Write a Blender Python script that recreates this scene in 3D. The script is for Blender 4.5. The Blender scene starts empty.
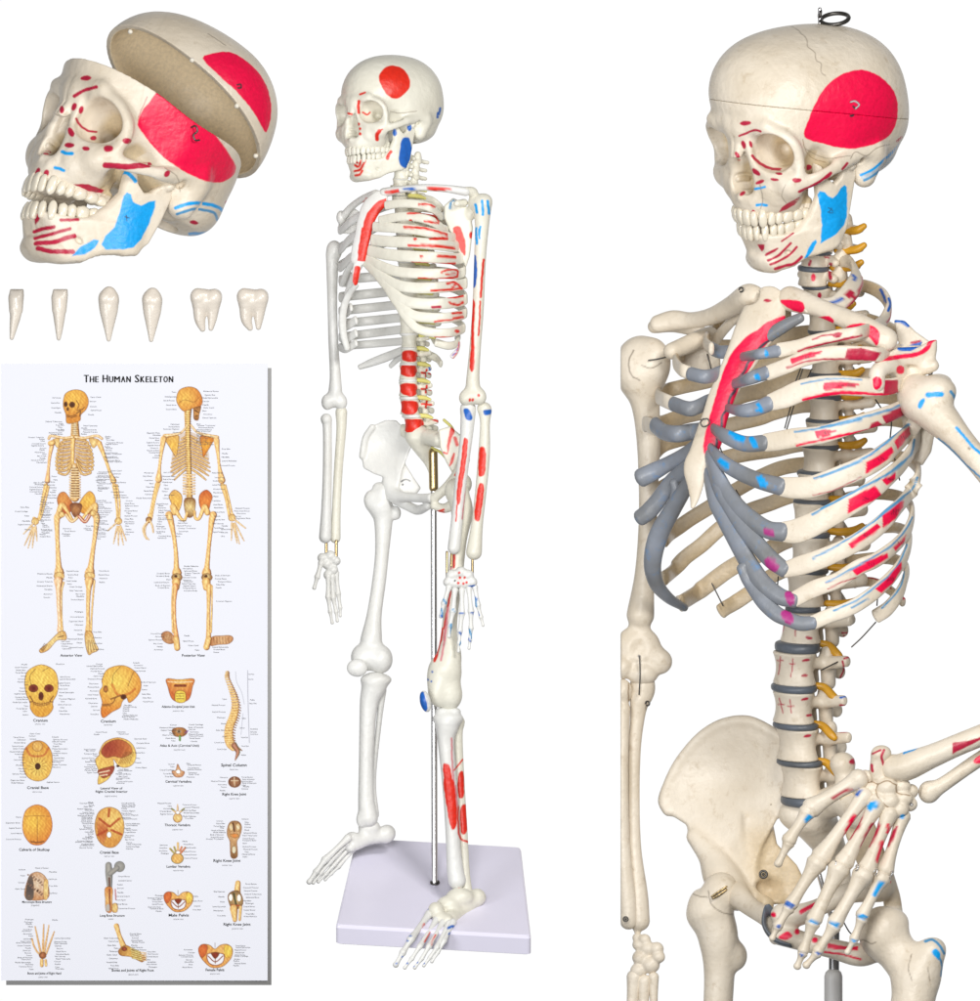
import bpy, math, random, time
import numpy as np
T0 = time.time()
SC = bpy.context.scene
COL = SC.collection
S = 0.002                     # one drawing unit in metres
rng = np.random.default_rng(7)
R = math.radians

# ------------------------------------------------------------------ scene tree helpers
def world(p):
    p = np.asarray(p, float).reshape(-1, 3)
    return np.stack([(p[:, 0] - 490) * S, p[:, 2] * S, (500.5 - p[:, 1]) * S], 1)

def thing(name, label, cat, base, group=None):
    o = bpy.data.objects.new(name, None); COL.objects.link(o)
    o.empty_display_size = 0.02
    o.location = world(base)[0]
    o['label'] = label; o['category'] = cat
    if group: o['group'] = group
    return o

def tag(o, label, cat, group=None):
    o['label'] = label; o['category'] = cat
    if group: o['group'] = group
    return o

def root_loc(o):
    v = np.zeros(3)
    while o is not None:
        v += np.array(o.location); o = o.parent
    return v

def raw_mesh(name, v, f):
    """v (n,3) world metres, f (m,k) int array (k = 3 or 4), or a list of such arrays"""
    me = bpy.data.meshes.new(name)
    fs = f if isinstance(f, list) else [f]
    fs = [a for a in fs if len(a)]
    me.vertices.add(len(v)); me.vertices.foreach_set('co', np.ascontiguousarray(v, np.float32).ravel())
    loops = np.concatenate([a.ravel() for a in fs]).astype(np.int32)
    cnt = np.concatenate([np.full(len(a), a.shape[1]) for a in fs]).astype(np.int32)
    st = (np.cumsum(cnt) - cnt).astype(np.int32)
    me.loops.add(len(loops)); me.loops.foreach_set('vertex_index', loops)
    me.polygons.add(len(cnt)); me.polygons.foreach_set('loop_start', st); me.polygons.foreach_set('loop_total', cnt)
    me.update(calc_edges=True); me.validate()
    return me

def vnormals(v, f):
    n = np.zeros_like(v)
    fs = f if isinstance(f, list) else [f]
    for a in fs:
        if not len(a): continue
        c = np.cross(v[a[:, 2]] - v[a[:, 0]], v[a[:, -1]] - v[a[:, 1]])
        for k in range(a.shape[1]):
            for j in range(3): n[:, j] += np.bincount(a[:, k], c[:, j], len(v))
    return n / (np.linalg.norm(n, axis=1, keepdims=True) + 1e-12)

def obj(name, v, f, mat, parent=None, marks=None, wash=None, smooth=True, base=None, tol=5.0, closed=True):
    """v in drawing units (x right, y down, d away)"""
    v = np.asarray(v, float)
    vol = 0.
    for a in (f if isinstance(f, list) else [f]):
        if len(a):
            vol += (v[a[:, 0]] * np.cross(v[a[:, 1]], v[a[:, 2]])).sum()
            if a.shape[1] == 4: vol += (v[a[:, 0]] * np.cross(v[a[:, 2]], v[a[:, 3]])).sum()
    if closed and vol < 0: f = [a[:, ::-1] for a in f] if isinstance(f, list) else f[:, ::-1]
    w = world(v)
    off = root_loc(parent) if parent is not None else (world(base)[0] if base is not None else w.mean(0))
    me = raw_mesh(name, w - off, f)
    if smooth: me.polygons.foreach_set('use_smooth', np.ones(len(me.polygons), bool))
    if mat is not None: me.materials.append(mat)
    o = bpy.data.objects.new(name, me); COL.objects.link(o)
    if parent is not None: o.parent = parent
    else: o.location = off
    if marks or wash is not None: paint(me, v, f, marks or [], tol, wash)
    else:
        at = me.color_attributes.new('paint', 'FLOAT_COLOR', 'POINT'); at.data.foreach_set('color', np.zeros(4 * len(v), np.float32))
    return o

# ------------------------------------------------------------------ paint on a surface
def seg_dist(P, pts, closed=False):
    d = np.full(len(P), 1e9); n = len(pts)
    for i in range(n if closed else n - 1):
        a, b = pts[i], pts[(i + 1) % n]
        ab = b - a; t = np.clip(((P - a) @ ab) / (ab @ ab + 1e-9), 0, 1)
        d = np.minimum(d, np.hypot(*(P - a - t[:, None] * ab).T))
    return d

def inside(P, pts):
    r = np.zeros(len(P), bool); n = len(pts)
    for i in range(n):
        a, b = pts[i], pts[(i + 1) % n]
        c = (a[1] > P[:, 1]) != (b[1] > P[:, 1])
        with np.errstate(divide='ignore', invalid='ignore'):
            x = (b[0] - a[0]) * (P[:, 1] - a[1]) / (b[1] - a[1]) + a[0]
        r ^= c & (P[:, 0] < x)
    return r

def cat(pts, n=6, closed=False):
    """Catmull-Rom through pts (any dimension)"""
    p = np.asarray(pts, float)
    if len(p) < 3: 
        t = np.linspace(0, 1, n + 1)[:, None]; return p[0] * (1 - t) + p[-1] * t
    if closed: q = np.vstack([p[-1], p, p[0], p[1]])
    else: q = np.vstack([2 * p[0] - p[1], p, 2 * p[-1] - p[-2]])
    out = []
    t = (np.arange(n) / n)[:, None]
    for i in range(len(q) - 3):
        a, b, c, d = q[i:i + 4]
        out.append(.5 * (2 * b + (c - a) * t + (2 * a - 5 * b + 4 * c - d) * t * t + (3 * b - a - 3 * c + d) * t ** 3))
    out = np.vstack(out)
    if not closed: out = np.vstack([out, p[-1]])
    return out

CRIM = (.86, .0, .06); RED = (.72, .022, .008); DKRED = (.48, .012, .05); BLUE = (.002, .36, .84); DBLUE = (.012, .12, .50)
LBLUE = (.08, .30, .55); PURP = (.42, .03, .22); INK = (.03, .03, .04); BROWN = (.28, .17, .08); SEAM = (.30, .25, .19)
GREYC = (.16, .19, .24); PINK = (.70, .25, .28); WHT = (.8, .78, .75)

def zm(ox, oy, k):
    """marks measured on an enlarged detail: origin and enlargement"""
    def g(marks):
        return [(m[0], m[1] / k + np.array([ox, oy]), m[2], m[3] / k) for m in marks]
    return g
def blob(col, *pts): return ('P', cat(pts, 5, True), col, 0)
def poly(col, *pts): return ('P', np.array(pts, float), col, 0)
def line(col, w, *pts): return ('L', cat(pts, 5), col, w)
def dot(col, x, y, rx, ry=None, ang=0):
    ry = ry or rx; t = np.linspace(0, 2 * np.pi, 11)[:-1]; c, s = math.cos(R(ang)), math.sin(R(ang))
    X, Y = rx * np.cos(t), ry * np.sin(t)
    return ('P', np.stack([x + X * c - Y * s, y + X * s + Y * c], 1), col, 0)

def paint(me, v, f, marks, tol=5.0, wash=None):
    n = vnormals(v, f)
    col = np.zeros((len(v), 4), np.float32)
    if wash is not None: col[:] = wash
    G = 2.0
    ix = np.floor((v[:, 0]) / G).astype(int); iy = np.floor((v[:, 1]) / G).astype(int)
    ix -= ix.min(); iy -= iy.min(); key = ix * (iy.max() + 1) + iy
    zb = np.full(key.max() + 1, 1e9); np.minimum.at(zb, key, v[:, 2])
    ok = (n[:, 2] < 0.22) & (v[:, 2] < zb[key] + tol)
    w = 0.45 * np.stack([np.sin(v[:, 1] * .9 + v[:, 0] * .37) + np.sin(v[:, 1] * .41), np.sin(v[:, 0] * .8 + v[:, 1] * .5) + np.sin(v[:, 0] * .33)], 1)
    P = v[:, :2] + w * .28
    for kind, pts, c, wd in marks:
        lo, hi = pts.min(0) - wd - 2, pts.max(0) + wd + 2
        m = ok & (v[:, 0] > lo[0]) & (v[:, 0] < hi[0]) & (v[:, 1] > lo[1]) & (v[:, 1] < hi[1])
        idx = np.nonzero(m)[0]
        if not len(idx): continue
        Q = P[idx]
        if kind == 'P':
            d = seg_dist(Q, pts, True); d = np.where(inside(Q, pts), -d, d)
        else: d = seg_dist(Q, pts) - wd * .66
        a = np.clip(.5 - d / .9, 0, 1)[:, None]
        col[idx, :3] = np.where(col[idx, 3:4] > 0, col[idx, :3] * (1 - a) + np.array(c) * a, np.array(c))
        col[idx, 3:4] = col[idx, 3:4] * (1 - a) + a
    # carry the colour just past the edge so that it does not blend towards black
    at = me.color_attributes.new('paint', 'FLOAT_COLOR', 'POINT')
    at.data.foreach_set('color', col.ravel())

# ------------------------------------------------------------------ volumes (signed distance fields -> meshes)
class Vol:
    def __init__(s, lo, hi, h):
        s.lo = np.array(lo, float); s.h = float(h)
        s.n = np.ceil((np.array(hi, float) - s.lo) / h).astype(int) + 1
        s.ax = [(s.lo[i] + h * np.arange(s.n[i])).astype(np.float32) for i in range(3)]
        s.f = np.full(s.n, 30., np.float32)
    def sub(s, lo, hi):
        sl = []
        for i in range(3):
            a = int(np.clip(np.floor((lo[i] - s.lo[i]) / s.h), 0, s.n[i])); b = int(np.clip(np.ceil((hi[i] - s.lo[i]) / s.h) + 1, 0, s.n[i]))
            if b <= a: return None, None
            sl.append(slice(a, b))
        g = (s.ax[0][sl[0]][:, None, None], s.ax[1][sl[1]][None, :, None], s.ax[2][sl[2]][None, None, :])
        return tuple(sl), g
    def op(s, fn, lo, hi, k, mode):
        m = k + 3 * s.h
        sl, g = s.sub(np.array(lo) - m, np.array(hi) + m)
        if sl is None: return s
        d = fn(*g); a = s.f[sl]
        k = max(k, 1e-3)
        if mode == 'sub':
            d = -d; h = np.clip(.5 - .5 * (a - d) / k, 0, 1); r = a + (d - a) * h + k * h * (1 - h)
        elif mode == 'int':
            h = np.clip(.5 - .5 * (a - d) / k, 0, 1); r = a + (d - a) * h + k * h * (1 - h)
        else:
            h = np.clip(.5 + .5 * (a - d) / k, 0, 1); r = a + (d - a) * h - k * h * (1 - h)
        s.f[sl] = r
        return s
    def ell(s, c, r, k=2, mode='add', rot=None):
        c = np.array(c, np.float32); r = np.array(r, np.float32); m = float(r.max())
        Rm = None if rot is None else np.asarray(rot, np.float32)
        def fn(X, Y, Z):
            x, y, z = X - c[0], Y - c[1], Z - c[2]
            if Rm is not None:
                x, y, z = (Rm[0, 0] * x + Rm[0, 1] * y + Rm[0, 2] * z, Rm[1, 0] * x + Rm[1, 1] * y + Rm[1, 2] * z, Rm[2, 0] * x + Rm[2, 1] * y + Rm[2, 2] * z)
            k0 = np.sqrt((x / r[0]) ** 2 + (y / r[1]) ** 2 + (z / r[2]) ** 2); k1 = np.sqrt((x / r[0] ** 2) ** 2 + (y / r[1] ** 2) ** 2 + (z / r[2] ** 2) ** 2)
            return k0 * (k0 - 1) / (k1 + 1e-6)
        e = r if Rm is None else np.array([m] * 3)
        return s.op(fn, c - e, c + e, k, mode)
    def cap(s, a, b, r1, r2=None, k=2, mode='add', flat=None):
        """tapered capsule a->b; flat=(axis vector, factor) squashes it across that axis"""
        a = np.array(a, np.float32); b = np.array(b, np.float32); r2 = r1 if r2 is None else r2
        ab = b - a; L2 = float(ab @ ab) + 1e-9
        def fn(X, Y, Z):
            x, y, z = X - a[0], Y - a[1], Z - a[2]
            t = np.clip((x * ab[0] + y * ab[1] + z * ab[2]) / L2, 0, 1)
            x, y, z = x - t * ab[0], y - t * ab[1], z - t * ab[2]
            if flat is not None:
                n = np.array(flat[0], np.float32); n = n / np.linalg.norm(n); q = (x * n[0] + y * n[1] + z * n[2]) * (1 / flat[1] - 1)
                x, y, z = x + q * n[0], y + q * n[1], z + q * n[2]
                return (np.sqrt(x * x + y * y + z * z) - (r1 + (r2 - r1) * t)) * max(flat[1], .6)
            return np.sqrt(x * x + y * y + z * z) - (r1 + (r2 - r1) * t)
        m = max(r1, r2)
        return s.op(fn, np.minimum(a, b) - m, np.maximum(a, b) + m, k, mode)
    def chain(s, pts, k=2, flat=None, mode='add'):
        """one smooth tapered rod through pts (x, y, z, r)"""
        q = cat(np.array(pts, float), 12 if flat is not None else 7).astype(np.float32) if len(pts) > 2 else np.array(pts, np.float32)
        if flat is not None: n = np.array(flat[0], np.float32); n = n / np.linalg.norm(n); kf = 1 / flat[1] - 1
        for i0 in (0,):
            seg = q
            if len(seg) < 2: continue
            def fn(X, Y, Z):
                best = None
                for a, b in zip(seg[:-1], seg[1:]):
                    ab = b[:3] - a[:3]; L2 = float(ab @ ab) + 1e-9
                    x, y, z = X - a[0], Y - a[1], Z - a[2]
                    t = np.clip((x * ab[0] + y * ab[1] + z * ab[2]) / L2, 0, 1)
                    x, y, z = x - t * ab[0], y - t * ab[1], z - t * ab[2]
                    if flat is not None:
                        w = (x * n[0] + y * n[1] + z * n[2]) * kf; x, y, z = x + w * n[0], y + w * n[1], z + w * n[2]
                    d = np.sqrt(x * x + y * y + z * z) - (a[3] + (b[3] - a[3]) * t)
                    best = d if best is None else np.minimum(best, d)
                return best
            m = seg[:, 3].max()
            s.op(fn, seg[:, :3].min(0) - m, seg[:, :3].max(0) + m, k if i0 == 0 else min(k, 1.2), mode)
        return s
    def plate(s, pts, ax, c, t, rnd=1.5, k=2, mode='add', bend=None):
        """polygon in the two axes other than ax, extruded to half thickness t about the surface ax = c + bend(u, v)"""
        pts = np.array(pts, np.float32); i, j = [q for q in range(3) if q != ax]
        cc = c if np.isscalar(c) else 0
        def fn(*g):
            U, V, Wd = g[i], g[j], g[ax]
            d = np.full(np.broadcast(U, V).shape, 1e9, np.float32); ins = np.zeros(d.shape, bool); n = len(pts)
            for q in range(n):
                a, b = pts[q], pts[(q + 1) % n]; e = b - a
                tt = np.clip(((U - a[0]) * e[0] + (V - a[1]) * e[1]) / (e @ e + 1e-9), 0, 1)
                d = np.minimum(d, (U - a[0] - tt * e[0]) ** 2 + (V - a[1] - tt * e[1]) ** 2)
                with np.errstate(divide='ignore', invalid='ignore'):
                    cr = ((a[1] > V) != (b[1] > V)) & (U < e[0] * (V - a[1]) / (e[1] if e[1] else 1e-9) + a[0])
                ins ^= cr
            d = np.sqrt(d); d = np.where(ins, -d, d) + rnd
            sh = cc + (bend(U, V) if bend else 0)
            w = np.abs(Wd - sh) - (t - rnd)
            return np.minimum(np.maximum(d, w), 0) + np.sqrt(np.maximum(d, 0) ** 2 + np.maximum(w, 0) ** 2) - rnd
        lo = np.zeros(3); hi = np.zeros(3); lo[i], hi[i] = pts[:, 0].min(), pts[:, 0].max(); lo[j], hi[j] = pts[:, 1].min(), pts[:, 1].max()
        if bend:
            bb = [float(bend(np.float32(a), np.float32(b))) for a in np.linspace(lo[i], hi[i], 9) for b in np.linspace(lo[j], hi[j], 9)]
            lo[ax], hi[ax] = cc + min(bb) - t, cc + max(bb) + t
        else: lo[ax], hi[ax] = cc - t, cc + t
        return s.op(fn, lo, hi, k, mode)
    def half(s, n, c, k=.5):
        """keep n.p < c"""
        n = np.array(n, np.float32)
        s.f = np.maximum(s.f, n[0] * s.ax[0][:, None, None] + n[1] * s.ax[1][None, :, None] + n[2] * s.ax[2][None, None, :] - np.float32(c))
        return s
    def copy(s):
        o = object.__new__(Vol); o.lo, o.h, o.n, o.ax, o.f = s.lo, s.h, s.n, s.ax, s.f.copy(); return o
    def mirror(s, axis):
        """field built for axis >= 0 (lo[axis] = 0): reflect it"""
        o = object.__new__(Vol); o.h = s.h
        fl = np.flip(s.f, axis); idx = [slice(None)] * 3; idx[axis] = slice(0, -1)
        o.f = np.concatenate([fl[tuple(idx)], s.f], axis); o.n = np.array(o.f.shape)
        o.lo = s.lo.copy(); o.lo[axis] = -s.ax[axis][-1]
        o.ax = [(o.lo[i] + o.h * np.arange(o.n[i])).astype(np.float32) for i in range(3)]
        return o
    def mesh(s, relax=1):
        f = s.f; f = f.copy()
        for i in range(3):
            idx = [slice(None)] * 3; idx[i] = 0; f[tuple(idx)] = np.maximum(f[tuple(idx)], .01); idx[i] = -1; f[tuple(idx)] = np.maximum(f[tuple(idx)], .01)
        nx, ny, nz = f.shape
        ins = f < 0
        cell = ins[:-1, :-1, :-1].astype(np.int8)
        for a, b, c in ((1, 0, 0), (0, 1, 0), (0, 0, 1), (1, 1, 0), (1, 0, 1), (0, 1, 1), (1, 1, 1)):
            cell = cell + ins[a:nx - 1 + a, b:ny - 1 + b, c:nz - 1 + c]
        I = np.argwhere((cell > 0) & (cell < 8)); del cell
        ids = np.full((nx - 1, ny - 1, nz - 1), -1, np.int32); ids[I[:, 0], I[:, 1], I[:, 2]] = np.arange(len(I))
        acc = np.zeros((len(I), 3)); cnt = np.zeros(len(I))
        cor = [(a, b, c) for a in (0, 1) for b in (0, 1) for c in (0, 1)]
        val = {c: f[I[:, 0] + c[0], I[:, 1] + c[1], I[:, 2] + c[2]].astype(float) for c in cor}
        for c in cor:
            for ax in range(3):
                if c[ax]: continue
                e = list(c); e[ax] = 1; e = tuple(e)
                u, w = val[c], val[e]; m = (u < 0) != (w < 0)
                t = np.where(m, u / np.where(m, u - w, 1), 0)
                p = np.tile(np.array(c, float), (len(I), 1)); p[:, ax] = t
                acc += p * m[:, None]; cnt += m
        v = s.lo + s.h * (I + acc / cnt[:, None])
        F = []
        for ax in range(3):
            b, c = (ax + 1) % 3, (ax + 2) % 3
            i0 = [slice(1, -1)] * 3; i0[ax] = slice(0, -1); i1 = [slice(1, -1)] * 3; i1[ax] = slice(1, None)
            A, B = ins[tuple(i0)], ins[tuple(i1)]
            E = np.argwhere(A != B); flip = A[E[:, 0], E[:, 1], E[:, 2]]
            o = np.zeros(3, int); o[b] = 1; o[c] = 1; o[ax] = 0
            E = E + o
            def g(db, dc):
                q = E.copy(); q[:, b] -= db; q[:, c] -= dc; return ids[q[:, 0], q[:, 1], q[:, 2]]
            q = np.stack([g(1, 1), g(0, 1), g(0, 0), g(1, 0)], 1)
            q[~flip] = q[~flip][:, ::-1]
            F.append(q)
        F = np.vstack(F); F = F[(F >= 0).all(1)]
        for _ in range(relax):
            a = np.zeros_like(v); c = np.zeros(len(v))
            for k in range(4):
                for j in (1, 3):
                    q = F[:, (k + j) % 4]
                    for m in range(3): a[:, m] += np.bincount(F[:, k], v[q, m], len(v))
                    c += np.bincount(F[:, k], minlength=len(v))
            v = .5 * v + .5 * a / np.maximum(c, 1)[:, None]
        return v, F

# ------------------------------------------------------------------ swept tubes
def sweep(pts, rad, ref=(0, 0, -1), seg=14, step=1.5, caps=True, sq=1.0):
    """pts (n,3), rad (n,2): radius along the ref axis side (broad) and across it; Catmull-Rom resampled"""
    p = np.asarray(pts, float); r = np.asarray(rad, float)
    if r.ndim == 0: r = np.full((len(p), 2), float(r))
    if r.ndim == 1: r = np.stack([r, r], 1)
    L = np.linalg.norm(np.diff(p, axis=0), axis=1).sum() / max(len(p) - 1, 1)
    n = max(2, int(L / step))
    q = cat(np.hstack([p, r]), n)
    p, r = q[:, :3], np.maximum(q[:, 3:], .05)
    t = np.gradient(p, axis=0); t /= np.linalg.norm(t, axis=1, keepdims=True) + 1e-9
    ref = np.asarray(ref, float)
    ref = np.tile(ref, (len(p), 1)) if ref.ndim == 1 else cat(ref, n)[:len(p)]
    B = ref - (ref * t).sum(1, keepdims=True) * t; B /= np.linalg.norm(B, axis=1, keepdims=True) + 1e-9
    N = np.cross(t, B)
    if caps:   # rounded ends
        def endcap(i, sgn):
            out = []
            for a in (.5, .8, .97):
                out.append((p[i] + sgn * t[i] * min(r[i]) * a * .9, r[i] * math.sqrt(1 - a * a), B[i], N[i]))
            return out
        a = endcap(0, -1)[::-1]; b = endcap(-1, 1)
        p = np.vstack([[x[0] for x in a], p, [x[0] for x in b]]); r = np.vstack([[x[1] for x in a], r, [x[1] for x in b]])
        B = np.vstack([[x[2] for x in a], B, [x[2] for x in b]]); N = np.vstack([[x[3] for x in a], N, [x[3] for x in b]])
    th = np.linspace(0, 2 * np.pi, seg, endpoint=False)
    ct, st = np.cos(th), np.sin(th)
    if sq != 1: ct, st = np.sign(ct) * abs(ct) ** sq, np.sign(st) * abs(st) ** sq
    v = p[:, None] + B[:, None] * (r[:, None, :1] * ct[None, :, None]) + N[:, None] * (r[:, None, 1:] * st[None, :, None])
    m = len(p); v = v.reshape(-1, 3)
    i = np.arange(m - 1)[:, None] * seg; j = np.arange(seg)[None]; j2 = (j + 1) % seg
    f = np.stack([i + j, i + j2, i + seg + j2, i + seg + j], -1).reshape(-1, 4)
    v = np.vstack([v, p[0], p[-1]]); c0, c1 = m * seg, m * seg + 1
    jj = np.arange(seg); k2 = (jj + 1) % seg
    t0 = np.stack([np.full(seg, c0), k2, jj], 1); t1 = np.stack([np.full(seg, c1), (m - 1) * seg + jj, (m - 1) * seg + k2], 1)
    # orientation: make the outside face outward
    F = [f, np.vstack([t0, t1])]
    nn = vnormals(v, F); cen = np.repeat(p, seg, 0)
    if ((v[:m * seg] - cen) * nn[:m * seg]).sum() < 0: F = [a[:, ::-1] for a in F]
    return v, F

def join(parts):
    V, Q, Tn, o = [], [], [], 0
    for v, f in parts:
        for a in (f if isinstance(f, list) else [f]):
            if len(a) == 0: continue
            (Q if a.shape[1] == 4 else Tn).append(a + o)
        V.append(v); o += len(v)
    F = []
    if Q: F.append(np.vstack(Q))
    if Tn: F.append(np.vstack(Tn))
    return np.vstack(V), F

def ballmesh(c, r, n=10, m=None, e=1.0):
    m = m or 2 * n
    th = np.linspace(0, np.pi, n + 1); ph = np.linspace(0, 2 * np.pi, m, endpoint=False)
    g = lambda x: np.sign(x) * abs(x) ** e
    st, ct = g(np.sin(th)), g(np.cos(th)); cp, sp = g(np.cos(ph)), g(np.sin(ph))
    v = np.stack([st[:, None] * cp[None], st[:, None] * sp[None], np.repeat(ct[:, None], m, 1)], -1).reshape(-1, 3)
    i = np.arange(n)[:, None] * m; j = np.arange(m)[None]; j2 = (j + 1) % m
    f = np.stack([i + j, i + m + j, i + m + j2, i + j2], -1).reshape(-1, 4)
    return v * np.asarray(r) + np.asarray(c), f

# ------------------------------------------------------------------ materials
def mat_new(name, base, rough=.45, metal=0., bump=0., bscale=60., var=.06, stain=None, stain_amt=.0, spec=.5, sss=0., coat=0.):
    m = bpy.data.materials.new(name); m.use_nodes = True; nt = m.node_tree; N, L = nt.nodes, nt.links
    b = N['Principled BSDF']; b.inputs['Roughness'].default_value = rough; b.inputs['Metallic'].default_value = metal
    b.inputs['Specular IOR Level'].default_value = spec
    if coat: b.inputs['Coat Weight'].default_value = coat; b.inputs['Coat Roughness'].default_value = .15
    tc = N.new('ShaderNodeTexCoord')
    n1 = N.new('ShaderNodeTexNoise'); n1.inputs['Scale'].default_value = 9; n1.inputs['Detail'].default_value = 6
    L.new(tc.outputs['Object'], n1.inputs['Vector'])
    rp = N.new('ShaderNodeValToRGB'); rp.color_ramp.elements[0].position = .3; rp.color_ramp.elements[1].position = .75
    lo = [max(0, c * (1 - var * k)) for c, k in zip(base, (1.0, 1.25, 1.7))]; hi = [min(1, c * (1 + var * .5)) for c in base]
    rp.color_ramp.elements[0].color = (*lo, 1); rp.color_ramp.elements[1].color = (*hi, 1)
    L.new(n1.outputs['Fac'], rp.inputs['Fac']); out = rp.outputs['Color']
    if stain:
        n2 = N.new('ShaderNodeTexNoise'); n2.inputs['Scale'].default_value = 38; n2.inputs['Detail'].default_value = 8; n2.inputs['Roughness'].default_value = .7
        L.new(tc.outputs['Object'], n2.inputs['Vector'])
        r2 = N.new('ShaderNodeValToRGB'); r2.color_ramp.elements[0].position = .56; r2.color_ramp.elements[1].position = .74
        r2.color_ramp.elements[0].color = (0, 0, 0, 1); r2.color_ramp.elements[1].color = (stain_amt,) * 3 + (1,)
        L.new(n2.outputs['Fac'], r2.inputs['Fac'])
        mx = N.new('ShaderNodeMix'); mx.data_type = 'RGBA'; L.new(r2.outputs['Color'], mx.inputs['Factor']); L.new(out, mx.inputs['A']); mx.inputs['B'].default_value = (*stain, 1); out = mx.outputs['Result']
    at = N.new('ShaderNodeAttribute'); at.attribute_name = 'paint'; at.attribute_type = 'GEOMETRY'
    mp = N.new('ShaderNodeMix'); mp.data_type = 'RGBA'
    n3 = N.new('ShaderNodeTexNoise'); n3.inputs['Scale'].default_value = 160; n3.inputs['Detail'].default_value = 3; L.new(tc.outputs['Object'], n3.inputs['Vector'])
    # brushed paint: a little uneven in tone
    hs = N.new('ShaderNodeHueSaturation'); mr = N.new('ShaderNodeMapRange'); mr.inputs['To Min'].default_value = .72; mr.inputs['To Max'].default_value = 1.2
    L.new(n3.outputs['Fac'], mr.inputs['Value']); L.new(mr.outputs['Result'], hs.inputs['Value']); L.new(at.outputs['Color'], hs.inputs['Color'])
    L.new(at.outputs['Alpha'], mp.inputs['Factor']); L.new(out, mp.inputs['A']); L.new(hs.outputs['Color'], mp.inputs['B'])
    L.new(mp.outputs['Result'], b.inputs['Base Color'])
    if sss:
        b.inputs['Subsurface Weight'].default_value = sss; b.inputs['Subsurface Radius'].default_value = (.012, .008, .005); b.inputs['Subsurface Scale'].default_value = 1
    if bump:
        nb = N.new('ShaderNodeTexNoise'); nb.inputs['Scale'].default_value = bscale; nb.inputs['Detail'].default_value = 5
        L.new(tc.outputs['Object'], nb.inputs['Vector'])
        bp = N.new('ShaderNodeBump'); bp.inputs['Strength'].default_value = bump; bp.inputs['Distance'].default_value = .004
        L.new(nb.outputs['Fac'], bp.inputs['Height']); L.new(bp.outputs['Normal'], b.inputs['Normal'])
    return m

M = dict(
    bone=mat_new('bone_plastic', (.76, .69, .585), .40, bump=.5, bscale=60, var=.13, stain=(.40, .29, .16), stain_amt=.5, sss=0),
    white=mat_new('white_bone_plastic', (.75, .755, .74), .38, bump=.4, bscale=70, var=.05),
    ivory=mat_new('ivory_bone_plastic', (.76, .745, .655), .38, bump=.4, bscale=70, var=.06),
    tooth=mat_new('tooth_enamel', (.76, .70, .58), .22, bump=.1, bscale=90, var=.06, coat=.4),
    loose=mat_new('loose_tooth_resin', (.74, .69, .63), .3, bump=.3, bscale=110, var=.12, coat=.3),
    inner=mat_new('shaded_bone_plastic', (.47, .37, .235), .5, bump=.2, bscale=60, var=.12),  # darker tan bone with inner-surface shade in its colour, unassigned
    grey=mat_new('grey_cartilage', (.25, .28, .34), .38, bump=.35, bscale=55, var=.25, stain=(.10, .26, .52), stain_amt=.8),
    disc=mat_new('blue_grey_disc', (.12, .145, .19), .4, bump=.3, bscale=60, var=.3),
    yellow=mat_new('yellow_nerve_rubber', (.66, .34, .02), .4, bump=.1, var=.15),
    green=mat_new('pale_yellow_nerve', (.72, .68, .22), .4, bump=.1, var=.1),
    steel=mat_new('chromed_steel', (.80, .80, .82), .28, metal=1., var=.02),
    wire=mat_new('dark_wire', (.10, .095, .09), .35, metal=.8, var=.05),
    brass=mat_new('brass_pin', (.55, .42, .22), .3, metal=1., var=.05),
    base=mat_new('lilac_white_plastic', (.80, .78, .93), .32, bump=.01, bscale=30, var=.015),
    collar=mat_new('grey_plastic', (.58, .58, .58), .4, var=.03),
    magnet=mat_new('white_magnet_plug', (.9, .86, .76), .3, var=.02),
    dark=mat_new('black_rubber', (.02, .02, .022), .4, var=.1),
)
PAPER = .83
# ------------------------------------------------------------------ skull, in its own millimetre frame (a forward, u up, l to its left)
def view_matrix(y, p, el, roll):
    cy, sy = math.cos(R(y)), math.sin(R(y)); cp, sp = math.cos(R(p)), math.sin(R(p)); cr, sr = math.cos(R(el)), math.sin(R(el)); cq, sq = math.cos(R(roll)), math.sin(R(roll))
    Mm = np.array([[-sy, 0, cy], [0, 1, 0], [cy, 0, sy]]); P = np.array([[cp, -sp, 0], [sp, cp, 0], [0, 0, 1]])
    E = np.array([[1, 0, 0], [0, cr, -sr], [0, sr, cr]]); Q = np.array([[cq, -sq, 0], [sq, cq, 0], [0, 0, 1]])
    A = Q @ E @ Mm @ P
    return np.array([A[0], -A[1], -A[2]])

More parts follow.
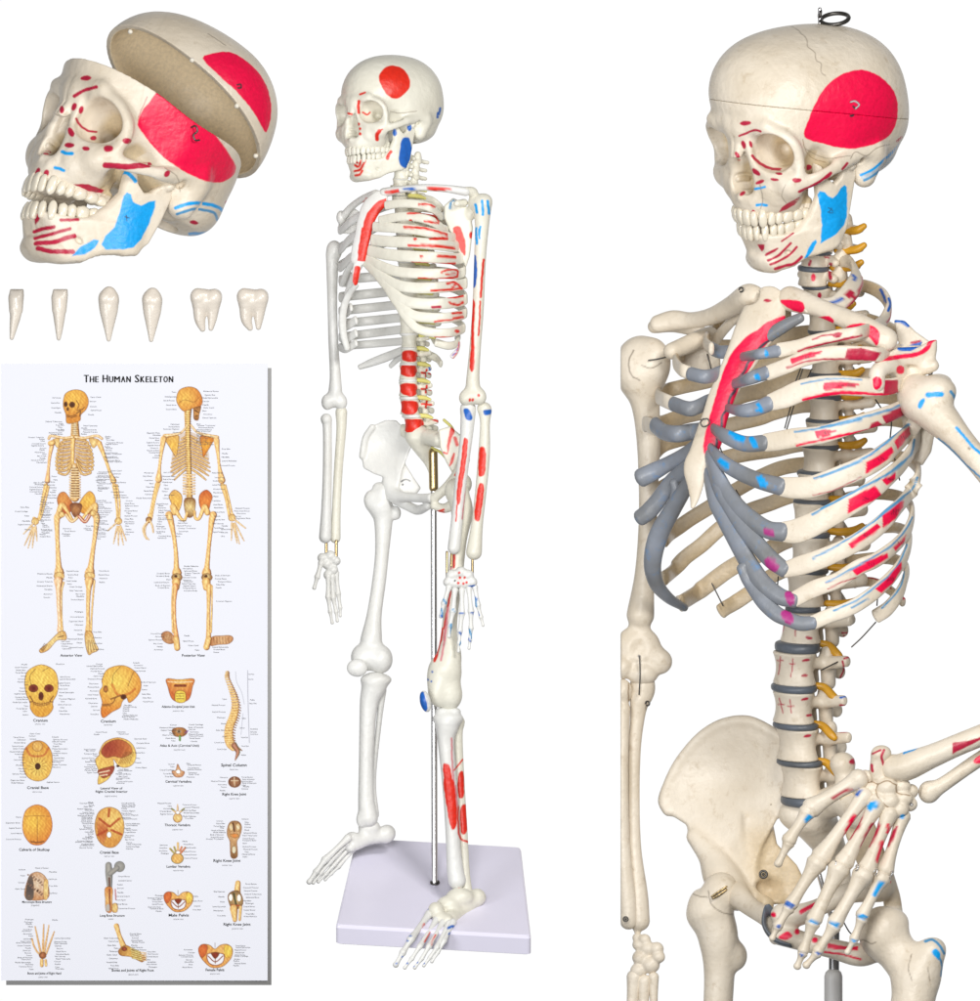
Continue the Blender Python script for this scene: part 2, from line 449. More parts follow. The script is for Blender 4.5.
def skull_volume(h):
    V = Vol((-104, -62, 0), (112, 124, 78), h)
    V.ell((-15, 50, 0), (72, 66, 69), 2)
    V.ell((32, 47, 0), (62, 62, 58), 26)
    V.ell((-36, 26, 0), (52, 42, 54), 18)
    V.ell((4, 22, 22), (50, 36, 42), 14)
    V.ell((-8, 6, 0), (58, 26, 44), 12)
    V.ell((-42, -2, 0), (38, 22, 38), 12)
    V.ell((52, 6, 88), (26, 42, 24), 18, 'sub')                     # temple
    core = V.copy()
    # face
    V.ell((50, 5, 0), (34, 24, 30), 6)
    V.ell((66, 15, 30), (21, 25, 23), 8)
    V.ell((64, -18, 20), (25, 26, 25), 6)
    V.ell((62, -35, 0), (31, 13, 31), 6, rot=[[.99, -.1, 0], [.1, .99, 0], [0, 0, 1]])
    V.ell((70, -30, 0), (25, 13, 24), 5)
    V.cap((88, 35, 6), (85, 38, 32), 7, 5.5, 8)                      # brow
    V.chain([(84, 34, 26, 5.5), (78, 31, 43, 5.5), (71, 22, 52, 5.2), (67, 10, 53.5, 4.6), (67, -4, 53, 5.5)], 6)
    V.ell((88, 31, 0), (9, 10, 13), 7)                                # glabella
    V.chain([(90, 27, 3, 5), (94, 14, 2, 4.4), (99, 2, 1.5, 3)], 4)   # nasal bones
    V.chain([(89, 26, 9, 4.6), (88, 10, 12, 4.2), (85, -8, 15.5, 4.2), (86, -24, 16, 4), (88, -33, 11, 3.6)], 4)
    V.chain([(86, 1, 16, 4), (83, -6, 26, 4.6), (78, -9, 38, 5), (70, -10, 49, 5.5)], 5)    # lower rim
    V.ell((70, -16, 42), (12, 11, 12), 7)                              # cheek bone
    V.chain([(68, -20, 45, 6), (62, -27, 37, 6), (56, -34, 30, 6)], 7)
    V.ell((80, 14, 33.5), (25, 18, 20.5), 3, 'sub', rot=[[.94, 0, .34], [0, 1, 0], [-.34, 0, .94]])       # orbit
    V.cap((62, 12, 27), (50, 11, 18), 11, 6, 5, 'sub')
    V.ell((44, -18, 54), (14, 34, 15), 6, 'sub')                     # hollow behind the cheek
    V.ell((89, -17, 6), (22, 10, 8.5), 2, 'sub')                  # nasal aperture
    V.ell((91, -5, 2.5), (22, 14, 6.5), 2, 'sub')
    V.cap((76, -26, 0), (76, 4, 0), 1.5, 1.5, 1)
    V.cap((74, -15, 12), (84, -15, 13), 3.4, 2.6, 2)                 # turbinate
    V.cap((88, -29, 0), (94, -30, 0), 3.4, 1.8, 4)
    V.ell((82, -36, 9), (7, 10, 5), 4)
    for t in range(8):                                               # root bulges
        a, l = ARCH[t][0] - 4.5, ARCH[t][1] - .5
        V.cap((a, -47 + (91 - a) * .1, l), (a - 4, -34, l - 2.5), 3.4, 2, 2.6)
    V.chain([(70, -13, 49, 7), (60, -11, 57.5, 6), (46, -6, 62.5, 5.2), (30, 0, 64, 5), (12, 6, 61, 6)], 5, flat=((0, 0, 1), .62))
    V.chain([(28, 2, 61, 5), (4, 7, 62, 5), (-16, 10, 62, 6)], 8)
    V.cap((-18, 4, 52), (-13, -15, 50), 15, 10.5, 8)                     # mastoid
    V.cap((3, 1, 72), (-2, 1, 56), 3.2, 3, 2, 'sub')
    V.ell((42, -20, 18), (12, 28, 12), 6)
    V.cap((-12, -20, 20), (-24, -18, 22), 7, 6, 5)
    V.cap((-34, -40, 0), (-34, 0, 0), 14, 14, 3, 'sub')
    # inside of the braincase
    inner = Vol(V.lo, V.lo + V.h * (V.n - 1), V.h); inner.f = core.f + 5.2
    inner.f = inner.f[:V.n[0], :V.n[1], :V.n[2]]
    floor = (np.interp(V.ax[0], [-60, 0, 38, 60, 90], [6, 14, 38, 46, 48]).astype(np.float32)[:, None, None] - V.ax[1][None, :, None])
    V.f = np.maximum(V.f, -np.maximum(inner.f, floor))
    return V.mirror(2)

ARCH = [(91, 4.4), (89, 12.2), (84, 19), (77, 23.2), (70.5, 26), (62, 28.6), (52, 31), (43, 32)]
TW = [8.6, 6.8, 7.8, 7, 6.8, 10.2, 9.8, 8.6]

def mandible_volume(h):
    V = Vol((-8, -104, 0), (104, 12, 64), h)
    def wall(p, q, t, k):
        p = np.array(p, np.float32); q = np.array(q, np.float32)   # (a, l, lo, hi)
        e = q[:2] - p[:2]; L2 = float(e @ e)
        def fn(A, U, Lc):
            tt = np.clip(((A - p[0]) * e[0] + (Lc - p[1]) * e[1]) / L2, 0, 1)
            dh = np.sqrt((A - p[0] - tt * e[0]) ** 2 + (Lc - p[1] - tt * e[1]) ** 2) - (t - 3)
            lo, hi = p[2] + (q[2] - p[2]) * tt, p[3] + (q[3] - p[3]) * tt
            dv = np.abs(U - (lo + hi) / 2) - (hi - lo) / 2 + 3
            return np.minimum(np.maximum(dh, dv), 0) + np.sqrt(np.maximum(dh, 0) ** 2 + np.maximum(dv, 0) ** 2) - 3
        lo = (min(p[0], q[0]) - t, min(p[2], q[2]), min(p[1], q[1]) - t); hi = (max(p[0], q[0]) + t, max(p[3], q[3]), max(p[1], q[1]) + t)
        V.op(fn, lo, hi, k, 'add')
    P = cat([(82, 0, -93, -62), (80, 12, -93.5, -62), (70, 22, -91, -62), (52, 31, -86, -61), (34, 38.5, -80, -58), (20, 43.5, -75, -50)], 3)
    for i in range(len(P) - 1): wall(P[i], P[i + 1], 6.2, 2.5)
    V.ell((85, -86, 0), (8, 9, 15), 6)
    V.ell((82, -88, 15), (6, 6, 9), 5)
    V.ell((91, -73, 0), (5, 6, 22), 6, 'sub')
    ram = [(40, -82), (26, -77), (14, -71), (7, -60), (2, -34), (-2, -12), (-1, -3), (6, 1), (12, -4), (17, -14), (23, -18), (30, -14), (36, -3), (41, -1), (41, -12), (39, -30), (45, -48), (54, -60), (52, -82)]
    V.plate(ram, 2, 45.5, 4, 2.6, 5, bend=lambda A, U: (U + 60) * .06 - np.clip(A - 20, 0, 40) ** 2 * .0125)
    V.cap((6, -3, 40), (6, -3, 54), 4.6, 4.6, 3)
    for t in range(8):
        a, l = ARCH[t][0] - 8, ARCH[t][1] - 1.5
        V.cap((a, -66, l), (a - 1, -78, l), 3.4, 2, 2.5)
    V.ell((68, -77, 30), (3, 2, 2.4), 2, 'sub')
    return V.mirror(2)

def tooth_meshes(upper=True):
    out = []
    for sgn in (1, -1):
        for t in range(8):
            a, l = ARCH[t]; l = l * sgn
            i0, i1 = max(t - 1, 0), min(t + 1, 7)
            da, dl = ARCH[i1][0] - ARCH[i0][0], (ARCH[i1][1] - ARCH[i0][1])
            if t == 0: da, dl = -1.0, 8.
            ang = math.atan2(-da, dl)
            if not upper: a -= 3.0; l -= 1.2 * sgn
            w = TW[t] * (.56 if upper or t > 2 else .48); dp = (3.6, 3.4, 4, 4.4, 4.6, 5.2, 5, 4.6)[t]
            hh = (7.4, 6.8, 7.2, 6.2, 6, 5.8, 5.4, 5)[t]
            v, f = ballmesh((0, 0, 0), (1, 1, 1), 9, 14, .62)
            z = v[:, 2]
            k = np.where(z > 0, 1 - .28 * z, 1 - (.05 if t < 3 else .12) * z * z)
            kd = np.where(z < 0, (1 + .55 * z) if t < 3 else (1 - .12 * z * z), 1 - .2 * z)
            x = v[:, 0] * w * k; y = v[:, 1] * dp * kd
            if t == 2: z = z - .18 * (1 - np.abs(v[:, 0])) * (z < 0)
            if t > 2: z = z - .07 * np.cos(v[:, 0] * 6) * (z < -.3)
            # local x along the arch, y outward
            tx = (math.cos(ang) * 1, -math.sin(ang)); 
            dirl, dira = math.cos(ang), -math.sin(ang)
            nl, na = math.sin(ang), math.cos(ang)
            L_ = (x * dirl + y * nl) * sgn + l; A_ = x * dira + y * na + a
            if upper: U_ = z * hh - 54.6 + hh * .96
            else: U_ = -z * hh - 53.2 - hh * .96
            U_ = U_ + (91 - A_) * .11 - (0 if upper else 1.0)
            if sgn < 0: f = f[:, ::-1]
            if not upper: f = f[:, ::-1]
            out.append((np.stack([A_, U_, L_], 1), f))
    return out

CUT_N = (-.17, 1.0, 0.); CUT_C = 42.
def skull_pieces(h, split=True):
    V = skull_volume(h); P = {}
    if split:
        B = V.copy(); B.half(CUT_N, CUT_C - .08); P['cranium'] = B.mesh()
        C = V; C.half([-q for q in CUT_N], -(CUT_C + .08)); P['cap'] = C.mesh()
    else: P['cranium'] = V.mesh()
    v, f = mandible_volume(h).mesh()
    w = np.clip((v[:, 0] - 25) / 40, 0, 1)
    v[:, 0] -= np.clip(-62 - v[:, 1], 0, 40) * .42 * w
    v[:, 1] += w * (1 - w) * 10
    P['mandible'] = (v, f)
    P['upper'] = tooth_meshes(True); P['lower'] = tooth_meshes(False)
    return P

def place(v, A, s, t, d0=0.):
    q = (v @ A.T) * s
    return q + np.array([t[0], t[1], d0])

def orient(v, f):
    """flip if the mapping turned the mesh inside out"""
    return f
def jaw(v, deg):
    c, s = math.cos(R(deg)), math.sin(R(deg)); p = v - np.array([4, -1, 0])
    return np.stack([c * p[:, 0] + s * p[:, 1], -s * p[:, 0] + c * p[:, 1], p[:, 2]], 1) + np.array([4, -1, 0])

def pins(pts, col='magnet', r=2.2): pass
# ------------------------------------------------------------------ bone builders
def volmesh(lo, hi, h, fn, relax=4):
    V = Vol(lo, hi, h); fn(V); return V.mesh(relax)

def vol_obj(name, lo, hi, h, fn, mat, parent, marks=None, tol=5.0, wash=None):
    v, f = volmesh(lo, hi, h, fn)
    return obj(name, v, f, mat, parent, marks, tol=tol, wash=wash)

def inst(vf, A, s, pos, sq=(1, 1, 1)):
    return place(vf[0] * np.array(sq), A, s, pos[:2], pos[2]), vf[1]

def vertebra_shape(kind, h=1.2):
    V = Vol((-62, -34, 0), (26, 26, 44), h)
    rf, rl, hh = {'lumbar': (18, 25, 15.5), 'thoracic': (17, 18, 13), 'cervical': (13, 15, 8.5)}[kind]
    def body(A, U, L_):
        q = U / hh; w = 1 - (.17 if kind == 'lumbar' else .14) * np.clip(1 - q * q, 0, 1)
        k0 = np.sqrt((A / (rf * w)) ** 2 + (L_ / (rl * w)) ** 2) - 1
        d = k0 * min(rf, rl); e = np.abs(U) - hh
        d = d + 2; e = e + 2
        return np.minimum(np.maximum(d, e), 0) + np.sqrt(np.maximum(d, 0) ** 2 + np.maximum(e, 0) ** 2) - 2
    V.op(body, (-rf, -hh, -rl), (rf, hh, rl), 1, 'add')
    k = hh / 15.5
    if kind == 'lumbar':
        V.cap((-12, 5, 11), (-26, 4, 15), 6, 5, 4)
        V.cap((-24, 4, 15), (-29, 8, 41), 6.5, 5.5, 4, flat=((1, 0, 0), .75))
        V.cap((-29, 13, 14), (-32, -16, 12), 7.5, 7, 4); V.ell((-28, 16, 16), (6, 6, 6), 3)
        V.cap((-33, 0, 8), (-38, -2, 0), 5, 4, 3)
        V.chain([(-34, 0, 0, 5), (-48, -6, 0, 6), (-56, -9, 0, 7)], 4, flat=((0, 0, 1), .6))
    elif kind == 'thoracic':
        V.cap((-12, 4, 9), (-24, 4, 12), 5, 4.5, 4)
        V.cap((-24, 3, 12), (-38, 7, 33), 5, 5.5, 4)
        V.cap((-26, 8, 10), (-28, -12, 9), 5, 5, 4)
        V.chain([(-28, 0, 0, 6), (-44, -14, 0, 4), (-54, -28, 0, 4)], 4, flat=((0, 0, 1), .7))
    else:
        V.cap((-8, 1, 12), (-6, -1, 22), 4.5, 4, 3); V.cap((-14, 0, 14), (-18, 0, 20), 4, 4, 3)
        V.cap((-18, 6, 17), (-20, -6, 17), 6, 6, 3)
        V.cap((-20, 0, 15), (-30, -4, 0), 4, 4, 3)
        V.chain([(-30, -4, 0, 4), (-40, -7, 1, 3.5), (-48, -9, 4, 3.5)], 3)
    return V.mirror(2).mesh()

def disc_shape(kind):
    rf, rl, hh = {'lumbar': (19.2, 26.3, 4.2), 'thoracic': (18.0, 19.2, 3.2), 'cervical': (13.6, 15.6, 2.8)}[kind]
    v, f = ballmesh((0, 0, 0), (1, 1, 1), 10, 40, 1.0)
    r = np.hypot(v[:, 0], v[:, 1]); rr = np.where(r > 1e-6, np.power(np.maximum(r, 1e-9), .25) / np.maximum(r, 1e-9), 0)
    z = np.sign(v[:, 2]) * abs(v[:, 2]) ** .7
    return np.stack([v[:, 0] * rr * rf, z * hh, v[:, 1] * rr * rl], 1), f

def tube(name, pts, rad, mat, parent, ref=(0, 0, -1), seg=12, step=1.5, marks=None, **k):
    v, f = sweep(pts, rad, ref, seg, step)
    return obj(name, v, f, mat, parent, marks, **k)

def knuckle(p, q, r1, r2, waist=.68, n=7):
    """a small long bone: swollen ends, thin shaft"""
    p, q = np.array(p, float), np.array(q, float); t = np.linspace(0, 1, n)
    k = waist + (1 - waist) * np.abs(2 * t - 1) ** 2.2
    return p + (q - p) * t[:, None], (r1 + (r2 - r1) * t) * k

def ring(c, r, wr, axis=(0, 0, 1), n=24, seg=8, arc=(0, 360), sx=1.):
    a = np.radians(np.linspace(arc[0], arc[1], n)); ax = np.array(axis, float); ax /= np.linalg.norm(ax)
    u = np.cross(ax, (0, 1, .01)); u /= np.linalg.norm(u); w = np.cross(ax, u)
    p = np.array(c) + r * (np.cos(a)[:, None] * u * sx + np.sin(a)[:, None] * w)
    return sweep(p, wr, ref=ax, seg=seg, step=10, caps=(arc[1] - arc[0]) < 359)
z1 = zm(680, 0, 3.769); z2 = zm(700, 100, 9.8); z3 = zm(720, 180, 7.0); z4 = zm(790, 120, 7.538)
_temporal = z1([poly(CRIM, *cat([(466, 520), (480, 460), (505, 398), (540, 340), (585, 297), (640, 272), (690, 267), (740, 284), (782, 316), (810, 355), (820, 402), (817, 450), (803, 492), (768, 528), (720, 549), (655, 563), (600, 560), (540, 546)], 4, True))])
BUST_CAP_MARKS = _temporal + z1([
    line(SEAM, 2.2, (415, 100), (440, 112), (455, 128), (475, 150), (480, 180), (505, 200), (510, 230), (530, 245), (528, 275), (545, 290)),
    line(SEAM, 1.6, (250, 130), (330, 108), (400, 98)),
    line(INK, 6, (640, 388), (655, 384), (672, 398), (660, 412), (650, 404)), line((.8, .8, .8), 2.5, (640, 388), (655, 384), (672, 398), (660, 412))])
BUST_SKULL_MARKS = _temporal + z1([line(INK, 6, (648, 412), (650, 436), (640, 440))]) + z2([
    dot(DKRED, 440, 239, 56, 24, -2), line(DKRED, 17, (380, 360), (440, 340), (490, 318), (545, 305), (585, 320)),
    dot(DKRED, 422, 447, 22, 44, -14), dot(DKRED, 492, 443, 17, 36, -14), dot(DKRED, 365, 556, 20, 50, -28),
    line(DKRED, 22, (508, 556), (560, 610), (620, 652), (690, 680), (785, 686)),
    dot(DKRED, 545, 714, 50, 24, 40), dot(DKRED, 765, 730, 34, 13, 12), dot(DKRED, 722, 788, 42, 15, 8), dot(DKRED, 580, 812, 46, 20, -18),
    line(BLUE, 18, (535, 880), (565, 873), (590, 870), (630, 862)), dot(DKRED, 412, 922, 34, 19, -35),
    dot(DKRED, 940, 797, 46, 22, 2)]) + z1([
    dot(DKRED, 480, 634, 15, 11, -15), dot(DKRED, 437, 683, 18, 9, 3), dot(DKRED, 372, 658, 12, 5, 12),
    line(BLUE, 8, (288, 775), (305, 774), (324, 777)), dot(DKRED, 244, 810, 8, 18), dot(DKRED, 274, 810, 9, 18),
    poly(DKRED, (370, 804), (380, 785), (410, 765), (448, 745), (452, 750), (430, 775), (400, 792)),
    line(DKRED, 8, (446, 726), (480, 712), (520, 690), (550, 668), (566, 655)), dot(DKRED, 553, 668, 19, 7, -38),
    line(DKRED, 7, (610, 640), (628, 618)), line(SEAM, 2, (470, 565), (520, 590), (560, 600), (640, 590)),
    line(SEAM, 2, (300, 700), (310, 760), (300, 790)), line(SEAM, 1.6, (395, 700), (380, 740), (400, 770)),
    line(DKRED, 7, (820, 532), (836, 518)),
    line((.5, .56, .62), 15, (690, 668), (720, 652), (760, 625), (800, 588), (828, 560)), line(BLUE, 7, (680, 662), (720, 643), (756, 615), (795, 578), (826, 546)), line(LBLUE, 7, (692, 682), (725, 664), (765, 636), (805, 596), (830, 560)),
    line(SEAM, 2.4, (640, 600), (660, 575), (700, 590), (740, 560), (790, 545)), line(BROWN, 2, (460, 530), (470, 570), (500, 600), (545, 615))])
BUST_JAW_MARKS = z1([
    ('P', np.array([(516, 735), (524, 722), (545, 728), (556, 742), (574, 748), (590, 735), (604, 712), (620, 700), (627, 706), (629, 760), (628, 820), (616, 852), (588, 884), (528, 920), (533, 850), (528, 790)], float), BLUE, 0),
    line(INK, 2, (556, 785), (566, 792), (560, 800)), line(INK, 2, (568, 786), (574, 798)), line(INK, 2, (555, 802), (574, 804)),
    poly(BLUE, (466, 978), (480, 945), (495, 915), (510, 904), (514, 915), (500, 945), (480, 972)),
    poly(DBLUE, (484, 735), (492, 728), (498, 745), (488, 750))]) + z3([
    poly(DKRED, (258, 453), (310, 455), (308, 485), (292, 505), (275, 480)),
    poly(DKRED, (308, 530), (320, 515), (400, 476), (410, 480), (380, 505), (320, 538)),
    line(DKRED, 13, (334, 567), (400, 535), (440, 500), (492, 446)), line(DKRED, 13, (352, 595), (430, 560), (485, 525), (535, 472)),
    line(DKRED, 16, (384, 624), (450, 605), (510, 590), (545, 565), (568, 542)), line(DKRED, 9, (427, 432), (470, 405), (512, 375)),
    line(SEAM, 3, (190, 560), (230, 610), (300, 640))])
SK = skull_pieces(.72)
print('skull meshes', round(time.time() - T0, 1), len(SK['cranium'][0]))
A1 = view_matrix(49, -3.5, 7, -2)
s1, t1 = 1.104, (817, 155)
def tps(src, dst, lam):
    """smooth displacement that carries src to dst (2-D thin plate)"""
    n = len(src); r = np.linalg.norm(src[:, None] - src[None], axis=2) + 1e-9; K = r * r * np.log(r) + lam * np.eye(n)
    Pm = np.hstack([np.ones((n, 1)), src]); Am = np.block([[K, Pm], [Pm.T, np.zeros((3, 3))]])
    w = np.linalg.solve(Am, np.vstack([dst, np.zeros((3, 2))]))
    def g(v):
        out = np.empty((len(v), 2))
        for i in range(0, len(v), 20000):
            q = v[i:i + 20000, :2]; rr = np.linalg.norm(q[:, None] - src[None], axis=2) + 1e-9
            out[i:i + 20000] = (rr * rr * np.log(rr)) @ w[:n] + w[n] + q @ w[n + 1:]
        return np.hstack([out, v[:, 2:]])
    return g
_b0 = np.array([(724, 100), (714, 130), (835, 27), (765, 55), (908, 115), (880, 55), (774, 151), (738, 178), (732, 225), (741, 252), (772, 268), (838, 238), (850, 172), (798, 213), (797, 195), (864, 183), (740, 145), (752, 124), (815, 100), (900, 150)], float)
_b1 = np.array([(709, 99), (707, 131), (822, 25), (745, 52), (908, 115), (877, 50), (772, 150), (738, 177), (734, 224), (748, 254), (772, 272), (838, 240), (850, 172), (798, 213), (797, 196), (864, 183), (738, 145), (748, 124), (808, 98), (900, 149)], float)
TB = tps(_b0, _b1, 300.)
bust = thing('human_skeleton', 'large half length skeleton model painted crimson and blue, with grey rib cartilage', 'skeleton', (815, 1005, 10))
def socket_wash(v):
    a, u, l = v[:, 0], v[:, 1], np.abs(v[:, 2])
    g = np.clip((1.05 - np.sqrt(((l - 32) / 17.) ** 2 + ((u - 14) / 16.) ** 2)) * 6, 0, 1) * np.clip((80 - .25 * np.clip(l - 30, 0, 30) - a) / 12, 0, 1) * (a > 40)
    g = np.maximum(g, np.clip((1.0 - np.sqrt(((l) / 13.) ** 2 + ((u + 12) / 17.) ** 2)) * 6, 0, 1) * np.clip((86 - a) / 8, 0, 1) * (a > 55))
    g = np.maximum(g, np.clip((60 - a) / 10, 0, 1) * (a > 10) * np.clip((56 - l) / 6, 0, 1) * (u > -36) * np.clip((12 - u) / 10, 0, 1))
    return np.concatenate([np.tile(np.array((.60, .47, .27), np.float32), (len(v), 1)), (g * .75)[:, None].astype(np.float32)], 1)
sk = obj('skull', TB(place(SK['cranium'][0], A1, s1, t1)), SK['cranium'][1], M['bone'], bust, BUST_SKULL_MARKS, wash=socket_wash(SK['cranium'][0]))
obj('skull_cap', TB(place(SK['cap'][0], A1, s1, t1)), SK['cap'][1], M['bone'], sk, BUST_CAP_MARKS)
md = obj('mandible', TB(place(SK['mandible'][0], A1, s1, t1)), SK['mandible'][1], M['bone'], sk, BUST_JAW_MARKS)
for v, f in SK['upper'] + SK['lower']: obj('tooth', TB(place(v, A1, s1, t1)), f, M['tooth'], sk)
# ------------------------------------------------------------------ large half length skeleton
AV = view_matrix(50, 0, 8, 0)
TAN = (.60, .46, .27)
def shade_inner(v, f, c=(775, 0), amt=.85):
    """tan for shade and warm bounce, painted on rib faces looking into the chest"""
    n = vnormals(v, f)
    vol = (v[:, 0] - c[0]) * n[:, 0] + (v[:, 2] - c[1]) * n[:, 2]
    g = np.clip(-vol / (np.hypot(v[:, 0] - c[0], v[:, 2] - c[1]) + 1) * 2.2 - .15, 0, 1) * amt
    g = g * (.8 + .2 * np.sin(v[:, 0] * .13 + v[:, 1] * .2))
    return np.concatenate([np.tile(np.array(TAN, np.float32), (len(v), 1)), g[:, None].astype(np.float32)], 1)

phi = np.radians(np.linspace(-180, 180, 361))
TPX = 775 - 77 * np.cos(phi) + 107 * np.sin(phi); TD = -64 * np.cos(phi) - 125 * np.sin(phi)
def thorax_d(px, br, k=1.0):
    """depth of the rib cage wall at px; br: F front left, B back left, R front right, Q back right"""
    a, b = {'F': (180, 304), 'B': (304, 361), 'R': (125, 181), 'Q': (0, 126)}[br]
    x, y = TPX[a:b], TD[a:b]
    x = 775 + (x - 775) * k; y = y * k
    o = np.argsort(x); return float(np.interp(px, x[o], y[o]))
def wallpts(spec, k=1.0):
    return [(p[0], p[1], p[2] if len(p) > 2 and not isinstance(p[2], str) else thorax_d(p[0], p[2] if len(p) > 2 else 'F', k)) for p in spec]

def numbered(marks):
    """the little inked number inside each painted patch"""
    out = list(marks or [])
    for m in marks or []:
        if m[0] == 'P' and m[2] == CRIM and np.ptp(m[1][:, 0]) > 12:
            c = m[1].mean(0); k = (int(c[0] * 7 + c[1] * 3)) % 3
            for j, dx in enumerate((-2.2, 0.4, 2.6)):
                if k == 0: out.append(line((.22, .0, .03), .55, (c[0] + dx, c[1] - 1.6), (c[0] + dx + .9, c[1]), (c[0] + dx - .2, c[1] + 1.5)))
                elif k == 1: out.append(line((.22, .0, .03), .55, (c[0] + dx, c[1] + 1.4), (c[0] + dx + 1, c[1] - 1.4), (c[0] + dx + 1.2, c[1] + .6)))
                else: out.append(line((.22, .0, .03), .55, (c[0] + dx, c[1] - 1.2), (c[0] + dx + .1, c[1] + 1.4)))
    return out

def rib(pts, hw, th, cart, cart_hw, marks, cart_marks, k=1.0, name='rib'):
    p = wallpts(pts, k)
    hw_ = np.array(hw if np.ndim(hw) else [hw] * len(p), float)
    r = np.stack([hw_ * 1.22, np.full(len(p), th)], 1)
    v, f = sweep(p, r, ref=(0, -1, 0), seg=36, step=1.0, sq=.8)
    rb = obj(name, v, f, M['bone'], bust, numbered(marks), wash=shade_inner(v, f), tol=9)
    if cart:
        c = wallpts(cart, k); ch = np.array(cart_hw if np.ndim(cart_hw) else [cart_hw] * len(c), float)
        v, f = sweep(c, np.stack([ch * 1.15, ch * .72], 1), ref=(0, -1, 0), seg=16, step=1.3)
        obj('cartilage', v, f, M['grey'], rb, cart_marks, tol=9)
    return rb

za = zm(720, 290, 7); zb = zm(820, 240, 7); zc = zm(820, 360, 6.125); zd = zm(720, 420, 7); ze = zm(800, 500, 7)
# first rib: flat, seen from above
v, f = sweep([(806, 306, -70), (822, 306, -72), (838, 303, -70), (851, 290, -50), (857, 276, -20), (850, 262, 10), (838, 262, 30)],
             [(9, 3.5), (9, 3.5), (10, 3.5), (9.5, 3.5), (8.5, 3.5), (7, 3.5), (5, 3.5)], ref=(.35, .75, -.6), seg=16, step=1.3)
r1 = obj('rib', v, f, M['bone'], bust, zb([line(DKRED, 12, (140, 515), (200, 465), (255, 400), (290, 320), (300, 260), (295, 215)), line(DBLUE, 24, (75, 445), (110, 430), (145, 415)),
    poly(DKRED, (160, 380), (215, 350), (250, 375), (235, 410), (200, 415)), line(DBLUE, 14, (225, 245), (245, 262), (240, 280))]), tol=9)
tube('cartilage', [(762, 341, -52), (776, 331, -60), (790, 323, -66), (800, 318, -70)], [(6, 5), (7, 5), (6, 5), (5, 4)], M['grey'], r1, (0, -1, 0))
L = {}
L[2] = rib([(778, 351), (797, 347), (815, 341), (838, 336), (860, 333), (880, 324, -60), (888, 310, -35), (885, 298, -15), (874, 289, 10), (858, 285, 35), (842, 290, 55)], [6.2, 5.6, 5.2, 5, 5.5, 6, 6, 6, 5.5, 5, 4], 3.4,
    [(742, 357, -60), (755, 355), (768, 353), (779, 351)], [4, 4.5, 5.2, 6],
    za([line(DKRED, 11, (540, 433), (640, 400), (800, 365), (980, 325)), line(DKRED, 9, (640, 352), (700, 328), (770, 318), (840, 310)), dot(DKRED, 810, 320, 32, 20, -8)]) + zb([line(DKRED, 10, (0, 742), (120, 712), (220, 682)), line(DBLUE, 16, (425, 350), (445, 390), (455, 435)), line(DBLUE, 15, (480, 410), (490, 455), (475, 495)), line(DKRED, 10, (505, 480), (490, 545), (465, 578))]),
    za([blob(BLUE, (305, 435), (325, 430), (335, 465), (310, 470))]), .97)
L[3] = rib([(766, 374), (787, 366), (804, 359), (831, 354), (860, 354), (880, 355), (900, 350, -62), (902, 338, -30), (885, 325, 20), (862, 318, 50), (848, 322, 60)], [6.2, 6.4, 6.4, 6.2, 6, 6, 6, 5.5, 5, 5, 4], 3.2,
    [(734, 384, -62), (746, 380), (757, 376), (767, 373)], [4.5, 5.5, 6, 6.2],
    za([poly(CRIM, (485, 485), (540, 468), (620, 440), (700, 430), (708, 438), (650, 470), (590, 490), (500, 525), (487, 515)), line(DKRED, 9, (460, 552), (560, 515), (680, 492), (860, 488), (980, 492)), poly(DKRED, (880, 415), (980, 410), (990, 490), (865, 480)), line(LBLUE, 6, (700, 400), (780, 385), (880, 375))]) + zb([poly(DKRED, (190, 765), (300, 765), (420, 795), (380, 850), (300, 850), (165, 830))]),
    za([blob(BLUE, (240, 590), (265, 592), (275, 630), (235, 625))]), .98)
L[4] = rib([(769, 403), (784, 398), (801, 391), (820, 387), (840, 386), (869, 388), (893, 386), (905, 378, -70), (905, 366, -30), (888, 352, 20), (865, 346, 50), (848, 350, 62)], [7, 8.6, 9, 8.6, 8, 7.4, 6.5, 6, 5.5, 5, 5, 4], 3.2,
    [(726, 408, -62), (740, 411), (755, 409), (770, 403)], [3.5, 5.5, 6.5, 7],
    za([('P', cat([(720, 655), (800, 643), (900, 650), (965, 665), (900, 685), (800, 695), (722, 708)], 4, True), CRIM, 0), line(CRIM, 16, (575, 772), (680, 745), (800, 722), (980, 725)), line(LBLUE, 8, (560, 662), (660, 638), (800, 625), (980, 632))]) +
    zc([line(CRIM, 12, (0, 226), (100, 208), (220, 206), (380, 214), (470, 205)), poly(DKRED, (385, 125), (470, 125), (470, 205), (380, 212)), poly(DKRED, (160, 140), (225, 155), (190, 175), (150, 165))]),
    za([poly(BLUE, (240, 800), (265, 785), (300, 845), (280, 860), (240, 850), (265, 830))]))
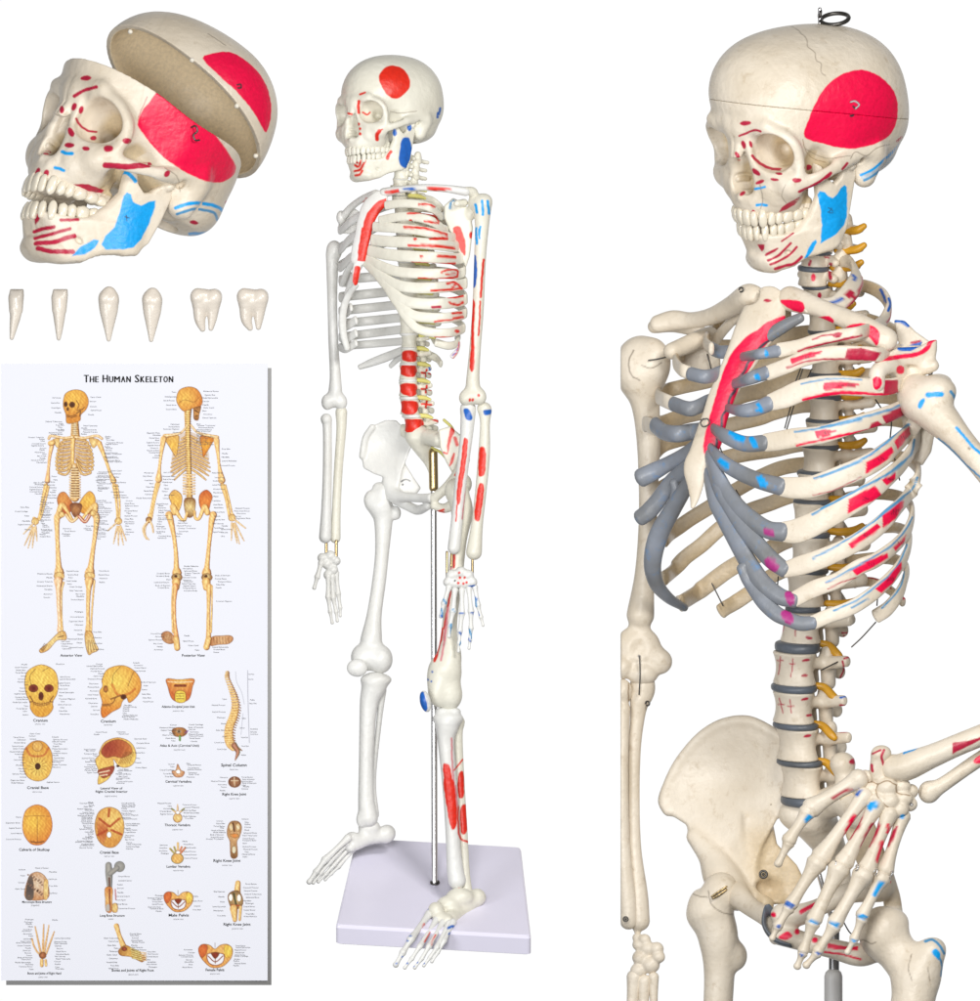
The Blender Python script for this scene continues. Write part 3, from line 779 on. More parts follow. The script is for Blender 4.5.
L[5] = rib([(764, 443), (778, 441), (795, 438), (820, 435), (853, 425), (885, 415), (905, 406), (912, 396, -65), (908, 384, -20), (890, 376, 30), (866, 374, 55), (848, 378, 65)], [7.5, 8, 8, 7.5, 7, 7, 7, 6.5, 5.5, 5, 5, 4], 3.2,
    [(712, 428, -62), (724, 436), (744, 444), (765, 443)], [4.5, 6.5, 7, 7.2],
    zd([poly(CRIM, (652, 78), (740, 70), (818, 75), (740, 105), (668, 130)), line(CRIM, 12, (530, 180), (680, 145), (840, 110), (980, 85)), line(LBLUE, 10, (515, 85), (640, 68), (800, 40), (980, 0))]) +
    zc([poly(CRIM, (0, 430), (90, 430), (50, 465), (0, 478)), line(CRIM, 11, (0, 492), (150, 460), (330, 420), (520, 360)), line(LBLUE, 11, (0, 415), (130, 385), (300, 340), (420, 305), (500, 270)), poly(DKRED, (290, 425), (305, 390), (345, 375), (375, 400)), poly(DKRED, (370, 345), (500, 280), (512, 340), (460, 365), (395, 395))]),
    zd([line(BLUE, 34, (75, 95), (110, 115), (150, 130)), line(BLUE, 32, (215, 135), (240, 180))]))
L[6] = rib([(780, 487), (795, 488), (810, 487), (828, 481), (860, 468), (878, 458), (893, 446), (907, 433), (915, 418, -62), (908, 404, -10), (888, 398, 35), (866, 398, 58), (848, 402, 65)], [8, 9, 9, 9, 9, 9, 8.5, 7.5, 6.5, 5.5, 5, 5, 4], 3.2,
    [(708, 446, -62), (720, 460), (734, 470), (756, 480), (781, 487)], [4.5, 6.5, 7, 7.2, 8],
    zd([line(LBLUE, 10, (650, 408), (760, 378), (880, 330), (980, 285)), line(DKRED, 5, (640, 525), (780, 495), (980, 400))]) +
    zc([line(LBLUE, 12, (0, 715), (150, 655), (280, 592), (400, 505), (480, 430), (540, 395)), poly(CRIM, (275, 630), (430, 530), (445, 560), (400, 615), (268, 700)), poly(CRIM, (445, 500), (540, 405), (550, 455), (470, 552))]),
    zd([line(BLUE, 34, (0, 290), (40, 325)), poly(BLUE, (245, 395), (285, 385), (330, 450), (310, 480), (275, 475))]))
L[7] = rib([(782, 532), (795, 531), (808, 526), (824, 518), (844, 507), (864, 495), (886, 478), (901, 464), (912, 448), (917, 434, -45), (908, 424, 10), (888, 420, 42), (866, 422, 60), (848, 426, 66)], [8.5, 10, 10, 9.5, 9, 8.5, 7.5, 7, 6.5, 6, 5, 5, 5, 4], 3.0,
    [(706, 452, -62), (714, 470), (724, 489), (737, 507), (753, 521), (768, 530), (783, 532)], [5, 7, 7.5, 8, 8, 8, 8.5],
    zd([line(LBLUE, 10, (635, 662), (760, 592), (880, 530), (980, 480))]) +
    zc([line(LBLUE, 11, (0, 910), (120, 850), (240, 785), (340, 735), (440, 680), (520, 610), (560, 560), (572, 490)), poly(CRIM, (165, 850), (330, 770), (372, 830), (300, 870), (160, 940)), poly(CRIM, (368, 735), (455, 690), (455, 730), (400, 770)), line(LBLUE, 7, (400, 700), (500, 625))]),
    zd([('P', cat([(290, 765), (350, 760), (375, 800), (350, 820), (300, 790)], 3, True), PURP, 0)]))
L[8] = rib([(783, 570), (800, 565), (821, 558), (848, 546), (866, 535), (882, 522), (895, 509), (908, 494), (916, 480), (917, 468, -40), (906, 458, 12), (888, 456, 42), (866, 458, 60), (848, 460, 66)], [6.5, 8, 8, 7.5, 7.5, 7.5, 7, 6.5, 6, 6, 5, 5, 5, 4], 3.0,
    [(708, 462, -66), (717, 484), (727, 503), (741, 525), (758, 546), (771, 560), (784, 570)], [5, 7, 7.5, 8, 8, 8, 7],
    ze([line(LBLUE, 10, (80, 405), (200, 345), (330, 270), (450, 190), (560, 110), (720, -20)), poly(CRIM, (325, 305), (450, 220), (530, 165), (560, 190), (500, 240), (350, 338)), poly(CRIM, (565, 115), (640, 60), (720, 0), (715, 50), (660, 130), (570, 200))]) +
    zc([line(LBLUE, 10, (330, 980), (420, 900), (500, 840), (560, 790), (592, 720)), poly(CRIM, (365, 960), (495, 860), (500, 900), (440, 975))]),
    [('P', cat([(763, 560), (770, 557), (778, 566), (774, 572), (766, 568)], 3, True), PURP, 0)])
L[9] = rib([(793, 599), (814, 588), (836, 580), (857, 567), (874, 560), (891, 548), (903, 536), (910, 522), (911, 508, -40), (903, 498, 10), (886, 494, 42), (866, 494, 60), (848, 497, 66)], [6.5, 7, 6.5, 6.5, 6.2, 6, 6, 6, 5.5, 5, 5, 5, 4], 2.8,
    [(705, 470, -66), (713, 498), (723, 517), (736, 541), (748, 563), (762, 583), (779, 596), (794, 600)], [4, 7, 8, 8.5, 8.5, 8.5, 7.5, 6.5],
    ze([line(LBLUE, 10, (170, 575), (260, 530), (350, 480), (480, 410), (600, 340), (690, 260), (750, 180), (780, 120)), poly(CRIM, (355, 490), (470, 420), (605, 370), (608, 405), (500, 470), (385, 525)), poly(CRIM, (640, 330), (700, 285), (735, 240), (725, 290), (660, 355)), line(DKRED, 6, (185, 620), (280, 575), (380, 540))]),
    [('P', cat([(783, 593), (790, 591), (794, 601), (788, 605)], 3, True), PURP, 0)])
L[10] = rib([(812, 622), (826, 616), (846, 609), (862, 600), (878, 588), (893, 573), (903, 558), (908, 545), (908, 534, -40), (898, 528, 8), (884, 528, 42), (866, 530, 60), (848, 534, 66)], [6, 6, 6, 6, 6, 5.6, 5.5, 5, 5, 4.6, 4.5, 4.5, 4], 2.8,
    [(742, 566, -110), (750, 582), (762, 600), (775, 613), (788, 619), (800, 623), (813, 622)], [6, 7, 7.5, 7, 6.5, 6.5, 6],
    ze([line(LBLUE, 10, (225, 770), (310, 735), (400, 690), (520, 600), (610, 530), (690, 430), (742, 310)), poly(CRIM, (515, 620), (600, 545), (700, 430), (705, 480), (640, 580), (560, 650)), line(LBLUE, 9, (350, 750), (400, 725), (470, 688))]),
    [('P', cat([(779, 612), (788, 610), (793, 620), (786, 624)], 3, True), PURP, 0)])
L[11] = rib([(875, 616, -90), (887, 608, -85), (898, 594, -75), (904, 580, -60), (906, 568, -30), (896, 560, 10), (880, 558, 45), (850, 560, 66)], [6, 6, 5.5, 5, 5, 5, 5, 4], 2.8, None, 0,
    ze([line(LBLUE, 10, (565, 755), (640, 680), (700, 600), (725, 500))]), None)
L[12] = rib([(903, 602, -10), (890, 590, 20), (872, 582, 45), (848, 584, 66)], [4, 4, 4, 4], 2.8, None, 0, ze([poly(DKRED, (690, 670), (710, 655), (745, 690), (725, 700)), line(DKRED, 8, (380, 545), (460, 540), (550, 560), (640, 620))]), None)

# right side: front stumps in grey cartilage, then round the back as seen from inside the chest
def rrib(front, back, hw, cart, chw, th=3.0):
    p = wallpts(front) + wallpts([(x, y, 'Q') for x, y in back])
    n1 = len(front); h = np.array([hw] * len(p)); 
    v, f = sweep(p, np.stack([h * 1.08, np.full(len(p), th)], 1), ref=(0, -1, 0), seg=18, step=1.3, sq=.8)
    rb = obj('rib', v, f, M['bone'], bust, None, wash=shade_inner(v, f))
    if cart:
        c = wallpts(cart); ch = np.array(chw if np.ndim(chw) else [chw] * len(c), float)
        v, f = sweep(c, np.stack([ch * 1.12, ch * .75], 1), ref=(0, -1, 0), seg=16, step=1.3)
        obj('cartilage', v, f, M['grey'], rb)
    return rb
rrib([(711, 349, 'R'), (706, 342, 20)], [(715, 328), (735, 318), (760, 315), (790, 312)], 6, [(728, 352, -36), (719, 352, -25), (711, 348, -8)], 6)
rrib([(689, 373, 'R'), (680, 369, 'R'), (676, 360, 30)], [(690, 352), (711, 346), (745, 345), (771, 340), (791, 334), (811, 331), (840, 332)], 6.2, [(722, 372, -42), (706, 377, 'R'), (690, 374, 'R')], 6.3)
rrib([(673, 404, 'R'), (664, 400, 'R'), (658, 396, 40)], [(665, 391), (684, 386), (711, 380), (747, 369), (770, 363), (790, 358), (830, 354)], 6.8, [(716, 399, -44), (706, 403, -40), (690, 409, 'R'), (673, 404, 'R')], 6.8)
rrib([(655, 428, 'R'), (648, 424, 'R'), (646, 424, 50)], [(662, 423), (684, 416), (711, 409), (741, 396), (763, 390), (784, 381), (800, 376), (838, 380)], 7.4, [(708, 430, -46), (691, 432, -30), (677, 434, 'R'), (664, 432, 'R'), (655, 425, 'R')], 7.6)
rrib([(655, 454, 104), (656, 453, 106)], [(658, 451), (668, 443), (700, 434), (730, 425), (760, 418), (777, 412), (806, 405), (838, 408)], 7, [(702, 440, -46), (686, 454, -25), (670, 463, -5), (655, 471, 'R'), (641, 478, 8)], [6, 7, 7, 8, 8.5])
rrib([(654, 497, 104), (655, 496, 106)], [(657, 494), (658, 491), (680, 478), (705, 466), (727, 458), (750, 453), (777, 449), (800, 444), (838, 440)], 7.4, [(700, 455, -48), (686, 468, -30), (672, 481, -10), (657, 502, 2), (648, 512, 6), (640, 518, 10)], [5, 7, 7.5, 8, 8, 7.5])
rrib([(666, 540, 80), (668, 538, 90)], [(674, 532), (690, 520), (711, 507), (734, 492), (763, 476), (791, 466), (838, 462)], 7, None, 0)
rrib([(664, 579, 80), (668, 576, 90)], [(674, 571), (686, 558), (703, 545), (722, 528), (746, 513), (770, 504), (800, 494), (838, 492)], 7.2, None, 0)
lc = rrib([(681, 604, 90), (684, 602, 95)], [(697, 594), (713, 582), (731, 569), (748, 560), (770, 550), (790, 540), (838, 524)], 8, None, 0)
rrib([(722, 612, 130), (726, 609, 132)], [(738, 602), (754, 591), (772, 577), (800, 565), (838, 555)], 7.2, None, 0)
tube('cartilage', [(694, 474, -58), (686, 487, -40), (671, 512, -15), (660, 532, 0), (654, 552, 10), (653, 570, 22), (658, 586, 40), (670, 599, 62), (685, 608, 85)],
     [(6, 5), (7.5, 6), (9, 7), (10, 7), (9.5, 7), (8.5, 6.5), (7.5, 6), (6, 5), (4, 4)], M['grey'], lc, (-1, 0, 0), 16)
tube('cartilage', [(674, 482, -20), (676, 490, -20), (674, 500, -22)], [(5, 4)] * 3, M['grey'], lc, (-1, 0, 0), 12)

# sternum
_st = [(766, 304, 15), (760, 318, 19), (750, 335, 17), (742, 351, 15), (733, 368, 13), (724, 386, 12), (717, 402, 11.5), (712, 418, 11.5), (706, 438, 12.5), (699, 455, 11.5), (695, 468, 10.5), (695, 484, 9), (694, 499, 5), (692, 507, 2.5)]
def stern(V):
    V.chain([(x + (2.5 if i < 10 else 0), y, -48 - i * 1.6, r * (1.2 if i < 11 else 1)) for i, (x, y, r) in enumerate(_st)], 4, flat=((.35, 0, 1), .34))
    V.ell((752, 298, -44), (9, 8, 9), 4, 'sub')
sternum = vol_obj('sternum', (672, 280, -92), (796, 522, -20), 1.2, stern, M['bone'], bust, [
    ('P', cat([(787, 316), (768, 322), (757, 330), (746, 337), (733, 351), (727, 362), (722, 374), (717, 390), (713, 404), (709, 418), (704, 438), (703, 450), (707, 461), (712, 464), (718, 455), (722, 440), (728, 418), (738, 390), (749, 370), (761, 351), (772, 340), (790, 330)], 3, True), CRIM, 0),
    line((.05, .03, .06), 2.0, (778, 336), (764, 344), (757, 351), (754, 359), (748, 362), (744, 372), (737, 380), (735, 390), (730, 397), (727, 408), (722, 416), (721, 428), (717, 436), (716, 446)),
    dot(DKRED, 767, 301, 4, 1.6, 0)], tol=12)
tube('wire_loop', [(703, 419, -78), (700, 423, -80), (703, 427, -80), (709, 424, -80), (707, 419, -79), (701, 420, -79)], .9, M['wire'], sternum, seg=6)

# spine
SP = [(822, 224, 26, 'cervical', 1.), (820, 243, 28, 'cervical', 1.05), (815, 260, 30, 'cervical', 1.1), (813, 276, 32, 'cervical', 1.12), (818, 298, 40, 'thoracic', .85), (823, 320, 46, 'thoracic', .85), (825, 342, 50, 'thoracic', .85), (826, 364, 52, 'thoracic', .87), (826, 386, 52, 'thoracic', .9),
      (825, 409, 51, 'thoracic', .93), (823, 434, 50, 'thoracic', 1.), (820, 460, 48, 'thoracic', 1.02), (814, 487, 44, 'thoracic', 1.1), (811, 518, 42, 'thoracic', 1.22), (810, 553, 40, 'thoracic', 1.3), (806, 589, 38, 'thoracic', 1.32),
      (801, 627, 36, 'lumbar', 1.0), (795, 668, 34, 'lumbar', 1.06), (794, 707, 36, 'lumbar', 1.02), (798, 744, 42, 'lumbar', 1.03), (802, 781, 50, 'lumbar', 1.03)]
SHP = {k: vertebra_shape(k) for k in ('lumbar', 'thoracic', 'cervical')}; DSH = {k: disc_shape(k) for k in SHP}
zl = zm(760, 600, 6.26)
LM = zl([line(DKRED, 5, (155, 130), (152, 180), (135, 215)), line(DKRED, 5, (228, 165), (222, 225)), dot(DKRED, 308, 238, 24, 10, 8),
         line(DKRED, 5, (130, 355), (128, 400), (118, 465)), line(DKRED, 5, (112, 378), (146, 380)), line(DKRED, 5, (208, 370), (205, 420), (195, 482)), line(DKRED, 5, (190, 400), (222, 398)),
         dot(DKRED, 290, 378, 28, 9, -8), dot(DKRED, 282, 474, 22, 9, -3), line(DKRED, 5, (122, 615), (135, 660), (146, 708)), line(DKRED, 5, (115, 655), (155, 655)), line(DKRED, 5, (188, 625), (195, 665), (198, 708)), line(DKRED, 5, (175, 665), (215, 665)),
         dot(DKRED, 282, 622, 25, 9, -14), dot(DKRED, 312, 722, 25, 9, -8), dot(DKRED, 300, 852, 27, 10, -14),
         line(DKRED, 9, (505, 208), (550, 208)), line(DKRED, 8, (530, 225), (538, 260), (530, 300)), line(DBLUE, 9, (525, 325), (570, 322)), line(DKRED, 10, (530, 368), (575, 352)), line(DKRED, 9, (520, 385), (528, 440), (510, 490)),
         line(DBLUE, 9, (505, 612), (550, 605)), line(DKRED, 10, (505, 660), (550, 668)), line(DKRED, 8, (540, 670), (530, 740)), line(DBLUE, 9, (505, 800), (548, 800)), line(DKRED, 9, (505, 828), (548, 825))]) + zm(760, 730, 4.4545)([dot(DKRED, 420, 138, 24, 13, -18)])
z7 = zm(780, 220, 9.8)
CM = z7([dot(CRIM, 330, 562, 24, 40), line(DKRED, 20, (290, 440), (305, 400)), line(DKRED, 12, (440, 360), (480, 370)), line(DKRED, 12, (445, 330), (490, 345)), line(DKRED, 26, (500, 430), (490, 500), (498, 570)), line(DKRED, 30, (170, 470), (165, 600)),
         dot(DKRED, 392, 740, 20, 34, 5), dot(INK, 305, 748, 30, 28), dot(WHT, 308, 748, 10, 10), line(DKRED, 24, (195, 665), (220, 715)), line(DKRED, 22, (460, 250), (480, 290))])
for i, (x, y, d, kd, s_) in enumerate(SP):
    sc_ = (.86, 1, .84) if kd == 'thoracic' and s_ > 1.05 else (1, 1, 1)
    v, f = inst(SHP[kd], AV, s_, (x, y, d), sc_)
    vb = obj('vertebra', v, f, M['bone'], bust, LM if kd == 'lumbar' else (CM if kd == 'cervical' or i == 4 else None), tol=10)
    if i < len(SP) - 1:
        x2, y2, d2, k2, s2 = SP[i + 1]; kk = k2 if s2 < s_ or k2 != kd else kd
        hb = {'lumbar': 15.5, 'thoracic': 13, 'cervical': 8.5}
        ya, yb = y + hb[kd] * s_, y2 - hb[k2] * s2
        gap = max((yb - ya) / 2, 1.5) + (1.0 if kd == 'lumbar' else 1.7)
        v, f = inst(DSH[kd], AV, (s_ + s2) / 2 * (1.0 if kd == k2 else .95), ((x + x2) / 2, (ya + yb) / 2, (d + d2) / 2), (.88 if sc_[0] < 1 else 1, gap / {'lumbar': 4.2, 'thoracic': 3.2, 'cervical': 2.8}[kd] / s_, .88 if sc_[0] < 1 else 1))
        obj('disc', v, f, M['disc'], vb)
        for sg in (1, -1):
            q = [(-13, -hb[kd] - 1, 13 * sg), (-20, -hb[kd] - 3, 20 * sg), (-23, -hb[kd] - 11, 30 * sg), (-24, -hb[kd] - 14, 34 * sg)] if kd == 'lumbar' else \
                [(-12, -hb[kd] + 2, 11 * sg), (-18, -hb[kd] + 2, 20 * sg), (-22, -hb[kd] + 4, 30 * sg), (-26, -hb[kd] + 8, 35 * sg)]
            p = place(np.array(q, float), AV, s_, (x, y), d)
            v, f = sweep(p, [3.6, 4.2, 4.4, 3.2], seg=10); obj('nerve', v, f, M['yellow'], vb)
# last disc and sacrum
v, f = inst(DSH['lumbar'], AV, 1.02, (804, 801, 54), (1, 1.3, 1)); obj('disc', v, f, M['disc'], bust)
def sacrum(V):
    V.ell((806, 815, 62), (27, 18, 22), 4); V.chain([(812, 815, 66, 24), (826, 838, 84, 18), (838, 860, 98, 12), (846, 885, 100, 7), (846, 900, 92, 4)], 8)
    V.chain([(815, 810, 60, 15), (842, 800, 20, 16), (858, 815, -5, 15)], 8); V.chain([(805, 810, 70, 15), (785, 790, 95, 15)], 8)
    V.ell((843, 764, 22), (13, 12, 14), 4); V.chain([(843, 764, 22, 9), (848, 790, 20, 12)], 4)
vol_obj('sacrum', (760, 745, -30), (890, 910, 125), 1.5, sacrum, M['bone'], bust, LM, wash=None)
# skull base carried by the neck
tube('atlas', [(836, 196, 16), (832, 206, 20), (826, 214, 24)], [(13, 12), (14, 12), (13, 12)], M['bone'], bust)

# clavicles, shoulder blades, arms
vol_obj('clavicle', (774, 276, -135), (908, 366, -25), 1.1, lambda V: V.chain([(790, 299, -52, 13), (800, 302, -60, 12), (818, 308, -76, 9.5), (842, 318, -95, 10), (862, 328, -108, 12), (884, 340, -112, 12.5)], 6, flat=((0, .3, 1), .7)), M['bone'], bust,
    za([blob(CRIM, (420, 75), (500, 72), (565, 85), (590, 130), (570, 160), (520, 150), (450, 115)), poly(CRIM, (545, 205), (640, 195), (760, 188), (790, 215), (785, 262), (720, 262), (620, 235)), poly(CRIM, (860, 275), (900, 250), (985, 242), (985, 290), (880, 292))]) +
    zb([poly(CRIM, (0, 540), (60, 538), (92, 570), (70, 612), (0, 612)), ('P', cat([(160, 635), (200, 600), (280, 588), (360, 605), (405, 650), (405, 710), (385, 745), (355, 705), (310, 670), (240, 650), (180, 665)], 3, True), CRIM, 0), line(LBLUE, 16, (455, 580), (520, 620), (550, 680), (555, 740))]), tol=12)
vol_obj('clavicle', (640, 276, -50), (776, 350, 100), 1.1, lambda V: V.chain([(659, 323, 76, 9), (674, 320, 72, 10.5), (692, 320, 60, 8.5), (712, 316, 36, 9), (732, 306, 8, 10.5), (747, 296, -20, 12), (754, 295, -28, 10)], 6, flat=((0, .3, 1), .75)), M['bone'], bust)
tube('rib', [(748, 300, -10), (740, 312, 30), (724, 330, 60), (712, 345, 70)], [(6, 3)] * 4, M['bone'], bust, (0, -1, 0), wash=None)
def scapL(V):
    V.plate([(871, 361), (880, 354), (897, 348), (918, 347), (929, 341), (936, 340), (936, 350), (933, 366), (929, 372), (915, 366), (895, 364), (878, 365)], 2, -112, 5, 3, 3, bend=lambda U, Y: (U - 870) * .35)
    V.plate([(893, 320), (904, 321), (915, 332), (925, 339), (932, 344), (918, 350), (900, 352), (896, 336)], 2, -72, 3, 2, 3)
    V.chain([(875, 385, -128, 8.5), (877, 372, -124, 8.5), (890, 366, -108, 9), (900, 376, -90, 9)], 4)
    V.ell((907, 386, -84), (12, 21, 14), 4); V.chain([(897, 358, -95, 8), (905, 372, -85, 9), (932, 366, -95, 6)], 5)
    V.plate([(893, 372), (912, 372), (936, 395), (936, 425), (931, 452), (922, 466), (914, 462), (906, 440), (898, 405)], 2, -42, 3, 2, 4)
vol_obj('scapula', (862, 312, -140), (944, 474, -34), 1.1, scapL, M['bone'], bust,
    zb([line(CRIM, 24, (365, 848), (450, 835), (560, 820), (680, 800), (740, 760), (770, 710), (810, 692), (828, 702)), dot(CRIM, 553, 910, 28, 28), line(DBLUE, 22, (520, 565), (570, 575), (610, 600)), line(DBLUE, 30, (550, 760), (620, 760), (690, 725)), line(DKRED, 14, (635, 722), (690, 712))]) +
    zc([dot(CRIM, 337, 145, 34, 42, 10), dot(CRIM, 485, 65, 26, 26)]), tol=14)
def scapR(V):
    V.chain([(672, 351, 40, 8.5), (684, 346, 52, 9), (698, 340, 66, 9.5), (710, 336, 80, 10)], 5)
    V.plate([(674, 354), (700, 338), (720, 335), (722, 372), (704, 376), (690, 369), (680, 363)], 2, 100, 3, 2, 4)
    V.chain([(655, 326, 92, 7), (675, 325, 98, 7), (700, 330, 100, 7)], 4)
vol_obj('scapula', (645, 312, 25), (730, 384, 112), 1.2, scapR, M['bone'], bust)

def humL(V):
    V.ell((915, 396, -95), (19, 22, 20), 4); V.ell((936, 392, -110), (19, 16, 17), 8)
    V.chain([(922, 402, -104, 22), (940, 420, -116, 18), (958, 440, -126, 14), (980, 466, -136, 12.5), (1030, 530, -150, 12)], 8)
    V.ell((937, 383, -92), (14, 9, 12), 5)
humerus_l = vol_obj('humerus', (888, 366, -175), (1040, 545, -60), 1.3, humL, M['bone'], bust,
    zc([blob(BLUE, (590, 285), (600, 255), (625, 238), (632, 255), (615, 290), (598, 302)), line(BLUE, 24, (650, 216), (690, 214), (732, 214)), line(LBLUE, 14, (790, 195), (815, 230), (838, 275), (860, 325)),
        poly(BLUE, (548, 388), (600, 430), (660, 470), (715, 486), (680, 488), (600, 475), (565, 430)), line(BLUE, 14, (825, 418), (870, 470), (930, 540), (985, 585)), line(LBLUE, 8, (715, 486), (780, 535), (860, 620), (985, 735)), dot(SEAM, 902, 542, 12, 7, 40)]), tol=10)
def humR(V):
    V.ell((642, 366, 88), (27, 31, 24), 4); V.ell((654, 362, 80), (17, 24, 18), 6)
    V.chain([(641, 378, 88, 21), (646, 404, 88, 14.5), (649, 440, 88, 12), (649, 490, 88, 9.8), (648, 530, 89, 9.3), (645, 575, 90, 10), (641, 615, 90, 14)], 8)
    V.ell((638, 650, 90), (24, 24, 12), 8); V.ell((660, 662, 90), (13, 13, 10), 7); V.ell((643, 674, 88), (16, 12, 13), 4); V.ell((622, 668, 86), (12, 12, 12), 3)
    V.ell((640, 648, 76), (9, 9, 5), 4, 'sub')
    V.half((-1, 0, 0), -621)
vol_obj('humerus', (616, 326, 58), (684, 694, 118), 1.2, humR, M['bone'], bust, [line(SEAM, 1, (634, 350), (629, 362), (632, 375), (640, 380)), line(SEAM, .8, (642, 365), (652, 368), (662, 362)), dot(INK, 639.5, 656.5, 1.4)])
def ulnaR(V):
    V.ell((643, 688, 93), (13, 18, 12), 4); V.chain([(640, 700, 90, 10), (638, 718, 90, 7.5), (635, 750, 90, 6.5), (634, 800, 90, 6.3), (635, 850, 90, 7), (639, 895, 90, 9.5), (640, 922, 90, 10.5)], 5)
    V.cap((637, 925, 90), (638, 935, 90), 4, 3, 3)
vol_obj('ulna', (612, 666, 70), (664, 944, 110), 1.2, ulnaR, M['bone'], bust)
def radR(V):
    V.ell((622, 692, 86), (11, 13, 11), 3); V.chain([(623, 710, 84, 8), (623, 740, 82, 6.5), (622, 790, 80, 7), (624, 850, 82, 7), (628, 900, 84, 9), (629, 922, 84, 9)], 5)
    V.half((-1, 0, 0), -621)
vol_obj('radius', (614, 676, 62), (646, 936, 100), 1.2, radR, M['bone'], bust, [line(BROWN, .8, (629, 684), (629, 700), (631, 708), (634, 713))])
def carpR(V):
    for x, y, d, r in ((638, 939, 88, 5), (645, 941, 84, 6), (639, 946, 86, 6), (648, 950, 84, 8), (657, 950, 80, 7), (641, 959, 84, 8), (651, 966, 82, 9), (659, 958, 78, 6.5), (639, 972, 84, 8)): V.ell((x, y, d), (r * 1.05, r, r), 1.6)
hr = vol_obj('hand', (622, 928, 66), (672, 988, 100), .9, carpR, M['bone'], bust)
for a, b, r in (((635, 978, 84), (628, 1060, 84), 8), ((645, 982, 82), (642, 1062, 82), 7), ((654, 978, 80), (655, 1058, 80), 5.5)):
    p, rr = knuckle(a, b, r, r); p[:, 0] = np.maximum(p[:, 0], 630); tube('finger_bone', p, rr, M['bone'], hr)

def radL(V):
    V.chain([(892, 768, -128, 12), (905, 765, -130, 14.5), (930, 755, -134, 12), (960, 742, -138, 11), (1010, 722, -142, 11)], 6); V.ell((890, 766, -126), (9, 13, 11), 4)
zh = zm(760, 730, 4.4545); zi = zm(740, 840, 4.4545)
vol_obj('radius', (876, 700, -165), (1018, 790, -105), 1.2, radL, M['bone'], bust, zh([poly(BLUE, (628, 80), (660, 65), (720, 60), (680, 85), (630, 104)), poly(DKRED, (848, 52), (920, 42), (990, 22), (990, 32), (900, 75), (848, 102))]))
def ulL(V):
    V.ell((927, 791, -112), (10, 11, 10), 4); V.chain([(929, 791, -112, 9), (945, 781, -114, 7.5), (975, 760, -118, 7.5), (1010, 738, -120, 8)], 5)
vol_obj('ulna', (912, 720, -135), (1018, 808, -98), 1.2, ulL, M['bone'], bust, zh([blob(CRIM, (942, 135), (960, 115), (985, 105), (985, 140), (955, 145)), line(SEAM, 3, (700, 240), (690, 265), (710, 310)), line(SEAM, 2.5, (715, 250), (705, 290))]))
def carpL(V):
    for x, y, d, r in ((864, 776, -120, 7), (870, 788, -126, 7), (880, 775, -124, 9), (886, 786, -130, 9.5), (900, 785, -126, 8), (902, 797, -128, 8), (888, 800, -132, 9), (898, 808, -130, 8), (909, 790, -120, 7), (908, 803, -122, 7), (876, 800, -132, 8)): V.ell((x, y, d), (r * 1.16, r * 1.06, r), 1.4)
    V.chain([(876, 768, -126, 8), (878, 755, -128, 8.5)], 3); V.ell((880, 752, -130), (10, 8, 8), 3)
hl = vol_obj('hand', (850, 738, -148), (922, 822, -105), .9, carpL, M['bone'], bust, zh([line(DKRED, 9, (490, 150), (495, 178)), line(DKRED, 9, (545, 85), (535, 110), (540, 140), (552, 165)), line(DKRED, 7, (495, 100), (530, 85)), dot(BLUE, 628, 380, 14, 10, -20), line(BROWN, 3.5, (440, 240), (490, 225), (520, 235), (560, 220), (600, 240)), line(BROWN, 3.5, (520, 235), (510, 270), (530, 310), (580, 350)), line(BROWN, 3.5, (600, 240), (605, 275), (660, 285)), dot(INK, 668, 326, 9, 9), dot(WHT, 668, 326, 5, 5)]), tol=9)
HM = zh([line(DKRED, 9, (320, 300), (360, 275), (405, 255)), line(DBLUE, 13, (425, 282), (440, 265)), poly(BLUE, (208, 362), (235, 382), (200, 408), (192, 398)), blob(BLUE, (468, 335), (490, 312), (515, 318), (508, 340), (480, 355)),
         blob(CRIM, (370, 455), (390, 400), (418, 365), (422, 380), (400, 420), (380, 458)), line(DKRED, 10, (390, 475), (430, 420), (450, 360)), line(DKRED, 9, (440, 550), (450, 500), (480, 440), (515, 405)), line(DKRED, 8, (480, 440), (490, 415), (518, 410), (515, 440), (480, 510)),
         blob(CRIM, (555, 440), (562, 412), (570, 420), (570, 450), (560, 455)), blob(CRIM, (510, 575), (530, 490), (545, 490), (540, 540), (525, 582)), blob(DKRED, (560, 510), (580, 450), (605, 418), (600, 450), (570, 510)), dot(BLUE, 626, 380, 14, 12)]) + \
     zi([line(DBLUE, 15, (202, 272), (230, 285)), line(BLUE, 15, (310, 348), (335, 360)), line(BLUE, 15, (400, 360), (430, 370)), line(BLUE, 14, (525, 328), (552, 335)), poly(DBLUE, (150, 368), (180, 368), (165, 388)), poly(DBLUE, (258, 490), (285, 500), (268, 515)), poly(DBLUE, (330, 485), (358, 492), (342, 510)), poly(BLUE, (486, 434), (520, 436), (500, 450)),
         line(BLUE, 15, (595, 235), (605, 210), (625, 182))])
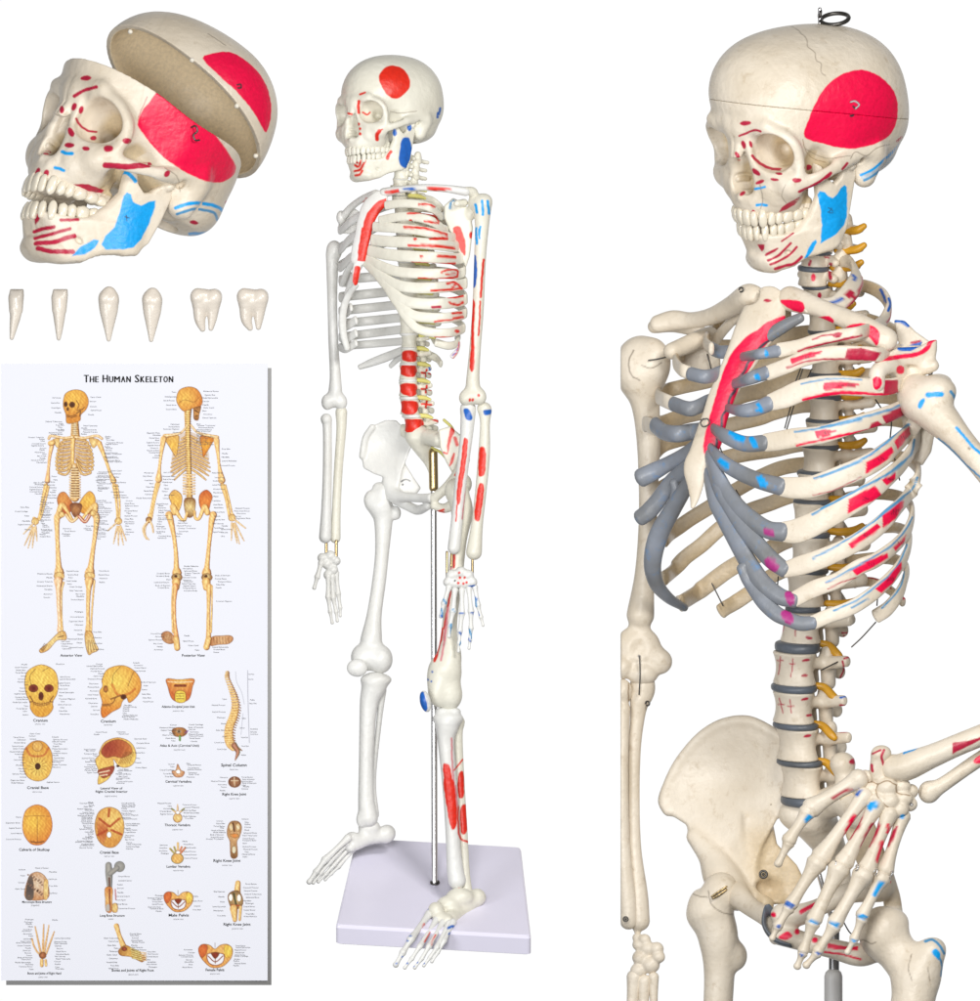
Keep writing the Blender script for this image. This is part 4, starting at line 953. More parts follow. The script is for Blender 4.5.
for a, b, r1_, r2_ in (((857, 778, -128), (811, 806, -132), 9, 9), ((806, 811, -134), (788, 838, -136), 7.5, 6.5), ((787, 842, -136), (777, 862, -136), 5.5, 3.6),
                       ((863, 794, -130), (820, 855, -138), 7.5, 9), ((875, 804, -134), (843, 860, -142), 8, 8.5), ((888, 812, -132), (866, 866, -140), 8, 8), ((901, 815, -124), (884, 868, -132), 7, 7.5),
                       ((815, 862, -140), (790, 902, -142), 9, 6), ((787, 907, -142), (777, 923, -142), 5.5, 4.6), ((776, 926, -142), (771, 936, -141), 4, 2.8),
                       ((837, 868, -144), (813, 917, -146), 9.5, 7), ((811, 922, -146), (802, 948, -144), 6.5, 5), ((801, 952, -144), (796, 964, -142), 4.5, 3.4),
                       ((861, 874, -142), (834, 920, -144), 9.5, 7), ((832, 925, -144), (817, 948, -142), 6.5, 5), ((815, 952, -142), (805, 963, -140), 4.5, 3.4),
                       ((880, 877, -134), (861, 913, -136), 8, 6), ((860, 918, -136), (853, 936, -134), 5.2, 4.4), ((852, 939, -134), (846, 950, -132), 3.8, 2.8)):
    p, rr = knuckle(a, b, r1_ * 1.2, r2_ * 1.2, .66); tube('finger_bone', p, rr, M['bone'], hl, marks=HM, seg=16, tol=9)
for x, y, d in ((833, 862, -150), (855, 866, -150), (874, 870, -148), (889, 872, -140)):
    v, f = ring((x, y, d), 3, .8, (1, .3, .5), 14, 6, (0, 300)); obj('finger_spring', v, f, M['steel'], hl)
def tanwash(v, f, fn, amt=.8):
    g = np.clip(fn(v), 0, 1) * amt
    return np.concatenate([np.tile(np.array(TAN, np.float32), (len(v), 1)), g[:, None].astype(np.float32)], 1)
il = [(782, 736), (770, 727), (757, 721), (741, 718), (722, 722), (705, 732), (691, 747), (678, 765), (668, 784), (661, 802), (664, 813), (676, 819), (687, 826), (692, 842), (703, 858), (712, 870), (735, 885), (755, 880), (762, 850), (778, 820), (800, 810), (800, 770)]
def pelR(V):
    dep = lambda U, Y: 72 + (776 - U) * .42 - 16 * np.exp(-((U - 725) ** 2 + (Y - 775) ** 2) / 1500.) * -1 
    V.plate(il, 2, 0, 5, 3.5, 3, bend=dep)
    rim = cat([(782, 738), (757, 724), (741, 721), (722, 725), (705, 735), (691, 749), (678, 767), (669, 786), (664, 802), (669, 812)], 3)
    V.chain([(x, y, float(dep(x, y)) - 1, 5.5) for x, y in rim], 3)
    V.chain([(695, 838, 100, 8), (712, 858, 92, 13), (724, 880, 80, 19), (738, 898, 66, 14)], 8)
    V.chain([(738, 896, 55, 12), (752, 908, 25, 9.5), (766, 916, -5, 10), (776, 922, -22, 12)], 7)
    V.chain([(745, 850, 90, 10), (752, 880, 85, 12), (765, 905, 70, 10)], 8)
    V.plate([(744, 815), (774, 824), (778, 845), (798, 866), (805, 880), (796, 904), (770, 906), (750, 898)], 2, 84, 5, 3, 6)
    V.chain([(790, 905, 80, 7), (778, 930, 40, 7), (776, 938, 0, 7)], 5)
    V.ell((770, 890, 76), (14, 10, 10), 6, 'sub')
v, f = volmesh((652, 708, -40), (816, 952, 140), 1.4, pelR)
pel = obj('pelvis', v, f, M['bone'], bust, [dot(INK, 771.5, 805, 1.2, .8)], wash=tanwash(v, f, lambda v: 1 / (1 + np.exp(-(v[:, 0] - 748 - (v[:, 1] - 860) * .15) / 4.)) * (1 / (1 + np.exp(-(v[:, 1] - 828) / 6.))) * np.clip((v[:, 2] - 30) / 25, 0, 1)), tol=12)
def pelL(V):
    V.chain([(782, 915, -34, 12), (800, 914, -42, 11), (822, 905, -48, 9), (850, 892, -45, 11), (878, 888, -35, 14)], 6)
    V.chain([(780, 934, -36, 11), (800, 940, -42, 10), (832, 948, -45, 10), (860, 954, -42, 12), (880, 946, -30, 13)], 6)
    V.chain([(880, 876, -30, 14), (892, 900, -20, 9), (890, 925, -20, 12), (876, 950, -25, 12)], 6)
    V.plate([(838, 792), (852, 790), (868, 806), (882, 842), (894, 880), (876, 892), (860, 870), (846, 836)], 2, 0, 5, 3, 5)
v, f = volmesh((764, 750, -68), (912, 974, 20), 1.4, pelL)
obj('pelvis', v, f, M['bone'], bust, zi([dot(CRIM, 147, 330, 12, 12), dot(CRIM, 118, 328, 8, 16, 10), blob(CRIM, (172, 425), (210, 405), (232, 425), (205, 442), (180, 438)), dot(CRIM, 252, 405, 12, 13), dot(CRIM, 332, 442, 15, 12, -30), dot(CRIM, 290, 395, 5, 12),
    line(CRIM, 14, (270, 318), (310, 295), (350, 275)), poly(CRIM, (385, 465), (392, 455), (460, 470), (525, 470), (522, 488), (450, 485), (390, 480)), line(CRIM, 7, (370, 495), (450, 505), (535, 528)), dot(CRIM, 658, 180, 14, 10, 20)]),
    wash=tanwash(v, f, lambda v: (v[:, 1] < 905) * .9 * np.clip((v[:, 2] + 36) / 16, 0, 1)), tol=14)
tube('symphysis_disc', [(771, 908, -34), (765, 914, -36), (764, 924, -38), (769, 934, -42), (778, 941, -46), (790, 945, -50)], [(1.8, 7), (2.4, 8), (2.4, 8), (2.4, 7), (2.4, 6), (1.8, 5)], M['disc'], bust, (-1, .6, 0))
def femR(V):
    V.ell((722, 893, 62), (18, 20, 18), 3)
    V.chain([(720, 894, 62, 16), (708, 908, 66, 17), (702, 915, 70, 14)], 7); V.ell((700, 905, 74), (10, 15, 14), 5)
    V.chain([(712, 915, 70, 22), (719, 940, 72, 20), (720, 975, 74, 15.5), (717, 1040, 76, 14.5)], 9)
    V.ell((736, 957, 74), (12, 15, 11), 6)
vol_obj('femur', (684, 868, 40), (754, 1050, 98), 1.2, femR, M['bone'], bust, [line(SEAM, .8, (692, 894), (700, 897), (708, 898)), line(SEAM, .8, (709, 892), (712, 905), (725, 914), (738, 915)), ])
tube('hip_spring', [(712, 897, 42), (719, 892, 40), (727, 887, 42)], 1, M['brass'], bust, seg=6); tube('hip_spring', [(713, 899, 42), (720, 895, 40), (727, 890, 42)], 1, M['brass'], bust, seg=6)
def femL(V):
    V.ell((882, 932, -72), (24, 27, 25), 3); V.ell((893, 922, -72), (15, 14, 18), 5)
    V.chain([(884, 936, -72, 20), (905, 962, -80, 21), (912, 975, -84, 22)], 8)
    V.chain([(926, 956, -90, 17), (920, 975, -88, 20), (912, 1000, -88, 22), (908, 1045, -88, 22)], 10); V.ell((932, 948, -90), (13, 12, 13), 5)
vol_obj('femur', (852, 900, -122), (954, 1055, -40), 1.3, femL, M['bone'], bust, zi([line(LBLUE, 9, (820, 445), (850, 437), (880, 460), (905, 500)), blob(BLUE, (848, 490), (865, 478), (885, 495), (885, 530), (865, 515)), line(LBLUE, 7, (885, 520), (895, 560), (890, 600)), line(LBLUE, 6, (880, 670), (868, 720)), line(SEAM, 4, (525, 455), (545, 440), (580, 455), (600, 450)), line(SEAM, 3, (760, 500), (745, 560), (760, 620)), line(SEAM, 3, (830, 560), (840, 620))]))
# screws and springs
for x, y, d, r in ((764, 875, 60, 3.4), (626, 920, 70, 2.2)):
    v, f = join([ring((x, y, d - 6), r, r * .38, (0, 0, 1), 20, 8), ballmesh((x, y, d - 5), (r * .5, r * .5, r * .5), 8)]); obj('screw', v, f, M['wire'], bust)
tube('rib_wire', [(812, 369, 10), (806, 380, -2), (797, 384, 20)], .6, M['wire'], bust, seg=6)
for P in ([(803, 369, 5), (798, 384, 5)], [(801, 368, 5), (795, 384, 5)], [(794, 406, 5), (787, 429, 5)], [(791, 406, 5), (785, 428, 5)], [(718, 440, 100), (722, 450, 100), (725, 457, 100)], [(737, 490, 100), (746, 506, 100)], [(756, 533, 100), (759, 545, 100), (768, 553, 100)],
          [(713, 584, 120), (717, 592, 120), (724, 606, 120)], [(779, 577, 60), (778, 588, 60)], [(875, 400, -60), (883, 412, -80), (890, 420, -100), (889, 440, -90)], [(893, 455, -70), (899, 480, -60)], [(877, 596, -70), (876, 605, -90)], [(875, 622, -70), (862, 637, -30), (852, 647, 10)], [(822, 670, 10), (838, 662, 20)],
          [(640, 657, 72), (640.5, 675, 70), (639.5, 695, 72)], [(649, 360, 60), (657, 359, 60), (666, 357, 60)], [(843, 921, -60), (848, 930, -70), (852, 934, -80)], [(708, 354, 90), (712, 369, 90)]):
    tube('tie_wire', P, .8, M['wire'], bust, seg=6, step=3)
for x, y, d in ((741, 290, -38), (929, 373, -90), (648, 704, 80)):
    v, f = ring((x, y, d), 2.2, .9, (.6, 0, 1), 14, 6, (0, 300)); obj('hook', v, f, M['wire'], bust)
# eyebolt on the crown
v, f = sweep([(820, 30, 0), (820, 9, 0)], 1.9, seg=12); eb = obj('eyebolt', v, f, M['steel'], bust)
v, f = ring((835, 19, 0), 14, 2.2, (.12, 1, .45), 40, 8, (0, 360)); obj('ring', v, f, M['wire'], eb)
v, f = ring((820, 14, 0), 3.5, 1.4, (1, .2, .2), 20, 8); obj('eye', v, f, M['wire'], eb)
# stand of the large skeleton
pole = thing('support_pole', 'grey support pole with pale collar rising under the pelvis of the large painted skeleton', 'pole', (834, 1040, 40))
v, f = sweep([(834, 1040, 40), (835, 926, 40)], 5.2, seg=20); obj('pole', v, f, mat_new('grey_steel', (.22, .22, .23), .3, metal=.6), pole)
v, f = sweep([(834, 1040, 40), (834, 977, 40)], 9.2, seg=24, sq=.95); obj('collar', v, f, M['collar'], pole)
v, f = sweep([(835, 928, 40), (824, 890, 70), (816, 855, 82), (816, 812, 84)], 2.6, seg=12); obj('rod', v, f, M['steel'], pole)
# ------------------------------------------------------------------ opened skull at upper left, its lifted cap, and loose teeth
zs = zm(0, 0, 3.379)
TEMP2 = zs([poly(CRIM, *cat([(545, 310), (510, 345), (480, 385), (468, 425), (490, 460), (530, 510), (575, 550), (630, 585), (690, 612), (740, 618), (780, 600), (797, 570), (780, 530), (730, 460), (660, 400), (600, 350)], 3, True))])
A2 = view_matrix(52, 9, -8, -18); s2, t2 = 1.255, (136, 177)
JD, JOFF = 4.0, np.array([0, 0, 0])
FIT = [((94, 41, 14), 293, 267), ((97, 30, 8), 254, 328), ((91, 36, 30), 328, 298), ((94, 22, 10), 253, 364), ((98, 12, 5), 212, 374), ((91, 12, 14), 260, 405), ((89, -3, 22), 243, 450), ((83, -9, 40), 294, 506),
    ((88, -12, 26), 238, 494), ((75, -10, 54), 370, 506), ((65, 3, 58), 433, 480), ((94, -27, 4), 161, 519), ((85, -33, 24), 205, 572), ((91, -42, 7), 131, 584), ((72, -18, 55), 362, 562), ((44, -5, 66), 508, 562), ((28, 2, 68), 567, 590),
    ((62, 28, 51), 468, 425), ((28, 18, 61), 590, 570), ((-38, -24, 34), 659, 784), ((-74, 30, 40), 804, 541), ((88, 57, 10), 285, 212), ((10, 44, 66), 690, 432), ((50, 50, 57), 540, 312), ((70, -14, -48), 133, 510), ((74, 30, -43), 190, 335), ((95, -55, 0), 95, 655), ((43, -50, 31), 335, 690)]
JFIT = [((80, -92, 0), 100, 845), ((14, -68, 48), 470, 838), ((4, 0, 56), 570, 620), ((39, -2, 47), 425, 580), ((90, -56, 0), 110, 690), ((70, -90, 22), 230, 878)]
_s = np.vstack([place(np.array([q[0] for q in FIT], float), A2, s2, t2), place(jaw(np.array([q[0] for q in JFIT], float), JD), A2, s2, t2)])[:, :2]
_d = np.array([q[1:] for q in FIT + JFIT], float) / 3.379
print('skull fit residual', np.round(np.abs(_s - _d).mean(), 1))
TP = tps(_s, _d, 1500.)
sk2 = thing('skull', 'cream skull with open braincase, crimson temple patch and blue jaw patch, under its lifted cap', 'skull', (140, 262, 0))
DM = TEMP2 + zs([dot(DKRED, 293, 267, 19, 9, -5), line(DKRED, 9, (254, 328), (290, 308), (328, 298)), dot(DKRED, 212, 374, 8, 14), dot(DKRED, 253, 364, 9, 14, 15), dot(DKRED, 277, 375, 8, 14, 15),
    line(DKRED, 6, (260, 405), (275, 428), (300, 444), (327, 448)), dot(DKRED, 243, 450, 10, 18, -25), dot(DKRED, 318, 469, 11, 9), dot(DKRED, 238, 494, 18, 9), dot(DKRED, 294, 506, 13, 8, 8), line(BLUE, 9, (214, 517), (230, 522), (248, 522)),
    dot(DKRED, 370, 506, 17, 12), dot(DKRED, 433, 480, 16, 10), dot(DKRED, 161, 519, 14, 8, -5), line(BLUE, 8, (190, 570), (205, 574), (220, 580)), dot(DKRED, 131, 584, 8, 15, 20), dot(DKRED, 160, 590, 9, 15, 20),
    poly(DKRED, (252, 626), (300, 625), (355, 645), (345, 656), (300, 648)), line(DKRED, 15, (360, 562), (430, 567), (505, 560)), dot(DKRED, 567, 590, 9, 13, 40),
    line(BLUE, 9, (595, 705), (640, 690), (700, 690), (745, 705), (757, 725)), line(LBLUE, 7, (600, 725), (660, 708), (720, 718), (735, 745)), line(BLUE, 8, (640, 790), (700, 785), (745, 755), (757, 720)), dot(DKRED, 655, 752, 15, 7, 10), line(DKRED, 8, (765, 682), (770, 705), (765, 725)),
    line(SEAM, 2, (560, 570), (600, 600), (610, 650)), line((.5, .1, .12), 2, (500, 330), (470, 400))])
v, f = SK['cranium']; v = TP(place(v, A2, s2, t2))
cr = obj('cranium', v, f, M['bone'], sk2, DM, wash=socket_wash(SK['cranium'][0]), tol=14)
JM2 = zs([poly(BLUE, (432, 652), (445, 660), (452, 685), (478, 698), (505, 684), (528, 680), (525, 705), (505, 760), (480, 810), (455, 838), (420, 845), (360, 845), (346, 828), (360, 800), (390, 770), (408, 720), (420, 665)),
    poly(BLUE, (245, 868), (275, 838), (320, 812), (338, 815), (325, 840), (290, 862)), line(BLUE, 10, (392, 650), (400, 610), (418, 585), (440, 592), (460, 615)), line(INK, 2, (425, 735), (440, 738)), line(INK, 2, (430, 730), (432, 748)),
    poly(DKRED, (117, 722), (142, 728), (135, 750), (122, 762)), line(DKRED, 10, (120, 785), (150, 776), (185, 770)), line(DKRED, 9, (122, 808), (180, 793), (240, 776)), line(DKRED, 12, (125, 825), (190, 820), (230, 806), (255, 800)), line(DKRED, 12, (132, 842), (180, 852), (250, 853)), line(DKRED, 8, (210, 747), (268, 745))])
v, f = SK['mandible']; md2 = obj('mandible', TP(place(jaw(v, JD) + JOFF, A2, s2, t2)), f, M['bone'], sk2, JM2)
for v, f in SK['upper']: obj('tooth', TP(place(v, A2, s2, t2)), f, M['tooth'], cr)
for v, f in SK['lower']: obj('tooth', TP(place(jaw(v, JD) + JOFF, A2, s2, t2)), f, M['tooth'], md2)
_cv = TP(place(SK['cranium'][0], A2, s2, t2)); _hz = _cv[np.hypot(_cv[:, 0] - 195, _cv[:, 1] - 134) < 8, 2].min()
tube('hook', [(192, 128, _hz + 1), (196, 127, _hz - 1.5), (198, 132, _hz - 2), (194, 136, _hz - 1.5), (196, 141, _hz - 1.5), (200, 141, _hz + 1)], .9, M['wire'], cr, seg=8, step=1)
la, ll = np.array([-.80, -.59, -.10]), np.array([.41, -.33, -.85]); la /= np.linalg.norm(la); ll -= (ll @ la) * la; ll /= np.linalg.norm(ll); lu = np.cross(la, ll)
AC = np.stack([la, lu, ll], 1)
cc = np.array([4, 43, 0]); CS = 1.09; tc_ = np.array([180, 98, 95]) - (AC @ cc) * CS
capv = thing('calvaria', 'cream skull cap lifted off, its hollow beige inside and four white studs towards the viewer', 'skull cap', (183, 101, 95))
v, f = SK['cap']; vl = v.copy(); v = place(v, AC, CS, tc_[:2], tc_[2])
nn = vnormals(vl, f); inn = ((vl - np.array([-5, 40, 0])) * nn).sum(1) * (1 if True else -1)
vol_sign = np.sign((vl * nn).sum()); inn = inn * vol_sign
g = np.clip(-inn / 25, 0, 1) * .9
wsh = np.concatenate([np.tile(np.array((.95, .79, .54), np.float32), (len(v), 1)), g[:, None].astype(np.float32)], 1)
obj('bone_shell', v, f, M['bone'], capv, zs([poly(CRIM, *cat([(683, 195), (720, 178), (770, 172), (820, 195), (870, 240), (900, 290), (914, 350), (912, 400), (898, 445), (880, 420), (850, 370), (800, 310), (740, 255)], 3, True)), line(SEAM, 1.5, (700, 110), (730, 130), (760, 150)), line(INK, 4, (800, 285), (812, 283), (812, 294), (802, 296))]), wash=wsh)
for a, l in ((80, 24), (22, 65), (-36, 63), (-80, 24)):
    p = place(np.array([[a, 57 + .17 * a - 15, l]], float) * np.array([1, 1, 1]), AC, CS, tc_[:2], tc_[2])[0] - AC[:, 1] * 1.2
    v, f = ballmesh(p, (2.6, 2.6, 2.6), 8); obj('stud', v, f, M['magnet'], capv)

def loose(kind, x, y0, y1, w, lean, label):
    hh = y1 - y0
    def fn(V):
        if kind == 'incisor':
            V.plate([(x - w * .42, y0), (x + w * .5, y0), (x + w * .52, y0 + 6), (x + w * .36, y0 + 22), (x - w * .40, y0 + 22), (x - w * .5, y0 + 8)], 2, 0, 4.8, 4.4, 3)
            V.chain([(x - .5, y0 + 10, 0, w * .42), (x - .5, y0 + 24, 0, w * .4), (x + lean * .6, y0 + 38, 0, w * .27), (x + lean, y1 - 2.5, 0, 2.2)], 4)
        elif kind == 'canine':
            V.chain([(x + .5, y0 + 2.5, 0, 2.2), (x + .3, y0 + 7, 0, w * .36), (x, y0 + 14, 0, w * .47), (x, y0 + 22, 0, w * .45), (x + lean * .3, y0 + 32, 0, w * .34), (x + lean * .6, y0 + 43, 0, w * .21), (x + lean, y1 - 2.5, 0, 2.3)], 3, flat=((0, 0, 1), .8))
            V.ell((x - w * .18, y0 + 11, -1), (w * .30, 7, w * .38), 3); V.ell((x + w * .2, y0 + 12, -1), (w * .28, 7, w * .36), 3)
        else:
            for q in (-.27, .27):
                V.ell((x + w * q, y0 + 9 - (q < 0), -3), (w * .24, 8.5, 7), 3); V.ell((x + w * q, y0 + 8, 5), (w * .25, 8, 7), 2.5)
            V.ell((x, y0 + 12, 0), (w * .46, 11, 9), 4); V.ell((x - 2, y0 + 6, -2), (4, 5, 6), 3); V.cap((x + 2, y0 + 3, -10), (x + 1, y0 + 16, -11), 1.4, 1, 1.5, 'sub')
            V.chain([(x - w * .2, y0 + 18, 0, w * .24), (x - w * .20, y0 + 31, 0, w * .18), (x - w * .10 + lean, y1 - 3, 0, 3)], 3)
            V.chain([(x + w * .22, y0 + 18, 0, w * .22), (x + w * .2, y0 + 30, 0, w * .15), (x + w * .17 + lean, y1 - 3.5, 0, 2.6)], 3)
            V.cap((x + 1, y0 + 26, -9), (x + 1.5, y1, -8), 1.2, 2.4, 2, 'sub')
    v, f = volmesh((x - w, y0 - 3, -16), (x + w, y1 + 3, 16), .6, fn)
    o = obj('loose_tooth', v, f, M['loose'], None, None, base=(x, y1, 0)); tag(o, label, 'tooth', 'six loose model teeth laid out in a row under the opened skull')
loose('incisor', 16, 289, 340.5, 15, -4.5, 'narrow flat-topped incisor at the left end of the row of loose teeth, root leaning left')
loose('incisor', 59.5, 289, 341, 16, -1, 'flat-topped loose incisor with straight root, between the end incisor and the first pointed tooth')
loose('canine', 108.5, 287, 342, 21, 0, 'broader pointed loose canine tooth, third in the row from the left')
loose('canine', 152, 288, 342.5, 20.5, -1, 'pointed loose canine tooth standing next to the left one of the two molars')
loose('molar', 206, 288.5, 332, 31, -.5, 'wide two-rooted loose molar with smooth notched crown, next to the pointed teeth')
loose('molar', 252.5, 288.5, 331, 31, .5, 'two-rooted loose molar at the right end of the row of loose teeth')
# ------------------------------------------------------------------ complete small skeleton on its stand
qa, qb, qc, qd, qe = zm(300, 40, 4.4545), zm(300, 230, 4.4545), zm(300, 420, 4.4545), zm(300, 600, 3.92), zm(300, 780, 3.92)
sm = thing('human_skeleton', 'complete white skeleton model standing over a lilac base, marked bright red and blue', 'skeleton', (435, 890, 0))
KW, KI = M['white'], M['ivory']
P3 = skull_pieces(1.35, False)
A3 = view_matrix(46, 2, -5, 1.5); s3, t3 = .618, (392.5, 126.5)
SKM = qa([blob(RED, (352, 172), (372, 132), (410, 115), (458, 130), (490, 180), (480, 228), (430, 264), (382, 240)), line(RED, 5, (385, 160), (430, 168), (480, 185)), line(RED, 10, (262, 275), (260, 300), (263, 325)), line(RED, 7, (268, 245), (290, 237)), line(RED, 7, (215, 330), (232, 333)), line(RED, 6, (280, 325), (300, 335), (312, 325)),
    dot(RED, 262, 377, 7, 7), dot(RED, 267, 398, 7, 7), dot(RED, 268, 420, 7, 7), line(RED, 13, (345, 445), (343, 425), (355, 408)), line(RED, 5, (350, 405), (368, 402)), dot(DBLUE, 422, 414, 10, 17), dot(DBLUE, 488, 392, 10, 16, 10), line(DBLUE, 8, (625, 305), (620, 330)), line(DBLUE, 8, (615, 325), (612, 345)), dot(INK, 573, 448, 6, 8), line(SEAM, 2, (390, 318), (450, 328), (520, 318))])
v, f = P3['cranium']; s_k = obj('skull', place(v, A3, s3, t3), f, KI, sm, SKM, tol=4)
v, f = P3['mandible']; mdn = obj('mandible', place(v, A3, s3, t3), f, KI, s_k, qa([blob(DBLUE, (455, 445), (475, 435), (490, 445), (500, 490), (510, 560), (500, 578), (460, 570), (442, 545), (445, 490)), line(RED, 11, (390, 530), (397, 512), (405, 500)),
    line(RED, 8, (240, 540), (255, 548)), line(RED, 8, (245, 560), (262, 565), (270, 540)), line(RED, 8, (245, 585), (270, 578), (290, 540)), line(RED, 8, (248, 605), (268, 600), (278, 585)), dot(DBLUE, 422, 414, 10, 17), dot(DBLUE, 488, 392, 10, 16, 10)]), tol=4)
for k in ('upper', 'lower'):
    v, f = join([place(a, A3, s3, t3) if False else (place(a, A3, s3, t3), b) for a, b in P3[k]]) 
    obj('tooth_row', v, f, KI, s_k)

# spine
AV3 = view_matrix(50, 0, 2, 0)
SP3 = [(404, 158, 4, 'cervical', .6), (402, 166, 5, 'cervical', .6), (401, 174, 6, 'cervical', .62), (400, 183, 8, 'cervical', .62), (398, 190, 10, 'cervical', .65), (399, 199, 14, 'thoracic', .5)]
for k in range(9): SP3.append((402 + 1.2 * k if k < 5 else 408 + .4 * (k - 5), 212 + k * 14.4, 20, 'thoracic', .52 + .012 * k))
SP3 += [(409, 341, 18, 'lumbar', .45), (409, 356, 17, 'lumbar', .49), (408, 372, 16, 'lumbar', .51), (408, 389, 17, 'lumbar', .53), (409.5, 407, 19, 'lumbar', .54), (413.5, 425, 23, 'lumbar', .54)]
SM3 = qb([blob(RED, (456, 545), (485, 535), (520, 545), (522, 575), (500, 588), (458, 580)), blob(RED, (450, 605), (480, 600), (515, 605), (520, 635), (500, 655), (452, 645)), blob(RED, (445, 690), (480, 682), (520, 690), (518, 730), (490, 742), (448, 725)),
    blob(RED, (445, 768), (480, 760), (522, 765), (525, 800), (500, 822), (455, 815)), blob(RED, (460, 850), (500, 842), (545, 845), (548, 875), (520, 905), (475, 905))] +
    [m for y in (636, 708, 775) for m in (line(RED, 7, (542, y), (585, y + 3)), line(RED, 7, (565, y - 14), (560, y + 16)))] + [line(RED, 7, (575, 835), (620, 855)), line(DBLUE, 6, (580, 625), (575, 612))])
for i, (x, y, d, kd, s_) in enumerate(SP3):
    v, f = inst(SHP[kd], AV3, s_ * (.95 if kd == 'lumbar' else 1), (x, y, d), (1, .92, .85))
    vb = obj('vertebra', v, f, KI, sm, SM3 if kd == 'lumbar' else None, tol=7)
    if i < len(SP3) - 1:
        x2, y2, d2, k2, s2_ = SP3[i + 1]
        v, f = inst(DSH[kd], AV3, s_ * .86, ((x + x2) / 2, (y + y2) / 2, (d + d2) / 2), (1, 1.1, .9)); obj('disc', v, f, KW, vb)
        if i > 2:
            hb = {'lumbar': 15.5, 'thoracic': 13, 'cervical': 8.5}[kd]
            p = place(np.array([(-13, -hb, 12), (-20, -hb - 1, 24), (-24, -hb - 4, 36)], float), AV3, s_, (x, y), d)
            v, f = sweep(p, [2.2, 2.4, 1.5], seg=8, step=1.5); obj('nerve', v, f, M['green'], vb)
# ribs
def t3d(px, br): return thorax_d(775 + (px - 401) / .47, br) * .47 + 6
def srib(front, back, hw, marks, th=1.9, nm='rib'):
    p = [(x, y, t3d(x, 'F') if len(r) == 0 else r[0]) for x, y, *r in front] + [(x, y, t3d(x, 'B')) for x, y in back] + [(back[-1][0] - 14, back[-1][1] - 2, 30)]
    h = np.full(len(p), float(hw)); h[len(front):] *= .8
    v, f = sweep(p, np.stack([h, np.full(len(p), th)], 1), ref=(0, -1, 0), seg=26, step=.9, sq=.8)
    return obj(nm, v, f, KI, sm, marks, tol=6)
RM = qa([line(RED, 7, (530, 735), (570, 735), (600, 745)), line(RED, 7, (480, 775), (560, 772), (600, 785), (618, 810)), line(RED, 7, (555, 810), (615, 818)), line(RED, 8, (465, 835), (560, 842), (655, 868)), dot(RED, 493, 808, 8, 8), line(RED, 9, (580, 888), (655, 885)), line(RED, 7, (485, 918), (600, 920), (690, 930)), dot(RED, 513, 888, 8, 6), line(RED, 9, (615, 966), (690, 968)), dot(RED, 540, 966, 8, 6)]) + \
     qb([line(RED, 8, (580, 40), (655, 42)), line(RED, 8, (485, 70), (600, 75), (680, 82)), dot(RED, 512, 42, 8, 6), line(RED, 8, (615, 120), (690, 122)), line(RED, 8, (500, 148), (620, 155), (690, 150)), dot(RED, 540, 122, 8, 6), line(RED, 8, (530, 218), (620, 222), (700, 210)), line(RED, 7, (630, 190), (665, 178), (700, 182), (702, 205)), line(RED, 6, (650, 200), (690, 195)),
         line(RED, 7, (585, 272), (660, 268), (720, 262)), line(RED, 8, (655, 240), (690, 235), (720, 262)), line(RED, 7, (670, 268), (690, 245)), line(RED, 8, (660, 300), (700, 300), (725, 295)), line(RED, 8, (665, 325), (700, 335), (725, 325)), line(DKRED, 9, (590, 345), (625, 345)), line(RED, 8, (680, 372), (720, 370)), line(RED, 8, (685, 395), (725, 390)), line(RED, 6, (600, 410), (680, 400)), dot(RED, 700, 452, 12, 8), line(RED, 5, (600, 480), (700, 480))])
srib([(386, 206), (400, 204), (418, 205), (432, 209), (441, 217, -30)], [(444, 212), (432, 200), (418, 197)], 4.4, RM)
srib([(380, 221), (394, 218), (412, 217), (432, 222), (446, 231, -35)], [(451, 226), (440, 212), (424, 208)], 4.6, RM)
srib([(374, 227), (390, 228), (412, 230), (435, 234), (453, 238, -35)], [(459, 234), (448, 222), (430, 218)], 5.0, RM)
srib([(372, 240), (390, 242), (412, 243), (436, 245), (456, 247, -35)], [(461, 243), (450, 234), (430, 230)], 5.6, RM)
srib([(369, 251), (388, 255), (412, 257), (437, 258), (458, 259, -35)], [(463, 255), (450, 246), (430, 242)], 5.8, RM)
srib([(366, 259), (380, 266), (398, 272), (422, 274), (444, 274), (459, 274, -35)], [(464, 269), (451, 260), (430, 256)], 5.3, RM)
srib([(366, 262), (377, 273), (394, 284), (412, 288), (436, 288), (461, 285, -35)], [(465, 281), (452, 273), (430, 270)], 5.6, RM)
srib([(376, 272), (388, 287), (402, 300), (420, 304), (442, 304), (462, 301, -35)], [(465, 296), (452, 288), (430, 285)], 5.6, RM)
srib([(388, 288), (398, 303), (412, 315), (430, 318), (448, 318), (462, 315, -35)], [(465, 311), (452, 303), (430, 299)], 5.2, RM)
srib([(396, 300), (404, 314), (416, 328), (434, 333), (450, 333), (461, 330, -35)], [(463, 326), (450, 318), (430, 314)], 4.6, RM)
tube('rib', [(436, 343, -50), (448, 346, -45), (456, 344, -35), (459, 337, -20)], [(4, 1.8)] * 4, KI, sm, (0, -1, 0), 10, 1.2)
tube('rib', [(452, 357, -40), (457, 351, -38), (459, 344, -30), (456, 338, -20)], [(2.6, 1.5)] * 4, KW, sm, (0, -1, 0), 10, 1.2, qb([line(DBLUE, 4, (695, 490), (705, 520), (680, 560)), line(RED, 4, (710, 500), (700, 545), (682, 575))]))
tube('rib', [(441, 364, 10), (436, 358, 22), (426, 354, 30), (414, 352, 30)], [(4, 1.8)] * 4, KI, sm, (0, -1, 0), 10, 1.2)
